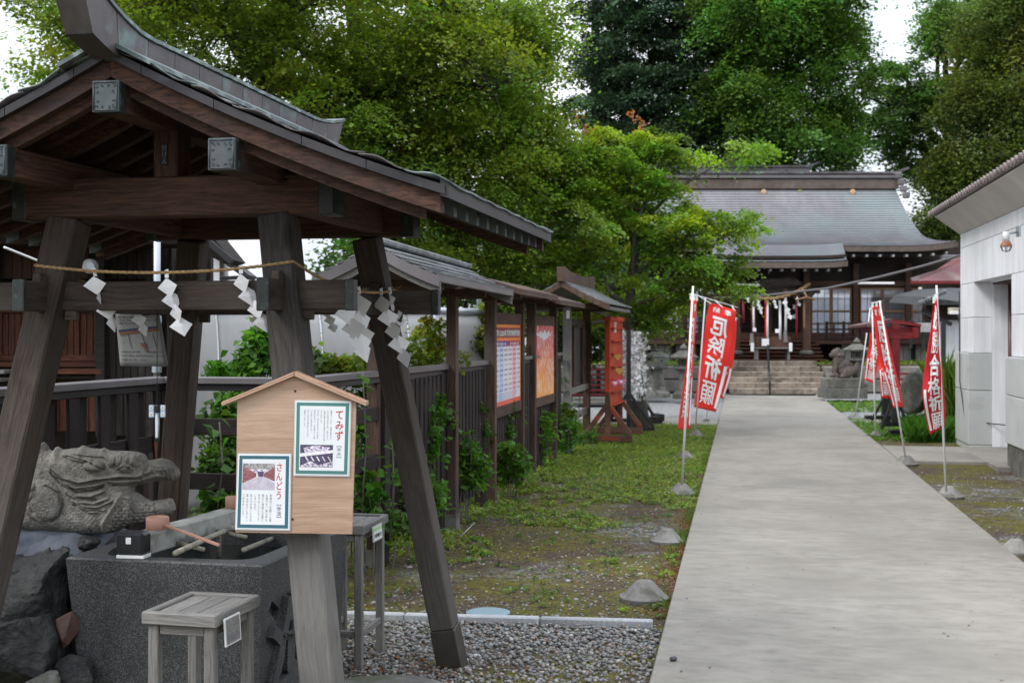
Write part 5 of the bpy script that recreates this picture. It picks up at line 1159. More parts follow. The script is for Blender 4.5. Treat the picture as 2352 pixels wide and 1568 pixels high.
# ------------------------------------------------------------------ ema rack, omikuji rack, red board
er = thing('votive_rack', (1.55, 19.2, GZ), 'orange red votive plaque rack on crossed wooden feet', 'votive rack')
ea, eb = P(1396, 985, 18.6), P(1424, 985, 20.1); ea.z = eb.z = 0; edv = (eb - ea).normalized(); enn = Vector((edv.y, -edv.x, 0))
def E_(s, t, z): return ea + edv * s + enn * t + Vector((0, 0, z))
Le = (eb - ea).length
for s in (0, Le):
    pp = beam('post', E_(s, 0, .72), E_(s, 0, 1.80), .075, .085, W_STAMP, er, up=edv); beam('post_foot', E_(s, 0, .05), E_(s, 0, .72), .075, .085, W_FOOT, er, up=edv); beam('foot', E_(s, -.36, .04), E_(s, .36, .04), .1, .09, W_FOOT, er)
    for sg_ in (-1, 1): beam('brace', E_(s, sg_ * .33, .10), E_(s, sg_ * .02, .52), .07, .05, W_FOOT, er, up=edv)
beam('top_rail', E_(-.1, 0, 1.80), E_(Le + .1, 0, 1.80), .12, .06, W_STAMP, er)
for k in range(7): z = .52 + k * .19; bx('panel', E_(Le / 2, .03, z + .09), (.02, Le - .1, .183), W_STAMP, er, -math.atan2(edv.x, edv.y)); bx('ledge', E_(Le / 2, .06, z), (.06, Le - .12, .02), W_STAMP, er, -math.atan2(edv.x, edv.y))
def heart(c, r, mat, label, wm=None):
    pts = [];
    for i in range(24):
        t = i / 24 * 6.2832; pts.append(c + Vector((16 * math.sin(t) ** 3, 0, 13 * math.cos(t) - 5 * math.cos(2 * t) - 2 * math.cos(3 * t) - math.cos(4 * t))) * (r / 17))
    t_ = prism('heart_plaque', pts, (0, .015, 0), mat); tag(t_, label, 'votive plaque')
    if wm: prism('heart_print', [c + (p - c) * .5 - Vector((0, .003, 0)) for p in pts], (0, .002, 0), wm, t_)
HG, HP = flat('heart_gold', (.55, .32, .07)), flat('heart_pink', (.75, .16, .30))
heart(P(1419, 819, 18.75), .06, HG, 'upper ochre heart shaped plaque on the orange rack'); heart(P(1423, 851, 18.7), .065, HG, 'lower ochre heart shaped plaque on the orange rack'); heart(P(1413, 879, 18.65), .062, HP, 'left pink heart plaque with a white heart on the rack', FLW); heart(P(1427, 876, 18.7), .06, HP, 'right pink heart plaque with a white heart on the rack', FLW)
for i, x in enumerate((1404, 1413)): tag(bx('paper_strip', P(x, 752, 18.9), (.03, .01, .16), FLW, None), ('left', 'right')[i] + ' white paper strip pinned at the top of the orange rack', 'paper strip')
om = thing('fortune_paper_rack', (1.95, 21.5, GZ), 'black framed rack thickly covered with knotted white fortune papers', 'fortune rack')
oa = P(1444, 985, 20.6); ob = P(1455, 985, 22.6); oa.z = ob.z = 0
for p in (oa, ob):
    pp = beam('post', p + Vector((0, 0, 0)), p + Vector((0, 0, 1.65)), .07, .07, DARKM, om)
    beam('foot', p + Vector((-.42, 0, .03)), p + Vector((.42, 0, .03)), .07, .06, DARKM, om)
    for sg_ in (-1, 1): beam('brace', p + Vector((sg_ * .40, 0, .06)), p + Vector((0, 0, .62)), .05, .04, DARKM, om, up=(0, 1, 0))
for k in range(7): beam('wire', oa + Vector((0, 0, .55 + k * .17)), ob + Vector((0, 0, .55 + k * .17)), .012, .012, DARKM, om, bev=.002)
n = 5200; t = rng.random(n); z = rng.uniform(.48, 1.6, n); cx = oa.x + (ob.x - oa.x) * t + rng.normal(0, .10, n); cy = oa.y + (ob.y - oa.y) * t
keep = (rng.random(n) < .97) & ~((z > 1.2) & (z < 1.3) & (rng.random(n) < .6)); cent = np.stack([cx, cy, z], 1)[keep]
v, f, c = leafset(cent, rng.uniform(.045, .10, len(cent)), np.ones((len(cent), 3)) * rng.uniform(.8, .95, (len(cent), 1)), 2.0, .2)
KP = attrm('knotted_paper', .8, .2); kp = mkmesh('knotted_papers', npmesh('kp', v, f, KP, c), KP, Matrix(), om); kp['kind'] = 'stuff'
rbz = thing('red_signboard', P(1474, 900, 24), 'narrow bright red signboard standing edge on behind the fortune papers', 'signboard')
prism('panel', [P(1465, 903, 24), P(1475, 906, 24), P(1482, 778, 24.6), P(1473, 790, 24)], (0.02, .5, 0), REDP, rbz)
for x in (1470, 1500): beam('brace', G(x + 4, 962, 0), P(1466, 880, 24), .03, .03, DARKM, rbz)
wb = thing('wooden_block', G(1500, 975, 0), 'small dark wooden foot lying beside the fortune rack', 'block'); bx('block', G(1490, 972, 0) + Vector((0, 0, .06)), (.5, .14, .12), W_FENCE, wb, .5); bx('block', G(1510, 965, 0) + Vector((0, 0, .06)), (.14, .4, .12), W_FENCE, wb, .2)
# ------------------------------------------------------------------ old timber hall at the left
hl = thing('timber_hall', P(150, 900, 9.9), 'old red brown timber hall with panelled doors behind the fence', 'hall')
dh = 9.9
def HB(nm, x0, x1, y0, y1, dd, th, mat, par=hl): a = P(x0, y1, dh); b = P(x1, y0, dh); return bx(nm, ((a.x + b.x) / 2, dh - dd, (a.z + b.z) / 2), (abs(b.x - a.x), th, abs(b.z - a.z)), mat, par, bev=.004)
W_HALLV = W_HALL
bx('wall', (-4.86, dh + .35, 1.5), (4.2, .3, 3.6), W_SHRD, hl)
def vplank(x0, x1, y0, y1, mat, o=0):
    xm = (x0 + x1) / 2; a = P(xm, y1, dh); b = P(xm, y0, dh); w = abs(x1 - x0) * dh / F - .004
    beam('plank', (a.x, dh - o, a.z), (a.x, dh - o, b.z), .02, w, mat, hl, up=(1, 0, 0), bev=.003)
for x in range(-700, 355, 22): vplank(x, x + 22, 470, 640, W_SHR if x < 200 else W_SHRD, -.03)
for x in range(250, 352, 17): vplank(x, x + 17, 655, 1000, W_GREY if x > 250 and False else W_DARK, .0)
for x in range(-700, 245, 15): vplank(x, x + 15, 700, 830, W_HALL, .0)
for x in range(120, 245, 17): vplank(x, x + 17, 872, 990, W_HALL, .0)
HB('beam', -700, 245, 652, 676, .08, .1, W_DARK); HB('beam', -60, 245, 684, 700, .05, .06, W_HALL); HB('sill', 120, 245, 845, 858, .08, .1, W_HALL); HB('sill', -60, 240, 830, 842, .06, .1, W_HALL); HB('sill', 120, 245, 860, 870, .04, .06, W_DARK)
for x0, x1 in ((-12, 2), (118, 132), (231, 252), (345, 358)): HB('post', x0, x1, 470, 1000, .06, .14, W_DARK)
for x0, x1 in ((2, 118), (134, 230)):
    HB('door_rail', x0, x1, 702, 718, .03, .03, W_HALL); HB('door_rail', x0, x1, 815, 829, .03, .03, W_HALL)
    for x in (x0 + 3, (x0 + x1) / 2, x1 - 5): HB('door_stile', x - 4, x + 4, 718, 815, .03, .03, W_HALL)
for k in range(5): HB('step', -40, 66 - k * 2, 846 + k * 17, 854 + k * 17, .35 + .14 * k, .26, W_GREY); 
for k in range(5): HB('riser', -40, 64 - k * 2, 854 + k * 17, 863 + k * 17, .22 + .14 * k, .02, W_DARK)
prism('hall_roof', [P(-1250, 480, 8.9), P(380, 480, 8.9), P(300, 400, 12), P(-1250, 400, 12)], (0, .05, -.1), TILEG, hl)

prism('eave', [P(-60, 470, 9.3), P(430, 470, 9.3), P(532, 596, 9.3), P(512, 604, 9.3), P(430, 560, 9.3), P(-60, 560, 9.3)], (0, .5, 0), W_SHRD, hl)
beam('gutter', P(436, 520, 9.2), P(533, 602, 9.2), .04, .05, DARKM, hl); HB('corner_post', 395, 402, 560, 900, .0, .2, W_SHRD)
HB('side_wall', 372, 470, 560, 705, -.25, .1, W_SHRD); 
ph = bpy.data.objects.new('x', None); bpy.data.objects.remove(ph)
nh = thing('pale_house', P(510, 620, 16), 'pale rendered house corner with dark eave beyond the hall', 'house')
bx('wall', P(430, 660, 16) + Vector((-.2, .3, 0)), (1.2, .5, 1.9), WHITEWALL, nh); prism('roof', [P(480, 560, 15.8), P(572, 632, 15.8), P(566, 642, 15.8), P(478, 580, 15.8)], (0, .5, 0), DARKM, nh); beam('gutter', P(505, 640, 15.6), P(569, 636, 15.6), .05, .05, DARKM, nh)
dp = tube('downpipe', [P(361, 470, 8.6), P(360, 905, 8.6)], .024, METALG, n=14); tag(dp, 'grey galvanised pipe standing between hall and pavilion', 'pipe')
for y in (675, 742, 855): lathe('bracket', P(360, y, 8.6), [(.033, 0), (.033, .05)], METALG, dp, 14)
rl = lathe('round_lamp', P(210, 612, 9.5), [(.055, 0), (.055, .05), (.045, .065), (.03, .07)], flat('frosted_white', (.62, .63, .62), .3), n=24, axis=(0, -1, 0)); tag(rl, 'round white wall lamp on the dark hall wall', 'wall lamp'); lathe('bezel', P(210, 612, 9.42), [(.033, 0), (.03, .02)], METALG, rl, 20, axis=(0, -1, 0))
wr_ = tube('white_cable', sag(P(10, 568, 7.8), P(120, 612, 8.2), .0), .0075, FLW); tag(wr_, 'short white cable slanting down in front of the hall wall', 'cable')
# laminated notice and banner
ln = thing('laminated_notice', P(325, 840, 6.35), 'grey laminated hand washing notice hanging behind the front rail', 'notice')
def LN(s, t, o=0):
    x = 264 + 100 * s + (22 if s > .5 else 12) * t * 1.0; y = 712 + (128 + 4 * s) * t - 2 * s; return P(x, y, 6.35 - .003 * math.sin(s * 3.1)) + Vector((0, -o, 0))
grid('page', lambda s, t: LN(s, t), 8, 10, M('cloudy_laminate', [(.20, .20, .20), (.36, .36, .355)], scale=4, rough=.3, bump=.1, spec=.5), ln, thick=(0, .004, 0))
def lnt(body, s0, s1, t, h_, bold=0):
    v, f = textmesh(body, bold); w0 = max(p.x for p in v); mk('lettering', [LN(s0 + (s1 - s0) * p.x / w0, t - p.y * h_, .003) for p in v], f, INKB, ln)
lnt('手水の使い方に関して', .05, .93, .055, .075, .03)
for b, s1_, t in (('現在、新型コロナ感染症の感染防止に努めております。', .93, .145), ('そのため、手水は流水をお使いくださるようご協力', .93, .20), ('お願い申し上げます。', .5, .255), ('まず左手を洗い右手を清めて、両手をお清めください。', .96, .76), ('口をすすぐ場合は、両手で流水を受けて、口をすすぎ', .97, .83), ('手を軽く洗いお流しください。', .62, .90)): lnt(b, .05, s1_, t, .036, .01)
lf = lambda a, b, o=.004: LN(a, b, o)
mk('printed_picture', [lf(.04, .355), lf(.9, .29), lf(.93, .33), lf(.05, .40)], [(0, 1, 2, 3)], flat('slate_blue_print', (.06, .075, .14)), ln); mk('printed_picture', [lf(.05, .40), lf(.93, .33), lf(.94, .375), lf(.08, .455)], [(0, 1, 2, 3)], flat('tan_print', (.26, .13, .08)), ln)
for a in (.25, .52, .77): mk('printed_line', [lf(a, .42), lf(a + .012, .42), lf(a + .062, .69), lf(a + .05, .69)], [(0, 1, 2, 3)], INKB, ln)
mk('printed_picture', [lf(.50, .59), lf(.60, .585), lf(.61, .65), (lf(.60, .73)), lf(.56, .745), lf(.53, .70)], [tuple(range(6))], bpy.data.materials['tan_print'], ln)
bn_ = thing('white_banner', P(430, 800, 8.2), 'hanging white cloth with metal eyelets behind the rear pillar', 'cloth')
grid('cloth', lambda s, t: P(392 + 62 * s + 8 * t, 690 + 180 * t + 8 * s, 8.3 + .05 * math.sin(s * 9 + t * 3) + .15 * s), 14, 20, TARP, bn_, thick=(0, .004, 0))
for y in (765,): lathe('eyelet', P(398, y, 8.18), [(.009, 0), (.008, .006)], DARKM, bn_, 12, axis=(0, -1, 0))
# ------------------------------------------------------------------ grey sheeted wall behind the hedge
gw = thing('sheeted_wall', (-1.5, 12, 0), 'long pale grey sheeted screen with a rounded pipe edge behind the fence', 'screen')
def GW(s, z): 
    a = Vector((-3.4, 10.4, 0)).lerp(Vector((-.28, 14.2, 0)), s); bulge = .10 * math.sin(s * 17) * .3 - .12 * (z / 1.8) ** 6; return Vector((a.x + bulge * .5, a.y - bulge, z))
for i in range(4):
    grid('sheet', lambda s, t, i=i: GW((i + s * .985) / 4, 1.80 * (1 - t)) + Vector((0, .008 * math.sin(s * 25) * (.3 + t), 0)), 26, 14, TARP, gw, thick=(0, .01, 0))
tube('top_pipe', [GW(s / 10, 1.83) for s in range(11)], .045, METALG, gw, 10)
tube('wall_pole', [GW(.84, 0) - Vector((0, .1, 0)), GW(.84, 1.9) - Vector((0, .1, 0))], .02, METALG, gw, 8)
# ------------------------------------------------------------------ lamp pole
lp = thing('lamp_pole', P(1101, 760, 26), 'slim pale metal pole with a small orange lamp head behind the roofs', 'pole')
tube('pole', [P(1099, 760, 26), P(1103, 552, 26)], .05, METALG, lp, 10); lathe('lamp_head', P(1103, 556, 26), [(.12, 0), (.14, .1), (.06, .22)], DARKM, lp, 12); lathe('lamp', P(1103, 548, 26), [(.06, 0), (.05, .08)], HG, lp, 10)
# ------------------------------------------------------------------ shrine hall
SH = thing('shrine_hall', P(1792, 830, 36), 'shrine main hall with a broad green copper roof at the end of the path', 'shrine')
SX = lambda x, d: (x - CX) * d / F
SZ = lambda y, d: H - (y - HY) * d / F
ROOFM = M('shrine_copper_roof', [(.215, .205, .225), (.275, .27, .29)], scale=1.5, stretch=(2.5, 1, .4), detail=9, rough=.4, metal=.1, bump=.2, spec=.5, patch=(.24, .285, .295), patch_scale=.35, patch_ramp=(.42, .62), big=.12, bigscale=.3)
xc = SX(1790, 37.5); dR, dE, dPo = 41.0, 37.3, 34.6
zR, zE, zPo = SZ(428, dR), SZ(566, dE), SZ(603, dPo)
def roofprof(t):   # 0 ridge, 1 main eave, up to 1.75 porch eave
    y = dR + (dE - dR) * t; z = zE + (zR - zE) * (.39 * (1 - t) + .61 * (1 - t) ** 2) if t <= 1 else zE + (zPo - zE) * (t - 1) / .73
    return y, z
def halfw(t): return 4.48 + .10 * t + (.76 * max(0, (t - .70) / .30) ** 1.8)
def eavup(x, t): return .16 * max(0, (abs(x) - 3.6) / 1.7) ** 2.2 * t
vs = []; fs = []; ncx = 44; rows = 34
for r_ in range(rows):
    t0, t1 = r_ / rows, (r_ + 1) / rows
    for k, t in ((0, t0), (1, t1)):
        y, z = roofprof(t); w = halfw(t)
        for i in range(ncx + 1):
            x = -w + 2 * w * i / ncx; vs.append((xc + x, y - .012 * k, z + eavup(x, t) + .022 * k))
    for i in range(ncx): a = r_ * 2 * (ncx + 1) + i; fs.append((a, a + 1, a + ncx + 2, a + ncx + 1))
    if r_: 
        for i in range(ncx): a = (r_ * 2 - 1) * (ncx + 1) + i; fs.append((a, a + 1, a + ncx + 2, a + ncx + 1))
mk('roof', vs, fs, ROOFM, SH)
# back slope and gables close the roof
vs = []; 
for t in (0, .5, 1): w = halfw(t); y, z = roofprof(t); yb = dR + (dR - y) + .2; vs += [(xc - w, yb, z), (xc + w, yb, z)]
mk('rear_roof', vs, [(0, 1, 3, 2), (2, 3, 5, 4)], ROOFM, SH)
px = 2.02; pl_ = []
vs = []; fs = []; rows2 = 15
for r_ in range(rows2):
    for k in (0, 1):
        t = .96 + .77 * (r_ + k) / rows2; y, z = roofprof(max(t, 1)) if t > 1 else roofprof(t); fl_ = .12 * max(0, (t - 1) / .73) ** 2
        for i in range(19): u = -1 + 2 * i / 18; qq = min(1, max(0, (t - 1) / .73)); vs.append((7.88 - .62 * qq + u * (1.88 + .03 * qq), y - .012 * k - .02, z + .02 * k + .012 + .05 * abs(u) ** 5))
    for i in range(18): a = r_ * 38 + i; fs.append((a, a + 1, a + 20, a + 19))
    if r_:
        for i in range(18): a = r_ * 38 - 19 + i; fs.append((a, a + 1, a + 20, a + 19))
mk('porch_roof', vs, fs, ROOFM, SH)
BROWNF = M('brown_fascia', [(.07, .05, .04), (.12, .09, .075)], scale=6, rough=.6, bump=.1)
def curved_fascia(nm, w, t, th, hh, upf, mat, dz=0.0, dy=0.0, xc=xc):
    y, z = roofprof(t); vs = []; n = 30
    for i in range(n + 1):
        x = -w + 2 * w * i / n; zz = z + (eavup(x, 1) if upf else .05 * abs(x / w) ** 5 + .03) + dz
        vs += [(xc + x, y - th + dy, zz), (xc + x, y + th + dy, zz), (xc + x, y + th + dy, zz - hh), (xc + x, y - th + dy, zz - hh)]
    return mk(nm, vs, [[i * 4 + k, i * 4 + 4 + k, i * 4 + 4 + (k + 1) % 4, i * 4 + (k + 1) % 4] for i in range(n) for k in range(4)] + [[0, 1, 2, 3], [n * 4 + k for k in (3, 2, 1, 0)]], mat, SH)
curved_fascia('eave_fascia', 5.22, 1.0, .06, .15, True, BROWNF, 0); curved_fascia('porch_fascia', 1.93, 1.73, .06, .15, False, BROWNF, -.03, 0, 7.26)
curved_fascia('eave_rafters', 5.0, .97, .5, .12, True, W_SHRD, -.2, .6); curved_fascia('porch_soffit', 1.8, 1.45, .9, .08, False, W_SHRD, -.07, 0, 7.4)
for i in range(26):
    x = xc - 4.9 + 9.8 * i / 25; bx('rafter_tip', (x, dE + .12, zE - .27 + eavup(x - xc, 1)), (.07, .25, .07), W_PALE if i % 1 == 0 else W_SHR, SH)
for i in range(12): x = 7.26 - 1.75 + 3.5 * i / 11; bx('rafter_tip', (x, dPo + .15, zPo - .2), (.06, .2, .06), W_PALE, SH)
# ridge stack
bx('ridge_base', (xc, dR, zR + .05), (9.1, .5, .30), BROWNF, SH); bx('ridge_course', (xc, dR, zR + .28), (9.1, .62, .09), RAILG, SH); bx('ridge_top', (xc, dR, zR + .40), (9.35, .5, .10), COPPER, SH, bev=.03)
bx('upper_ridge', (xc - 2.1, dR + 1.2, zR + .62), (8.1, .5, .22), RAILG, SH); bx('upper_ridge_cap', (xc - 2.1, dR + 1.2, zR + .77), (8.3, .6, .07), COPPER, SH)
for sx in (-1, 1):
    for k in range(4): bx('ridge_end_tile', (xc + sx * (4.50 + .05 * k), dR - .32 - k * .12, zR + .30 - k * .22), (.20, .2, .20), RAILG, SH, bev=.03)
    beam('ridge_horn', (xc + sx * 4.5, dR, zR + .44), (xc + sx * 4.95, dR, zR + .60), .08, .08, COPPER, SH)
beam('ridge_horn', (xc + 1.95, dR + 1.2, zR + .8), (xc + 2.35, dR + 1.2, zR + .95), .07, .07, COPPER, SH)
for x in (1754, 1958): lathe('gold_crest', P(x, 441, dR - .3), [(.085, 0), (.085, .05), (.05, .06)], flat('dull_gold', (.50, .32, .17), .45, .5), SH, 20, axis=(0, -1, 0))
bx('corner_tile', P(2182, 594, dE - .1), (.5, .3, .22), TILEG, SH, .0, .04)
# body
wy = 38.6
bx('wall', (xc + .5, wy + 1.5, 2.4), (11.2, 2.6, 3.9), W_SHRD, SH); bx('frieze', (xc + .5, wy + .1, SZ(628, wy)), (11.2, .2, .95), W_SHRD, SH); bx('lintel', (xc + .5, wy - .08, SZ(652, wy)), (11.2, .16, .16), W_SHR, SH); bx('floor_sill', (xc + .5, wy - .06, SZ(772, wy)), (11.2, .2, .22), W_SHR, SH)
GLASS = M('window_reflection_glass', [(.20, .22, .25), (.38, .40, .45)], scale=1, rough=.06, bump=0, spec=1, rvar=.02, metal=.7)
CURT_SKY = M('sky_mirror_curtain', [(.70, .72, .80), (.82, .84, .90)], scale=3, stretch=(6, 1, 1), rough=.09, bump=0, big=.05, metal=.7, spec=.8, rvar=.02)  # curtain made pale and mirror-like to stand in for sky reflected in the panes
W_PINE = woodm('window_frame_wood', (.16, .085, .045), (.30, .175, .10), knots=False)
def window(x0, x1, y0, y1, cover):
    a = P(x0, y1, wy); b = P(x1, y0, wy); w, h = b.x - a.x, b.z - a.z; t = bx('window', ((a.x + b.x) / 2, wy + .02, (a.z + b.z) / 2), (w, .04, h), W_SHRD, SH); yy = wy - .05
    for i in range(2):
        xa = a.x + w * i / 2; xb = xa + w / 2
        for z0, z1, mt in ((a.z, a.z + h * .5, CURT_SKY if cover == 2 else GLASS), (a.z + h * .52, b.z, CURT_SKY if cover == 2 else GLASS)):
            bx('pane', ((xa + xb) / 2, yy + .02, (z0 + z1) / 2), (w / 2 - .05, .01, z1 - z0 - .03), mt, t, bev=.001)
            if cover == 1 and mt is GLASS and z0 > a.z + .1: bx('sky_reflection_blind', ((xa + xb) / 2, yy + .012, z1 - (z1 - z0) * .22), (w / 2 - .06, .008, (z1 - z0) * .40), CURT_SKY, t, bev=.001)  # bright upper strip imitates the sky reflection in the glass
        for x in (xa + .025, xb - .025): bx('stile', (x, yy, (a.z + b.z) / 2), (.045, .04, h), W_PINE, t)
        for k in (1, 2): bx('glazing_bar', (xa + (xb - xa) * k / 3, yy + .008, (a.z + b.z) / 2), (.014, .012, h - .05), W_PINE, t, bev=.002)
        for z in (a.z + h * .25, a.z + h * .76): bx('glazing_bar', ((xa + xb) / 2, yy + .006, z), (w / 2 - .05, .012, .014), W_PINE, t, bev=.002)
    for z in (a.z + .03, a.z + h * .51, b.z - .03): bx('frame_rail', ((a.x + b.x) / 2, yy - .004, z), (w, .045, .05), W_PINE, t)
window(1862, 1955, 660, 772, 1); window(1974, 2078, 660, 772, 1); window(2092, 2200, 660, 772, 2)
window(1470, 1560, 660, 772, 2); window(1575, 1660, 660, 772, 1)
for x in (1852, 1965, 2085, 2212, 1465, 1568, 1668): bx('column', (SX(x, wy - .12), wy - .12, 2.15), (.17, .17, 3.1), W_SHR, SH)
for x in (1700, 1735, 1770, 1805, 1838): bx('door_frame', (SX(x, wy), wy - .02, SZ(716, wy)), (.06, .05, 1.7), W_SHR, SH)
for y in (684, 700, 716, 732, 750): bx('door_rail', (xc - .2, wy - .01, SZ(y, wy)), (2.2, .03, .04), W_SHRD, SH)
for x, y in ((1826, 705), (1826, 727)): bx('white_card', P(x, y, wy - .1), (.13, .02, .13), PAPER, SH)
# veranda, rail and pale skirting
vy = 37.2
bx('veranda', (xc, vy + .45, SZ(786, vy)), (10.6, 1.5, .10), W_SHR, SH)
for x0, x1 in ((1895, 2208), (1400, 1672)):
    for y in (742, 756, 775): beam('railing', (SX(x0, vy), vy - .2, SZ(y, vy)), (SX(x1, vy), vy - .2, SZ(y, vy)), .05, .045, W_SHRD, SH)
    for k in range(9): x = x0 + (x1 - x0) * k / 8; beam('baluster', (SX(x, vy), vy - .2, SZ(738, vy)), (SX(x, vy), vy - .2, SZ(786, vy)), .07, .07, W_SHRD, SH)
for x0, x1 in ((1930, 2212), (1380, 1660)):
    n_ = int((x1 - x0) / 13)
    for k in range(n_): x = x0 + (k + .5) * (x1 - x0) / n_; beam('skirting_board', (SX(x, vy), vy + .12, SZ(832, vy)), (SX(x, vy), vy + .12, SZ(792, vy)), .03, (x1 - x0) / n_ * vy / F - .012, W_PALE, SH, up=(1, 0, 0))
    for k in range(6): x = x0 + k * (x1 - x0) / 5; bx('base_post', (SX(x, vy), vy + .05, SZ(812, vy)), (.1, .12, .56), W_SHRD, SH)
# porch: columns, carved beam, steps, offering box
py_ = 35.3
for x in (1852, 1690):
    c = bx('porch_column', (SX(x, py_), py_, SZ(738, py_)), (.20, .20, 2.0), W_SHR, SH); lathe('column_base', (SX(x, py_), py_, SZ(812, py_)), [(.20, 0), (.20, .06), (.16, .09)], STONE, c, 12)
CARVE = M('carved_wood', [(.015, .011, .01), (.06, .045, .038)], scale=9, rough=.8, bump=1, bdist=.05)
bx('rainbow_beam', (7.28 + .1, py_, SZ(671, py_)), (2.15, .22, .22), CARVE, SH, bev=.06)
mkmesh('carved_frogleg', rockmesh(0, (.85, .14, .27), 61, 4, amp=.3, fr=3), CARVE, Matrix.Translation((7.48 - .15, py_ - .05, SZ(652, py_))), SH, True)
for x in (1868, 1680): mkmesh('carved_nosing', rockmesh(0, (.26, .12, .12), 63, 3, amp=.4, fr=3), CARVE, Matrix.Translation(P(x, 668, py_ - .05)), SH, True)
for k in range(6): yy = 826 - k * 8.5; bx('wooden_step', (7.6, 35.9 + k * .17, SZ(yy, 36) + .0), (2.55, .24, .045), W_HALL, SH); bx('step_riser', (7.6, 35.98 + k * .17, SZ(yy, 36) - .06), (2.5, .02, .08), W_SHR, SH)
for x0, x1, y in ((1718, 1768, 649), (1700, 1704, 649)): pass
lamps = [(1746, 656, 2.0), (1990, 649, 1.05), (2128, 661, .55)]
for i, (x, y, w) in enumerate(((1725, 657, .9), (2012, 650, 1.05), (2130, 662, .5))): tag(bx('tube_light', P(x, y - (3 if i < 1 else 0), 36.5 if i else 35.2), (w, .06, .06), FLW), ('long white tube light under the porch eave', 'long white tube light above the middle windows', 'short white tube light under the red roof')[i], 'tube light')
ob_ = thing('offering_box', P(1772, 812, 35.2), 'wooden offering box on legs with white notices in front of the shrine doors', 'offering box')
bx('box', P(1773, 785, 35.2), (.95, .45, .30), W_SHR, ob_); 
for k in range(9): bx('grille_bar', P(1738 + k * 8.8, 771, 35.2), (.035, .44, .03), W_SHRD, ob_)
for x in (1737, 1809): bx('leg', P(x, 812, 35.1), (.07, .3, .34), W_GREY, ob_)
bx('shelf', P(1773, 799, 35.1), (1.0, .5, .04), W_GREY, ob_)
for x, y, w, h_ in ((1733, 757, .09, .10), (1758, 786, .20, .20), (1785, 760, .11, .11), (1728, 797, .09, .24), (1816, 797, .09, .24)): bx('white_notice', P(x, y, 34.85), (w, .02, h_), PAPER, ob_)
# bell ropes and straw rope
RG = 'bell ropes hanging in the shrine porch'; names = ['leftmost', 'second', 'third', 'fourth', 'fifth', 'rightmost']
for i, (x, y0, y1, m1, m2) in enumerate(((1707, 690, 742, REDP, None), (1727, 690, 765, REDP, FLW), (1759, 690, 790, REDFL, FLW), (1791, 690, 780, FLW, None), (1804, 680, 758, FLW, None), (1829, 690, 778, REDP, None))):
    t = thing('bell_rope', P(x, y1, 35.0), names[i] + (' red and white' if m2 else ' white' if m1 is FLW else ' red') + ' bell rope hanging in the shrine porch', 'bell rope', RG)
    tube('rope', [P(x, y0, 35), P(x + 1, (y0 + y1) / 2, 35), P(x + .5, y1, 35)], .035, m1, t, 6)
    if m2: tube('rope', [P(x + 4, y0, 34.95), P(x + 4, y1 - 8, 34.95)], .028, m2, t, 6)
    lathe('bell', P(x, y0 - 2, 35) , [(.04, 0), (.09, .05), (.09, .12), (.03, .18)], HG if False else W_SHR, t, 10)
    if i in (1, 4): lathe('tassel', P(x, y1 + 28, 35), [(.07, 0), (.055, .2), (.04, .34)], W_GREY, t, 10)
sr = thing('shimenawa', P(1780, 678, 34.9), 'thick twisted straw rope sagging across the shrine porch', 'straw rope')
rp_ = [P(1703 + 157 * i / 64, 668 + 22 * (1 - (2 * (i / 64) - .86) ** 2) - 10 * (i / 64), 34.85) for i in range(65)]
vs, fs = [], []
for ph in (0, 3.14):
    q = [p + Vector((0, math.cos(i * .6 + ph) * .022, math.sin(i * .6 + ph) * .022)) for i, p in enumerate(rp_)]; tubev(q, .032, 6, vs, fs)
mk('twist', vs, fs, ROPE2, sr, True); tube('cord', [P(1842, 662, 34.8), P(1858, 690, 34.8)], .025, ROPE2, sr)
for i, (x, y, n_) in enumerate(((1716, 680, 2), (1739, 685, 4), (1778, 688, 3), (1802, 688, 5), (1831, 682, 3))): shide(P(x, y, 34.8) , names[i] + ' white paper streamer on the shrine rope', .17 if n_ > 3 else .12, .2, .02, n_, 0, 30 + i)
hang = thing('roofed_lantern', P(1851, 690, 34.7), 'small orange brown roofed plaque fixed on the right porch column', 'plaque')
for sx in (-1, 1): beam('roof_board', P(1851, 682, 34.7), P(1851 + sx * 21, 688, 34.7), .25, .03, W_PINE, hang)
bx('hanging_stick', P(1847, 721, 34.7), (.05, .04, .75), W_PINE, hang)
# ------------------------------------------------------------------ stone stairs and terrace
ss = thing('stone_stairs', P(1790, 905, 33), 'broad worn stone stairs rising from the path to the shrine', 'stairs')
sxc = SX(1792, 33.2)
for k in range(6):
    y0 = 32.9 + k * .36; xx = sxc - 1.33; z = .135 * k; tot = 0
    while tot < 2.66 - .05:
        w = min(random.uniform(.45, .95), 2.66 - tot); 
        if 2.66 - tot - w < .2: w = 2.66 - tot
        bx('step_block', (xx + tot + w / 2, y0 + .2, z + .06), (w - .006, .44, .15), STEPST, ss, bev=.012); tot += w
bx('landing', (sxc, 35.6, .73), (2.7, 1.4, .16), STEPST, ss)
hr = thing('handrail', P(1764, 905, 33), 'dark metal handrail up the middle of the stone stairs', 'handrail')
tube('rail', [P(1763, 778, 35.2), P(1766, 850, 33.6), P(1768, 862, 32.9)], .03, DARKM, hr, 8); tube('newel', [P(1768, 858, 32.9), P(1768, 908, 32.9)], .03, DARKM, hr, 8); tube('newel', [P(1764, 780, 35), P(1764, 832, 35)], .03, DARKM, hr, 8)
tw = thing('terrace_wall', P(1500, 900, 34.4), 'low stone retaining wall of the shrine terrace, grass on top', 'stone wall')
TWM = M('terrace_stone', [(.10, .09, .08), (.2, .185, .165)], scale=5, rough=.9, bump=.6)
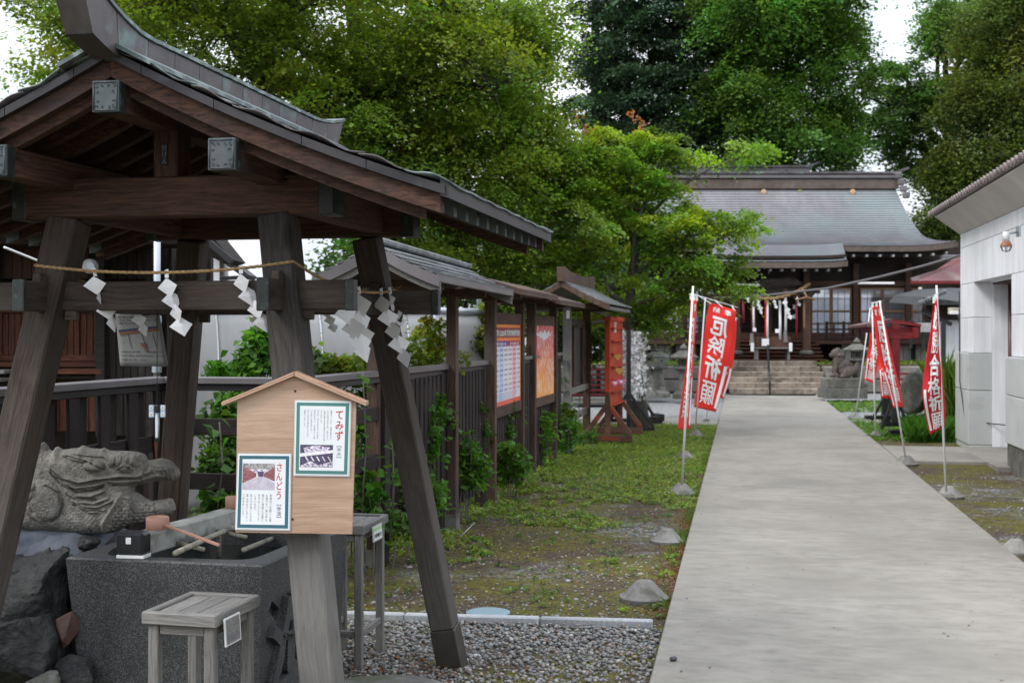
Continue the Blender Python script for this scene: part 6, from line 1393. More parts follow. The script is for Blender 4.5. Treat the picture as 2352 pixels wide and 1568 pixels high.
for x0, x1 in ((sxc - 9.5, sxc - 1.4), (sxc + 1.4, sxc + 8.5)):
    x = x0
    while x < x1 - .05:
        for r_ in range(2): 
            w = min(random.uniform(.6, 1.0), x1 - x); bx('wall_block', (x + w / 2, 34.3, .15 + r_ * .36), (w - .02, .5, .34), TWM, tw, bev=.03)
        x += w
    for z_, y_ in ((.75, 35.6),): tag(bx('terrace_fill', ((x0 + x1) / 2, 37.2, .32), (x1 - x0, 5.4, .80), GM, None), 'earth', None, kind='structure')
    n_ = 900; cc = np.stack([rng.uniform(x0, x1, n_), rng.uniform(34.4, 37, n_), np.full(n_, .72)], 1); v, f, c = blades(cc, .10, jit((.14, .22, .035), n_, .2), wid=.03)
    o = mkmesh('terrace_grass', npmesh('tg', v, f, LEAF, c), LEAF); tag(o, 'short yellow green grass on the shrine terrace', 'grass', kind='stuff')
for i, (x0, x1, d_) in enumerate(((1300, 1392, 30), (2040, 2205, 27))):
    t = thing('red_railing', P(x0, 905, d_), ('low red painted railing left of the orange rack', 'low red painted railing right of the banners')[i], 'railing', 'red painted railings'); ys_l = (848, 860, 872, 884, 896, 906) if i == 0 else (858, 871, 884)
    for y in ys_l: beam('bar', P(x0, y, d_), P(x1, y, d_), .07, .045, REDP, t)
    for k in range(4): x = x0 + (x1 - x0) * (k + .2) / 4; beam('upright', P(x, ys_l[0], d_) + Vector((0, .1, 0)), P(x, 915, d_) + Vector((0, .1, 0)), .06, .06, DARKM, t)
    bx('stone_curb', (P((x0 + x1) / 2, 915, d_) + Vector((0, .3, .0))), ((x1 - x0) * d_ / F, .4, .16), STONE, t)
bench = thing('stone_bench', G(1360, 930, 0), 'pair of low pale stone slabs in front of the red railing', 'slab'); bx('slab', P(1362, 916, 28.5), (.9, .5, .08), STONE, bench); bx('slab', P(1362, 925, 28), (.9, .5, .06), W_GREY if False else STONE, bench)
# lanterns and pedestal
def lantern(cx_, yb, d_, hgt, label, wide=1.0):
    b = P(cx_, yb, d_); t = thing('stone_lantern', b, label, 'stone lantern', 'stone lanterns before the shrine'); k = hgt
    lathe('base', b, [(.26 * k, 0), (.26 * k, .10 * k), (.17 * k, .16 * k)], STONE, t, 6); lathe('shaft', b + Vector((0, 0, .16 * k)), [(.11 * k, 0), (.10 * k, .42 * k)], STONE, t, 10)
    lathe('platform', b + Vector((0, 0, .58 * k)), [(.13 * k, 0), (.24 * k * wide, .07 * k), (.24 * k * wide, .12 * k)], STONE, t, 6); lathe('fire_box', b + Vector((0, 0, .70 * k)), [(.14 * k, 0), (.14 * k, .17 * k)], STONE, t, 6)
    bx('window', b + Vector((0, -.125 * k, .78 * k)), (.10 * k, .02, .10 * k), DARKM, t)
    lathe('roof', b + Vector((0, 0, .87 * k)), [(.34 * k * wide, 0), (.35 * k * wide, .035 * k), (.22 * k * wide, .10 * k), (.10 * k, .17 * k)], STONE, t, 6); lathe('finial', b + Vector((0, 0, 1.04 * k)), [(.05 * k, 0), (.085 * k, .05 * k), (.06 * k, .10 * k), (.01, .15 * k)], STONE, t, 10); return t
lantern(1570, 915, 29.5, 1.08, 'tall stone lantern left of the stairs behind the banners'); lantern(1968, 890, 30, 1.0, 'tall stone lantern behind the guardian lion')
yk = thing('snow_lantern', P(1508, 850, 32), 'low wide roofed stone lantern on legs behind the carved pedestal', 'stone lantern')
b = P(1508, 850, 32)
for sx in (-1, 1): beam('leg', b + Vector((sx * .16, 0, 0)), b + Vector((sx * .12, 0, .26)), .07, .07, STONE, yk)
lathe('roof', b + Vector((0, 0, .26)), [(.40, .05), (.41, .08), (.22, .17), (.08, .21)], STONE, yk, 8); lathe('finial', b + Vector((0, 0, .46)), [(.04, 0), (.06, .05), (.01, .1)], STONE, yk, 8)
pd = thing('carved_pedestal', P(1506, 912, 30), 'pale tapered stone pedestal with carved dedication characters', 'pedestal')
b = P(1506, 912, 30); lathe('base', b, [(.44, 0), (.44, .10), (.36, .17)], CONCW, pd, 4); o = lathe('block', b + Vector((0, 0, .17)), [(.32, 0), (.18, .50)], CONCW, pd, 4); lathe('cap', b + Vector((0, 0, .67)), [(.34, 0), (.36, .04), (.33, .18)], STONE, pd, 4)
vtext('lettering', '奉納', lambda s, t: b + Vector((-.085 + s * .17, -.215 + t * -.055, .60 - t * .36)), STONE, pd, bold=.03)
# guardian lion
pdx = thing('lion_pedestal', P(1942, 912, 29.5), 'two step grey stone pedestal under the guardian lion', 'pedestal')
b = P(1942, 914, 29.5); bx('base', b + Vector((0, .3, .11)), (.98, .8, .24), STONE, pdx, bev=.01); bx('block', b + Vector((0, .3, .345)), (.86, .7, .225), STONE, pdx, bev=.01)
def blobfig(name, parts, mat, vox, label, cat, m=Matrix()):
    bm = bmesh.new()
    for c, r, rot in parts:
        g = bmesh.ops.create_icosphere(bm, subdivisions=3, radius=1)
        mt = Matrix.Translation(Vector(c)) @ Euler(rot).to_matrix().to_4x4() @ Matrix.Diagonal((*r, 1)); bmesh.ops.transform(bm, matrix=mt, verts=g['verts'])
    me = bpy.data.meshes.new(name); bm.to_mesh(me); bm.free(); o = bpy.data.objects.new(name, me); COL.objects.link(o)
    md = o.modifiers.new('r', 'REMESH'); md.mode = 'VOXEL'; md.voxel_size = vox; sm = o.modifiers.new('s', 'SMOOTH'); sm.iterations = 2
    dg = bpy.context.evaluated_depsgraph_get(); me2 = bpy.data.meshes.new_from_object(o.evaluated_get(dg)); bpy.data.objects.remove(o); me2.materials.clear(); me2.materials.append(mat)
    return tag(mkmesh(name, me2, mat, m, None, True), label, cat)
Z3 = (0, 0, 0)
lion = [((.10, 0, .20), (.26, .17, .16), (0, .0, 0)), ((.02, 0, .34), (.20, .15, .22), (0, .75, 0)), ((-.10, 0, .47), (.15, .145, .19), (0, .3, 0)), ((-.17, 0, .66), (.135, .125, .13), Z3), ((-.28, 0, .62), (.07, .08, .055), Z3), ((-.27, 0, .575), (.06, .06, .03), Z3), ((-.10, 0, .70), (.10, .13, .10), Z3), ((-.03, 0, .60), (.10, .14, .12), Z3),
        ((-.12, .11, .78), (.03, .025, .05), Z3), ((-.12, -.11, .78), (.03, .025, .05), Z3), ((-.20, .09, .28), (.055, .055, .22), (0, .12, 0)), ((-.20, -.09, .28), (.055, .055, .22), (0, .12, 0)), ((-.25, .09, .07), (.085, .06, .05), Z3), ((-.25, -.09, .07), (.085, .06, .05), Z3),
        ((.12, .13, .15), (.16, .075, .14), Z3), ((.12, -.13, .15), (.16, .075, .14), Z3), ((.0, .14, .05), (.12, .06, .05), Z3), ((.0, -.14, .05), (.12, .06, .05), Z3), ((.36, 0, .24), (.10, .07, .17), (0, .3, 0)), ((.40, 0, .36), (.06, .05, .08), Z3)]
for k in range(7): lion.append(((-.10 + .04 * math.sin(k * 2), .13 * math.cos(k), .52 + .03 * k), (.045, .04, .045), Z3))
blobfig('guardian_lion', lion, M('lion_stone', [(.05, .04, .036), (.13, .105, .095)], scale=12, rough=.9, bump=.8, bscale=40), .018, 'dark stone guardian lion seated facing the stairs', 'lion statue', Matrix.Translation(b + Vector((0, .3, .455))) @ Matrix.Scale(.88, 4))
tag(mkmesh('white_stone', rockmesh(0, (.18, .14, .09), 71, 3), CONCW, Matrix.Translation(G(1884, 908, 0))), 'pale rough stone beside the lion pedestal', 'stone')
# ------------------------------------------------------------------ white building on the right
wb_ = thing('white_building', (6.6, 15, 0), 'white rendered building with a deep doorway and upswept tiled eave', 'building')
def WBp(s, t, z): return Vector((3.24 + .1824 * s / 1.0, s, 0)) + Vector((PN.x, PN.y, 0)) * t + Vector((0, 0, z))   # s = y, t = inward from the wall face
WA = math.atan2(.1824, 1); 
def WBx(nm, s0, s1, t0, t1, z0, z1, mat, par=wb_, bev=.004):
    c = (WBp(s0, t0, z0) + WBp(s1, t1, z1)) / 2; return bx(nm, c, (abs(t1 - t0), abs(s1 - s0) / math.cos(WA), z1 - z0), mat, par, -WA, bev)
WY1 = 18.75; dy0, dy1 = 15.2, 17.7
def wallp(s0, s1, z0, z1): return WBx('wall_panel', s0 + .003, s1 - .003, 0, .25, z0 + .003, z1 - .003, WHITEWALL, wb_, .004)
# panels of the face, joints showing
for s0, s1 in ((dy1, WY1), (dy0, dy1), (11.2, dy0), (7.4, 11.2)):
    wallp(s0, s1, 2.84, 3.05)
    wallp(s0, s1, 2.30, 2.84)
wallp(dy1, WY1, 1.81, 2.30); wallp(dy1, WY1, 1.31, 1.81)
for z0, z1 in ((1.31, 1.81), (1.81, 2.30)): wallp(11.2, dy0, z0, z1); wallp(7.4, 11.2, z0, z1)
def greyp(s0, s1, z0, z1, o=-.07): return WBx('base_panel', s0, s1, o, .27, z0 + .003, z1 - .003, GREYWALL, wb_, .008)
greyp(dy1, WY1 + .02, .785, 1.31); greyp(dy1, WY1 + .02, .02, .785); greyp(dy1, WY1 + .02, -.08, .02, -.055)
greyp(11.5, dy0, .85, 1.31); greyp(11.5, dy0, .27, .85)
WBx('rubble_plinth', 11.4, dy0 - .02, -.05, .3, -.1, .27, STONE)
WBx('end_wall', WY1 - .02, WY1 + .0, .0, 4, 0, 3.05, WHITEWALL); WBx('core', 7.4, WY1 - .05, .95, 4, 0, 3.3, GREYWALL)
# recess: inner wall panels, jamb and downpipe
for z0, z1 in ((.0, .78), (.78, 1.31), (1.31, 1.81), (1.81, 2.27)): WBx('inner_panel', dy0, dy1, .55, .7, z0 + .004, z1 - .004, WHITEWALL)
WBx('jamb', dy1 - .05, dy1, .25, .6, 0, 2.29, WHITEWALL); WBx('recess_ceiling', dy0, dy1, .25, .9, 2.27, 2.295, W_SHR)
tube('downpipe', [WBp(dy1 - .22, .45, 0), WBp(dy1 - .22, .45, 2.26)], .035, M('brown_pipe', [(.06, .03, .025), (.10, .055, .045)], rough=.4), wb_, 12)
WBx('doorstep', dy0 - .2, dy1, -.2, .8, -.08, -.0, CONC)
vs = [WBp(15.2, .53, .40) + Vector((0, 0, 0)), WBp(15.8, .53, .33), WBp(16.6, .5, .30), WBp(17.3, .5, .32), WBp(18.0, -.06, .34), WBp(18.2, -.1, .9), WBp(18.3, -.09, 2.2)]
tag(tube('wall_cable', vs, .008, DARKM), 'thin black cable looping along the white building base', 'cable')
# upswept soffit and tiled eave edge
SOF = M('soffit_render', [(.46, .44, .42), (.56, .54, .52)], scale=2, rough=.85, bump=.05, big=.06)
sA, sB = 7.4, WY1 + .15
so_ = prism('soffit', [WBp(sB - .12, 0, 3.052), WBp(sB + .18, -.31, 3.34), WBp(sB + .18, -.31, 3.37), WBp(sB - .12, .1, 3.37)], WBp(sA, 0, 0) - WBp(sB, 0, 0), SOF, wb_)
n_ = 62; ETM = M('brown_eave_tile', [(.10, .07, .065), (.20, .15, .14)], scale=14, rough=.35, bump=.1, spec=.6, rndval=.2)
for k in range(n_):
    s = sB + .18 - k * .19
    if s < 7.4: break
    a = WBp(s, -.34, 3.40); b_ = WBp(s, .1, 3.62); q = beam('eave_tile', a, b_, .11, .05, ETM, wb_, bev=.02); lathe('tile_end', WBp(s, -.375, 3.385), [(.045, 0), (.045, .04)], ETM, q, 10, axis=(-PN.x, -PN.y, 0))
WBx('tile_bed', sA, sB + .15, -.32, .1, 3.352, 3.378, W_SHRD)
wl = thing('wall_lamp', WBp(13.2, -.3, 2.5), 'rusty caged lamp on a bracket on the white wall', 'wall lamp')
wd = 13.7; q0 = P(2325, 534, wd); wlm = M('rusty_shade', [(.16, .06, .03), (.32, .15, .08)], scale=30, rough=.6, bump=.3)
tube('bracket', [P(2338, 532, wd) , P(2322, 536, wd - .1), P(2312, 537, wd - .15)], .012, METALG, wl); bx('back_plate', P(2339, 531, wd), (.02, .1, .12), METALG, wl)
c_ = P(2311, 560, wd - .15); lathe('housing', c_ + Vector((0, 0, .03)), [(.036, 0), (.034, .10)], flat('pale_housing', (.6, .6, .6)), wl, 14, True); lathe('shade', c_ + Vector((0, 0, -.03)), [(.062, 0), (.062, .015), (.038, .06)], wlm, wl, 16)
for k in range(6): a = k * math.pi / 3; tube('cage_wire', [c_ + Vector((.06 * math.cos(a), .06 * math.sin(a), -.03)), c_ + Vector((.04 * math.cos(a), .04 * math.sin(a), -.075)), c_ + Vector((0, 0, -.085))], .004, DARKM, wl, 5)
cbv = [P(1640, 684, 34.5), P(1700, 682, 33), P(1760, 678, 31), P(1900, 662, 27), P(2020, 636, 24), P(2120, 611, 21.5), P(2207, 586, 19)]
tag(tube('overhead_cable', cbv, .022, flat('cable_sheath', (.13, .12, .13), .5)), 'thick grey overhead cable sagging from the white building across the shrine', 'cable')
# red roofed annex, dark tiled shed, floodlight
rr_ = thing('red_roof_annex', P(2150, 650, 36), 'red metal roofed annex behind the white building', 'annex')
RROOF = M('red_metal_roof', [(.075, .022, .027), (.12, .032, .038)], scale=1.2, rough=.4, bump=.05, patch=(.15, .11, .10), patch_scale=.8, spec=.5)
prism('roof', [P(2092, 638, 34), P(2098, 650, 34), P(2300, 652, 34), P(2300, 560, 36.5), P(2200, 588, 36.3), P(2150, 620, 35.2)], (0, .1, -.02), RROOF, rr_); bx('wall', P(2190, 720, 36), (1.7, .3, 1.8), W_SHRD, rr_); bx('fascia', P(2190, 648, 33.9), (2.3, .06, .08), REDP, rr_)
DARKT = M('dark_roof_tile', [(.02, .02, .022), (.05, .05, .053)], scale=9, rough=.5, bump=.3)
shd = thing('tiled_shed', P(2170, 800, 27), 'small dark tiled shed beside the white building', 'shed')
prism('roof', [P(2108, 700, 26), P(2122, 682, 26), P(2180, 668, 26.5), P(2260, 664, 26.5), P(2260, 700, 26)], (0, 2, .1), DARKT, shd); bx('gable', P(2195, 716, 27), (1.2, .2, .35), W_SHRD, shd); bx('wall', P(2190, 790, 27.2), (.9, .2, 1.25), WHITEWALL, shd); beam('barge', P(2118, 712, 26.5), P(2185, 745, 26.5), .08, .08, DARKM, shd); beam('post', P(2167, 740, 26), P(2167, 850, 26), .08, .08, DARKM, shd)
for k in range(9): beam('ridge_tile', P(2110 + k * 7, 697 - k * 3.2, 25.9), P(2117 + k * 7, 694 - k * 3.2, 25.9), .12, .1, TILEG, shd, bev=.03)
fl = thing('floodlight', P(2192, 716, 19.5), 'beige floodlight on a bent pole beside the white building', 'floodlight'); bx('head', P(2192, 714, 19.5), (.15, .12, .10), flat('beige_lamp', (.48, .43, .34)), fl, .3, rot=None); bx('lens', P(2191, 718, 19.42), (.13, .02, .05), FLW, fl); tube('pole', [P(2201, 718, 19.6), P(2205, 740, 19.6), P(2205, 800, 19.6), P(2203, 930, 19.6)], .018, DARKM, fl)
for x in (2196,): beam('bracket', P(2196, 722, 19.5), P(2204, 738, 19.6), .03, .03, DARKM, fl)
# grey fence and red wooden stand on the right
rs = thing('red_stand', (6.6, 19.4, 0), 'red painted roofed wooden stand behind the right hand banners', 'roofed stand'); rd_ = 20.0
for x, y1_ in ((2057, 945), (1985, 760)): 
    if x == 2057: bx('post', P(2056, 865, rd_), (.12, .12, 1.2), REDP, rs)
for sx, x1_ in ((-1, 1974), (1, 2116)): prism('roof', [P(2050, 732, rd_), P(x1_, 747 if sx < 0 else 744, rd_), P(x1_, 752 if sx < 0 else 750, rd_), P(2050, 742, rd_)], (0, .7, 0), RROOF if sx < 0 else REDP, rs)
bx('eave_board', P(2046, 757, rd_ + .3), (.80, .5, .10), REDP, rs); bx('bracket', P(2050, 771, rd_), (.62, .12, .09), REDP, rs); bx('tie', P(2058, 748, rd_ - .1), (.10, .1, .10), REDP, rs)
for x in (2030, 2100): bx('bracket', P(x, 764, rd_), (.07, .2, .16), REDP, rs)
bs_ = thing('black_stand', (6.5, 19.5, 0), 'black wooden A frame stand with braces beneath the red roof', 'stand')
for x, d_ in ((2034, 20), (2056, 19.4)):
    bx('post', P(x, 930, d_), (.12, .1, .55), DARKM, bs_); 
    for sg_ in (-1, 1): beam('brace', P(x + sg_ * 32, 985 - (20 if x < 2040 else 0), d_), P(x + sg_ * 5, 915, d_), .04, .04, DARKM, bs_)
for x, y in ((2010, 962), (2045, 978), (2065, 995)): bx('foot', P(x + 8, y - 4, 19.7), (.42, .12, .06), DARKM, bs_)
tag(mkmesh('stone_trough', rockmesh(0, (.36, .3, .40), 81, 3, amp=.08), STONE, Matrix.Translation(P(2098, 905, 20.5))), 'grey stone block behind the crimson banner', 'stone block')
gf_ = thing('grey_fence', P(2110, 745, 30), 'weathered grey rail fence in front of the curtained window', 'fence'); beam('rail', P(2072, 752, 30), P(2205, 752, 30), .05, .22, W_PALE, gf_)
for x in (2092, 2120, 2150): beam('baluster', P(x, 735, 30.1), P(x, 800, 30.1), .06, .06, DARKM, gf_)
# ------------------------------------------------------------------ banner weights and banners
WG = 'conical concrete banner weights along the path'
def weight(x, y, r, label, d_=None):
    p = G(x, y, GZ); t = lathe('banner_weight', p, [(r, 0), (r * 1.02, r * .16), (r * .86, r * .26), (r * .36, r * .78), (r * .26, r * .82), (.01, r * .82)], CONCW, None, 16, False, jit=.012); return tag(t, label, 'banner weight', WG)
weight(1480, 1378, .150, 'nearest bare concrete weight beside the path, left'); weight(1532, 1246, .135, 'second bare concrete weight on the left path edge'); weight(1565, 1136, .142, 'left concrete weight holding the nearest twisted red banner')
weight(1574, 1054, .13, 'small bare weight among weeds on the left edge'); weight(1598, 1003, .135, 'left weight under the open red banner'); weight(1623, 974, .125, 'farthest left weight under the rear red banner')
weight(2180, 1143, .145, 'right concrete weight holding the crimson banner'); weight(2081, 1068, .15, 'right weight under the leaning red banner'); weight(2334, 1270, .13, 'bare weight at the right edge of the picture'); weight(1963, 963, .15, 'right weight far back near the lion'); weight(2012, 1005, .13, 'right weight under the upright white pole')
BG = 'red prayer banners lining the path'
def rail_(pts):
    ts = [i / (len(pts) - 1) for i in range(len(pts))]
    def f(t):
        t = min(max(t, 0), 1) * (len(pts) - 1); i = min(int(t), len(pts) - 2); u = t - i
        p0 = pts[max(i - 1, 0)]; p1 = pts[i]; p2 = pts[i + 1]; p3 = pts[min(i + 2, len(pts) - 1)]
        return tuple(.5 * (2 * b + (c - a) * u + (2 * a - 5 * b + 4 * c - d) * u * u + (3 * b - a - 3 * c + d) * u ** 3) for a, b, c, d in zip(p0, p1, p2, p3))
    return f
def banner(label, d_, base, top, left, right, text, mat, mirror=False, head='奉納', strip=True, dd=(0, 0), tail=.955, cross=None, tabs=True):
    """left/right: cloth edges from top to bottom in photo points (x, y, depth offset)"""
    t = thing('banner', P(*base, d_), label, 'banner', BG)
    pl = tube('pole', [P(*base, d_), P(*top, d_ + dd[1])], [.0125, .0095], WHITEP, t, 10)
    lf_, rf_ = rail_([(a[0], a[1], (a[2] if len(a) > 2 else 0)) for a in left]), rail_([(a[0], a[1], (a[2] if len(a) > 2 else 0)) for a in right])
    def S_(s, tt, o=0):
        a = lf_(tt); b = rf_(tt); x = a[0] + (b[0] - a[0]) * s; y = a[1] + (b[1] - a[1]) * s; z = a[2] + (b[2] - a[2]) * s + .018 * math.sin(s * 5 + tt * 4) + .011 * math.sin(tt * 15 + s * 4) + .006 * math.sin(s * 13 - tt * 9)
        return P(x, y, d_ + z) + Vector((0, -(o or 0), 0))
    cl = grid('cloth', lambda s, tt: S_(s, tt), 14, 36, mat, t, True, (0, .0015, 0))
    tl, tr_ = S_(0, 0), S_(1, 0)
    c0, c1 = cross if cross else (tl + (tl - tr_) * .08 + Vector((0, 0, .045)), tr_ + (tr_ - tl) * .08 + Vector((0, 0, .045)))
    tube('crossbar', [c0, c1], .006, WHITEP, t, 8)
    if tabs:
        for k in (.06, .5, .94): a = tl.lerp(tr_, k); cc = c0.lerp(c1, .08 + .84 * k); mk('tab', [a + Vector((-.012, -.004, -.012)), a + Vector((.012, -.004, -.012)), cc + Vector((.012, -.009, .008)), cc + Vector((-.012, -.009, .008))], [(0, 1, 2, 3)], FLW, t)
    O = .013; m_ = mirror
    n = len(text); t0 = .14 if head else .03
    fx = lambda u: (1 - u) if m_ else u
    vtext('lettering', text, lambda s, tt: S_(fx(.22 + .60 * s), t0 + (tail - t0) * (tt * .97 + .01), O), FLW, t, bold=.03, fine=True)
    if head:
        for k, ch in enumerate(head):
            v, f = textmesh(ch, .03, fine=True); u0 = (.16, .58)[k] if len(head) == 2 else .36
            mk('lettering', [S_(fx(u0 + .26 * p.x), .045 + (.88 - p.y) * .075, O) for p in v], f, FLW, t)
    if strip:
        sc_ = (.03, .14); a = fx(sc_[0]); b = fx(sc_[1]); vs = []; 
        for i in range(13): tt = .60 + .355 * i / 12; vs += [S_(a, tt, O + .004), S_(b, tt, O + .004)]
        st_ = mk('name_strip', vs, [(i * 2, i * 2 + 1, i * 2 + 3, i * 2 + 2) for i in range(12)], FLW, t)
    return t
banner('nearest left red banner twisted edge on, leaning to the right', 12.4, (1566, 1112), (1592, 657), [(1586, 686), (1583, 760), (1577, 830), (1567, 900), (1556, 986)], [(1601, 689, .42), (1597, 760, .42), (1592, 840, .40), (1588, 910, .38), (1585, 984, .38)], '厄除祈願', REDFL, True, strip=True, tail=.93)
banner('second left banner showing its back with mirrored white characters', 19.3, (1597, 990), (1620, 683), [(1629, 694), (1618, 760), (1606, 840), (1594, 934)], [(1691, 713, .1), (1683, 780, .12), (1668, 860, .12), (1644, 946, .1)], '厄除祈願', REDFL, True, cross=(P(1588, 674, 19.3), P(1694, 706, 19.4)))
banner('third left banner, darker red, behind the open one', 23.3, (1623, 966), (1642, 700), [(1662, 722), (1652, 790), (1640, 850), (1628, 905)], [(1692, 736, .1), (1689, 790, .1), (1679, 860, .1), (1662, 916, .1)], '厄除祈願', REDFL, True)
banner('crimson right banner with white characters hanging from a white pole', 12.3, (2173, 1128), (2151, 655), [(2144, 694), (2137, 760, -.05), (2126, 830, -.12), (2119, 895, -.14), (2124, 945, -.08), (2136, 998)], [(2152, 684), (2157, 760), (2163, 830), (2168, 890), (2172, 935), (2171, 979)], '必勝合格祈願', REDFL2, False, head=None, strip=True, tail=.99)
banner('leaning red right banner with large white characters', 15.5, (2080, 1052), (2020, 690), [(2003, 704), (2010, 760), (2022, 830), (2038, 885), (2052, 936)], [(2023, 700, .3), (2038, 765, .3), (2055, 840, .28), (2068, 895, .22), (2074, 934, .15)], '厄除祈願', REDFL, False, tail=.93)
banner('upright pole banner half hidden behind the leaning red one', 19.3, (2011, 1000), (2003, 700), [(2006, 722), (2014, 800), (2020, 860), (2025, 912)], [(2030, 735, .1), (2038, 800, .1), (2044, 860, .1), (2047, 918, .1)], '厄除祈願', REDFL, False)
banner('farthest right banner hanging behind two white poles', 23, (1965, 955), (1999, 706), [(2000, 730), (1997, 780), (1990, 830), (1985, 872)], [(2040, 762, .1), (2025, 800, .1), (2014, 850, .1), (2010, 880, .1)], '厄除祈願', REDFL, False)
# ------------------------------------------------------------------ trees
def mkcluster(blobs_, ncl, crad, nleaf, lsize, col, flat=.45, cvar=.22, tilt=.6, yell=0.0, shell=.55, gaps=()):
    cs = []; w = np.array([b[1][0] * b[1][1] * b[1][2] for b in blobs_]) ** .75; w = w / w.sum()
    which = rng.choice(len(blobs_), ncl, p=w); u = rng.normal(0, 1, (ncl, 3)); u /= np.linalg.norm(u, axis=1)[:, None]; r = rng.random(ncl) ** (1 / 3 * shell)
    C = np.array([np.array(blobs_[k][0]) for k in which]) + u * r[:, None] * np.array([blobs_[k][1] for k in which])
    if gaps:   # openings in the crown
        gx_ = C[:, 0] / C[:, 1] * F + CX; gy_ = HY - (C[:, 2] - H) / C[:, 1] * F; kp_ = np.ones(len(C), bool)
        for (a, b, ra_, rb_) in gaps: kp_ &= ((gx_ - a) / ra_) ** 2 + ((gy_ - b) / rb_) ** 2 > 1
        C = C[kp_]; ncl = len(C)
    R_ = crad * rng.uniform(.6, 1.4, ncl); nl = rng.poisson(nleaf * (R_ / crad) ** 1.5, ncl) + 3; idx_ = np.repeat(np.arange(ncl), nl); n = len(idx_)
    nc3 = rng.normal(0, .38, (ncl, 3)); nc3[:, 2] = 1; nc3 /= np.linalg.norm(nc3, axis=1)[:, None]; e1 = np.cross(nc3, [0, 1.0, 0]); e1 /= np.linalg.norm(e1, axis=1)[:, None]; e2 = np.cross(nc3, e1)
    o3 = rng.normal(0, .5, (n, 3)) * R_[idx_][:, None] * [1, .75, flat]; off = e1[idx_] * o3[:, :1] + e2[idx_] * o3[:, 1:2] + nc3[idx_] * o3[:, 2:]; off[:, 2] -= (o3[:, 0] ** 2 + o3[:, 1] ** 2) / (R_[idx_] + 1e-6) * .4
    cen = C[idx_] + off; cc = jit(col, ncl, cvar, .12)
    if yell: m = rng.random(ncl) < yell; cc[m] = jit((col[0] * 1.5, col[1] * 1.25, col[2] * .9), m.sum(), .15)
    lc = cc[idx_] * (1 + rng.normal(0, .16, (n, 1))).clip(.5, 1.6)
    return C, leafset(cen, lsize * rng.uniform(.55, 1.5, n), lc.clip(.003, .6), tilt * .6, nb=nc3[idx_])
def tree(name, label, cat, base, trunk, r0, blobs_, ncl, crad, nleaf, lsize, col, limbs=9, bark=BARK, mat=LEAF, group=None, kfrac=.35, **k):
    t = thing(name, base, label, cat, group); C, (v, f, c) = mkcluster(blobs_, ncl, crad, nleaf, lsize, col, **k)
    mkmesh('crown', npmesh('crown', v, f, mat, c), mat, Matrix(), t)
    tr_ = [Vector(p) for p in trunk]; n = len(tr_); vs, fs = [], []; tubev(tr_, [r0 * (1.25 if i == 0 else 1 - .75 * i / (n - 1)) for i in range(n)], 10, vs, fs)
    anchors = [Vector(C[i]) for i in rng.choice(len(C), min(limbs, len(C)), replace=False)]; nodes = []
    def curve(a, b, ra, rb, wob, ns=7):
        pts = []; d = (b - a).length
        for i in range(ns + 1):
            s = i / ns; p = a.lerp(b, s); p.z += math.sin(s * 3.14) * d * .10; p += Vector((noise.noise(p * .7), noise.noise(p * .7 + Vector((9, 0, 0))), noise.noise(p * .7 + Vector((0, 9, 0))))) * wob * math.sin(s * 3.14); pts.append(p)
        tubev(pts, [ra + (rb - ra) * i / ns for i in range(ns + 1)], 6, vs, fs, False); return pts
    for a in anchors:
        h = (a.z - tr_[0].z) * random.uniform(.45, .75); s = min(max(h / max(.1, tr_[-1].z - tr_[0].z), .3), .97) * (n - 1); i = min(int(s), n - 2); p = tr_[i].lerp(tr_[i + 1], s - i)
        pts = curve(p, a, r0 * .38, r0 * .10, .5); nodes += pts[2:]
    nodes += tr_[n // 2:]
    NA = np.array([q[:] for q in nodes])
    for i in rng.choice(len(C), int(len(C) * kfrac), replace=False):
        b = Vector(C[i]); j = int(np.argmin(((NA - C[i]) ** 2).sum(1))); curve(nodes[j], b, r0 * .085, r0 * .02, .12, 4)
    mk('trunk', vs, fs, bark, t, True); return t
def B(x, y, d_, rx, ry, rz_=None):
    """crown mass: centre at a photo point and distance, radii in photo points (depth radius in metres)"""
    k = d_ / F; return (tuple(P(x, y, d_)), (rx * k, rz_ if rz_ else rx * k, ry * k))
big = [B(120, 150, 17, 75, 28, 1.0), B(140, 30, 17.5, 110, 45, 1.2), B(170, 90, 17.3, 50, 22, .8), B(420, 120, 18, 200, 150, 2), B(480, -60, 18, 300, 110, 2.5), B(700, 260, 18.5, 190, 150, 2), B(820, 20, 18.5, 250, 190, 2.3), B(880, 330, 19, 200, 180, 2), B(1050, 180, 19.5, 230, 190, 2.2), B(1150, 60, 20, 150, 150, 1.8), B(1140, 380, 20, 130, 160, 1.6), B(1000, 560, 20, 170, 130, 1.4), B(1250, 320, 20.5, 70, 120, 1), B(900, 640, 21, 150, 90, 1.4)]
bt = G(880, 860, GZ); bt = Vector((-1.9, 19.5, GZ)); 
tree('zelkova_tree', 'very large spreading tree with yellow green leaves filling the upper left', 'tree', bt, [bt, P(880, 620, 19.5), P(860, 400, 19.3), P(830, 200, 19), P(800, -60, 18.8)], .34, big, 1500, .42, 150, .060, (.145, .225, .034), limbs=26, flat=.30, yell=.3, kfrac=.35, shell=.8, cvar=.3, gaps=[(470, 165, 70, 28), (560, 185, 50, 16), (700, 130, 30, 22), (640, 245, 28, 20), (330, 175, 36, 20), (765, 262, 22, 24), (40, 220, 60, 60), (600, 290, 25, 20), (30, 110, 40, 18)])
mp_b = Vector((2.2, 21.5, GZ))
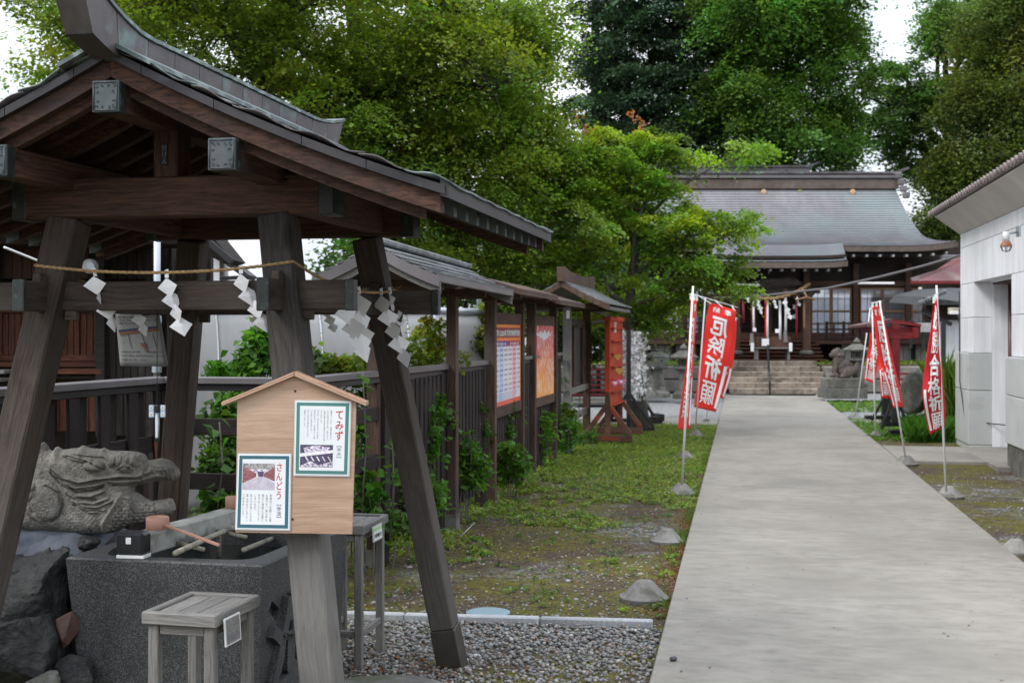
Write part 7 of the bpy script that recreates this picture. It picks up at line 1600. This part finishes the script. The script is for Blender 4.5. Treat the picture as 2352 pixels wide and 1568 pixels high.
mid = [B(1240, 420, 20.5, 130, 70, .8), B(1420, 370, 21, 150, 80, 1), B(1500, 330, 21, 80, 40, .7), B(1610, 365, 21, 100, 22, .6), B(1710, 348, 21, 60, 18, .4), B(1350, 520, 21, 170, 100, 1.2), B(1470, 430, 21, 90, 60, .8), B(1300, 360, 20.8, 110, 60, .8), B(1180, 560, 20.5, 120, 90, 1), B(1560, 520, 21, 140, 60, 1), B(1690, 515, 21, 70, 28, .6), B(1620, 610, 21, 110, 60, .8), B(1400, 650, 21.5, 170, 90, 1.2), B(1700, 600, 21, 50, 30, .4), B(1690, 650, 21, 55, 35, .5), B(1530, 700, 21.5, 100, 60, .8), B(1230, 680, 21, 90, 60, .9), B(1180, 470, 20.5, 100, 60, .8)]
tree('maple_tree', 'bright green maple in front of the shrine roof', 'tree', mp_b, [mp_b, P(1452, 800, 21.5), P(1448, 650, 21.3), P(1470, 520, 21.2), P(1440, 400, 21)], .13, mid, 680, .27, 130, .060, (.165, .275, .034), limbs=18, bark=BARKG, flat=.24, yell=.2, kfrac=.45, shell=.85, cvar=.38, gaps=[(1710, 428, 125, 56), (1820, 430, 80, 90), (1500, 620, 60, 22), (1240, 540, 16, 14), (1600, 580, 50, 16), (1330, 440, 20, 14), (1400, 590, 26, 16), (1800, 600, 90, 70)])
n = 260; pts_ = []
for (x, y, r_) in ((1450, 262, 9), (1478, 290, 9), (1465, 275, 7), (1325, 262, 8), (1310, 322, 10), (1350, 300, 6)): pts_ += [tuple(P(x + random.gauss(0, r_), y + random.gauss(0, r_ * .7), 20.6 + random.uniform(-.2, .2))) for _ in range(14)]
v, f, c = leafset(np.array(pts_), .06, jit((.42, .16, .08), len(pts_), .2), .8); rt = mkmesh('red_leaf_tips', npmesh('rl', v, f, LEAF, c), LEAF, Matrix(), bpy.data.objects['maple_tree']); rt['kind'] = 'stuff'
far = []
cb = Vector((5.6, 47, 0)); con = []
for k in range(11): y = 560 - k * 62; w = 190 - 7 * k + (30 if k % 2 else 0); con += [B(1480 + (-1) ** k * 25, y, 46, w, 30, 2.6)]
for k in range(9): y = 520 - k * 70; con += [B(1600, y + 20, 45, 120, 24, 1.8), B(1400, y - 10, 46, 90, 24, 1.5)]
tree('dark_pine', 'dark blue green conifer with layered boughs behind the maple', 'tree', cb, [cb, P(1385, 500, 47), P(1370, 250, 47), P(1365, -80, 47)], .42, con, 860, .74, 140, .13, (.040, .078, .042), limbs=22, mat=LEAFD, flat=.17, cvar=.35, kfrac=.2, shell=.9, gaps=[(1330, 395, 28, 22), (1345, 300, 14, 12)])
gb = Vector((9.0, 45, 0))
gr = [B(1750, 60, 44, 170, 100, 3), B(1870, 20, 44, 130, 110, 3), B(1900, 180, 44, 110, 120, 2.5), B(1720, 240, 44, 140, 110, 2.5), B(1840, 320, 44, 130, 70, 2.5), B(1700, 380, 44, 110, 50, 2), B(1930, 350, 44, 60, 40, 1.5), B(1780, -80, 44, 180, 80, 3), B(1965, 110, 44, 35, 70, 1.0)]
tree('ginkgo_tree', 'tall fresh green tree with drooping foliage above the shrine ridge', 'tree', gb, [gb, P(1742, 400, 45), P(1748, 250, 45), P(1765, 100, 45), P(1780, -60, 45)], .40, gr, 700, .66, 170, .125, (.092, .185, .036), limbs=16, flat=.6, cvar=.32, kfrac=.3, shell=.9, gaps=[(1690, 340, 26, 20), (1850, 260, 24, 20), (1770, 160, 16, 16), (1900, 100, 14, 20), (1990, 360, 30, 30), (2040, 60, 70, 110)])
ob2 = Vector((17.2, 48, 0))
ok_ = [B(2170, 75, 47, 95, 50, 2.5), B(2230, 40, 47, 140, 60, 2.5), B(2090, 190, 47, 120, 60, 2), B(2180, 230, 47, 140, 60, 2.5), B(2040, 290, 47, 90, 45, 2), B(2140, 330, 47, 120, 50, 2), B(2060, 380, 47, 70, 30, 1.5), B(2200, 400, 47, 80, 50, 2), B(2220, 470, 46, 70, 40, 2), B(2320, 120, 48, 120, 90, 2.5)]
tree('oak_tree', 'broad leaved green tree against the sky right of the shrine roof', 'tree', ob2, [ob2, P(2215, 430, 48), P(2190, 320, 48), P(2170, 150, 48)], .40, ok_, 470, .60, 130, .125, (.085, .17, .042), limbs=18, flat=.28, cvar=.28, kfrac=.5, shell=.95, gaps=[(2040, 50, 85, 95), (2000, 370, 30, 40), (2150, 280, 22, 14), (2100, 270, 14, 10), (2160, 480, 26, 30), (2190, 180, 18, 10)])
cbb = Vector((18.0, 44, 0))
ce = [B(2290, 60, 43, 100, 90, 1.8), B(2330, 200, 43, 130, 110, 2), B(2230, 250, 43.5, 90, 60, 1.6), B(2330, 350, 43, 120, 80, 2), B(2210, 380, 43.5, 70, 60, 1.6), B(2190, 520, 44, 70, 60, 1.6), B(2290, 450, 44, 100, 70, 1.8), B(2360, -20, 43, 100, 90, 1.8), B(2160, 440, 44, 40, 50, 1.2), B(2150, 510, 44, 50, 50, 1.4), B(2200, 560, 44, 90, 40, 1.4), B(2140, 400, 44, 30, 30, 1)]
tree('brown_green_cedar', 'brownish green evergreen rising behind the white building', 'tree', cbb, [cbb, P(2330, 450, 43.5), P(2340, 200, 43), P(2345, -60, 43)], .40, ce, 590, .62, 150, .11, (.105, .15, .045), limbs=14, flat=.7, cvar=.3, yell=.25, kfrac=.35, shell=.9)
# dark background grove seen through gaps
gb2 = Vector((2, 33, 0)); gv_ = [B(1150, 560, 30, 200, 140, 2), B(1320, 700, 31, 200, 80, 2), B(900, 610, 29, 160, 90, 1.6), B(1400, 600, 33, 90, 120, 1.6)]
tree('dark_evergreen', 'dark green evergreen filling the gap behind the maple', 'tree', gb2, [gb2, P(1200, 600, 31), P(1200, 450, 31)], .25, gv_, 420, .6, 80, .15, (.04, .09, .022), limbs=10, flat=.6, kfrac=.1, shell=1)
# ------------------------------------------------------------------ shrubs behind and in the fence
def shrub(name, label, blobs_, ncl, crad, nleaf, lsize, col, stems=14, **k):
    lo = min(b[0][2] - b[1][2] for b in blobs_); cx_ = sum(b[0][0] for b in blobs_) / len(blobs_); cy_ = sum(b[0][1] for b in blobs_) / len(blobs_)
    t = thing(name, (cx_, cy_, GZ), label, 'shrub', None); C, (v, f, c) = mkcluster(blobs_, ncl, crad, nleaf, lsize, col, **k); mkmesh('foliage', npmesh('fo', v, f, LEAF, c), LEAF, Matrix(), t)
    vs, fs = [], []
    for i in rng.choice(len(C), min(stems, len(C)), replace=False):
        p = Vector(C[i]); g = Vector((p.x * .9 + cx_ * .1, p.y, GZ)); tubev([g, g.lerp(p, .5) + Vector((random.uniform(-.05, .05), 0, 0)), p], [.009, .006, .003], 5, vs, fs, False)
    so2 = mk('stems', vs, fs, BARKG, t, True); so2['kind'] = 'stuff'; return t
shrub('leafy_vine', 'fresh green climbing vine against the grey screen between the pillars', [B(600, 800, 8.6, 34, 60, .12), B(585, 850, 8.5, 40, 30, .12), B(625, 740, 8.7, 18, 40, .08), B(505, 850, 8.6, 25, 25, .1), B(640, 700, 8.7, 12, 25, .05)], 60, .09, 18, .060, (.085, .22, .03), tilt=.9)
shrub('golden_shrub', 'yellow green shrub with reddish tips behind the right rail', [B(760, 850, 9.2, 60, 30, .25), B(830, 840, 9.5, 60, 25, .25), B(700, 845, 9, 30, 40, .2)], 70, .10, 26, .05, (.11, .17, .03), yell=.35, tilt=.8)
shrub('lime_shrub', 'lime coloured feathery shrub against the grey screen', [B(960, 790, 11, 60, 45, .3), B(1010, 830, 11.2, 60, 30, .3), B(920, 815, 11, 40, 30, .3), B(990, 740, 11, 25, 25, .2)], 70, .11, 30, .045, (.16, .21, .035), yell=.3, tilt=.8)
shrub('box_shrub', 'dense yellow green upright shrub beside the nearer notice board', [B(1120, 780, 14.5, 26, 80, .4), B(1165, 830, 14.6, 20, 50, .3), B(1105, 830, 14.5, 25, 40, .3)], 130, .13, 40, .05, (.12, .17, .028), yell=.3, tilt=.9)
shrub('fence_shrub', 'dark green leafy shrub showing through the fence rails left of the signboard', [B(540, 960, 8.3, 60, 60, .25), B(530, 1080, 8.1, 60, 70, .25), B(560, 1150, 8.0, 60, 50, .25)], 130, .11, 26, .058, (.055, .12, .02), yell=.1, tilt=.9)
shrub('climbing_shrub', 'deep green climber over the fence right of the signboard', [B(860, 950, 9.2, 45, 60, .2), B(955, 930, 10.3, 55, 45, .2), B(890, 1060, 9.5, 45, 80, .2), B(1000, 1010, 10.9, 40, 50, .2), B(835, 1130, 8.6, 30, 50, .15), B(960, 1010, 10.15, 40, 60, .12), B(1010, 940, 10.7, 30, 40, .12), B(1085, 960, 12.0, 24, 60, .15), B(1060, 1060, 11.1, 36, 50, .15), B(930, 1080, 9.55, 40, 60, .12), B(1150, 960, 13.2, 20, 50, .15)], 320, .11, 26, .058, (.06, .15, .022), yell=.12, tilt=.9)
shrub('bed_shrub', 'mixed green undergrowth at the foot of the fence', [B(960, 1130, 9.4, 60, 30, .15), B(1075, 1080, 11.0, 45, 40, .2), B(1165, 1060, 12.6, 35, 50, .25), B(900, 1200, 8.9, 40, 25, .15)], 95, .10, 28, .05, (.075, .17, .022), yell=.12, tilt=.9)
shrub('board_shrub', 'bright low shrub between the notice boards', [B(1175, 1050, 13.6, 30, 40, .3), B(1240, 1000, 15.4, 26, 60, .3), B(1300, 980, 17, 20, 60, .3), B(1345, 1010, 18.5, 22, 20, .3), B(1345, 800, 19.5, 30, 40, .3)], 130, .13, 30, .055, (.085, .19, .024), tilt=.9)
def tall_weed(x, y, d_, h_, label, col=(.06, .15, .025), n_=26):
    b = P(x, y, d_); t = thing('tall_weed', b, label, 'weed', 'tall leafy weeds along the fence'); tube('stem', [b, b + Vector((.03, 0, h_ * .5)), b + Vector((.01, 0, h_))], .005, LEAF if False else BARKG, t, 5)
    z = rng.uniform(.1, 1, n_) * h_; a = rng.uniform(0, 6.28, n_); r = .055; cen = np.stack([b.x + np.cos(a) * r, b.y + np.sin(a) * r, b.z + z], 1); v, f, c = leafset(cen, .085, jit(col, n_, .2), .5, .1, np.stack([np.cos(a), np.sin(a), np.full(n_, .3)], 1)); mkmesh('leaves', npmesh('lv', v, f, LEAF, c), LEAF, Matrix(), t)
for i, (x, y, d_, h_, l) in enumerate(((895, 1240, 8.5, .75, 'tall leafy weed right beside the rear right pillar foot'), (830, 1190, 8.2, .95, 'tall leafy weed right of the signboard edge'), (500, 1165, 7.4, .5, 'tall weed left of the signboard in front of the fence'), (1075, 1120, 10.9, .5, 'tall weed right of the roofed frame post'), (1195, 1010, 14, .6, 'tall weed behind the first notice board'), (1290, 980, 17, .8, 'tall weed beside the notice case post'), (960, 1180, 9.3, .45, 'short leafy weed midway between pillar and frame post'))): tall_weed(x, y, d_, h_, l)
# bamboo grass beside the white building and verge grass
t = thing('bamboo_grass', P(2185, 1000, 20), 'upright green bamboo grass clump against the white building', 'grass clump')
n = 900; cc = np.stack([rng.normal(SX(2186, 20), .09, n), rng.normal(20.2, .25, n), rng.uniform(-.05, .75, n)], 1); v, f, c = blades(cc, .55, jit((.075, .13, .02), n, .25), .4, .012); mkmesh('leaves', npmesh('bg', v, f, LEAF, c), LEAF, Matrix(), t)
n = 2600; x = rng.uniform(2085, 2195, n); dd_ = rng.uniform(18.9, 20.4, n); cc = np.stack([(x - CX) * dd_ / F, dd_, np.full(n, GZ)], 1); v, f, c = blades(cc, .34, jit((.06, .16, .02), n, .22), .4, .008); o = mkmesh('verge_grass', npmesh('vg', v, f, LEAF, c), LEAF); tag(o, 'long lush green grass in front of the white building', 'grass', kind='stuff')
n = 2500; y = rng.uniform(7.4, 20, n); side = rng.random(n) < .6; x = np.where(side, path_left(y) - np.abs(rng.normal(0, .05, n)) - .01, board_x(y) + rng.normal(.1, .4, n)); keep = noise_ok = np.array([noise.noise(Vector((a * 2, b * 1.2, 4))) > -.05 for a, b in zip(x, y)]) & (y > 7.5); cc = np.stack([x, y, np.full(n, GZ)], 1)[keep]
v, f, c = blades(cc, .055, jit((.10, .17, .03), len(cc), .25), .5, .003); o = mkmesh('edge_grass', npmesh('eg', v, f, LEAF, c), LEAF); tag(o, 'thin grass tufts along the path edge and under the boards', 'grass', kind='stuff')
n = 330; sy = rng.uniform(5.6, 22, n); st_ = rng.uniform(.05, PW - .05, n); cc = np.array([tuple(PP(a, b, .004)) for a, b in zip(sy, st_)])
v, f, c = leafset(cc, rng.uniform(.006, .022, n), jit((.05, .045, .035), n, .3), .1, .05); o = mkmesh('path_debris', npmesh('pd', v, f, LEAF, c), LEAF); tag(o, 'tiny dark twigs and leaf scraps on the concrete path', 'debris', kind='stuff')
# hose on the ground
tag(tube('thin_cable', [G(965, 1180, GZ) + Vector((0, 0, .05)), G(1000, 1215, GZ) + Vector((0, 0, .03)), G(1060, 1235, GZ) + Vector((0, 0, .02)), G(1090, 1228, GZ) + Vector((0, 0, .1))], .004, METALG), 'thin grey cable trailing over the weeds by the frame post', 'cable')
print('objects', len(bpy.data.objects), 'tris', sum(len(o.data.loop_triangles) if o.data.calc_loop_triangles() is None else 0 for o in bpy.data.objects if o.type == 'MESH'))
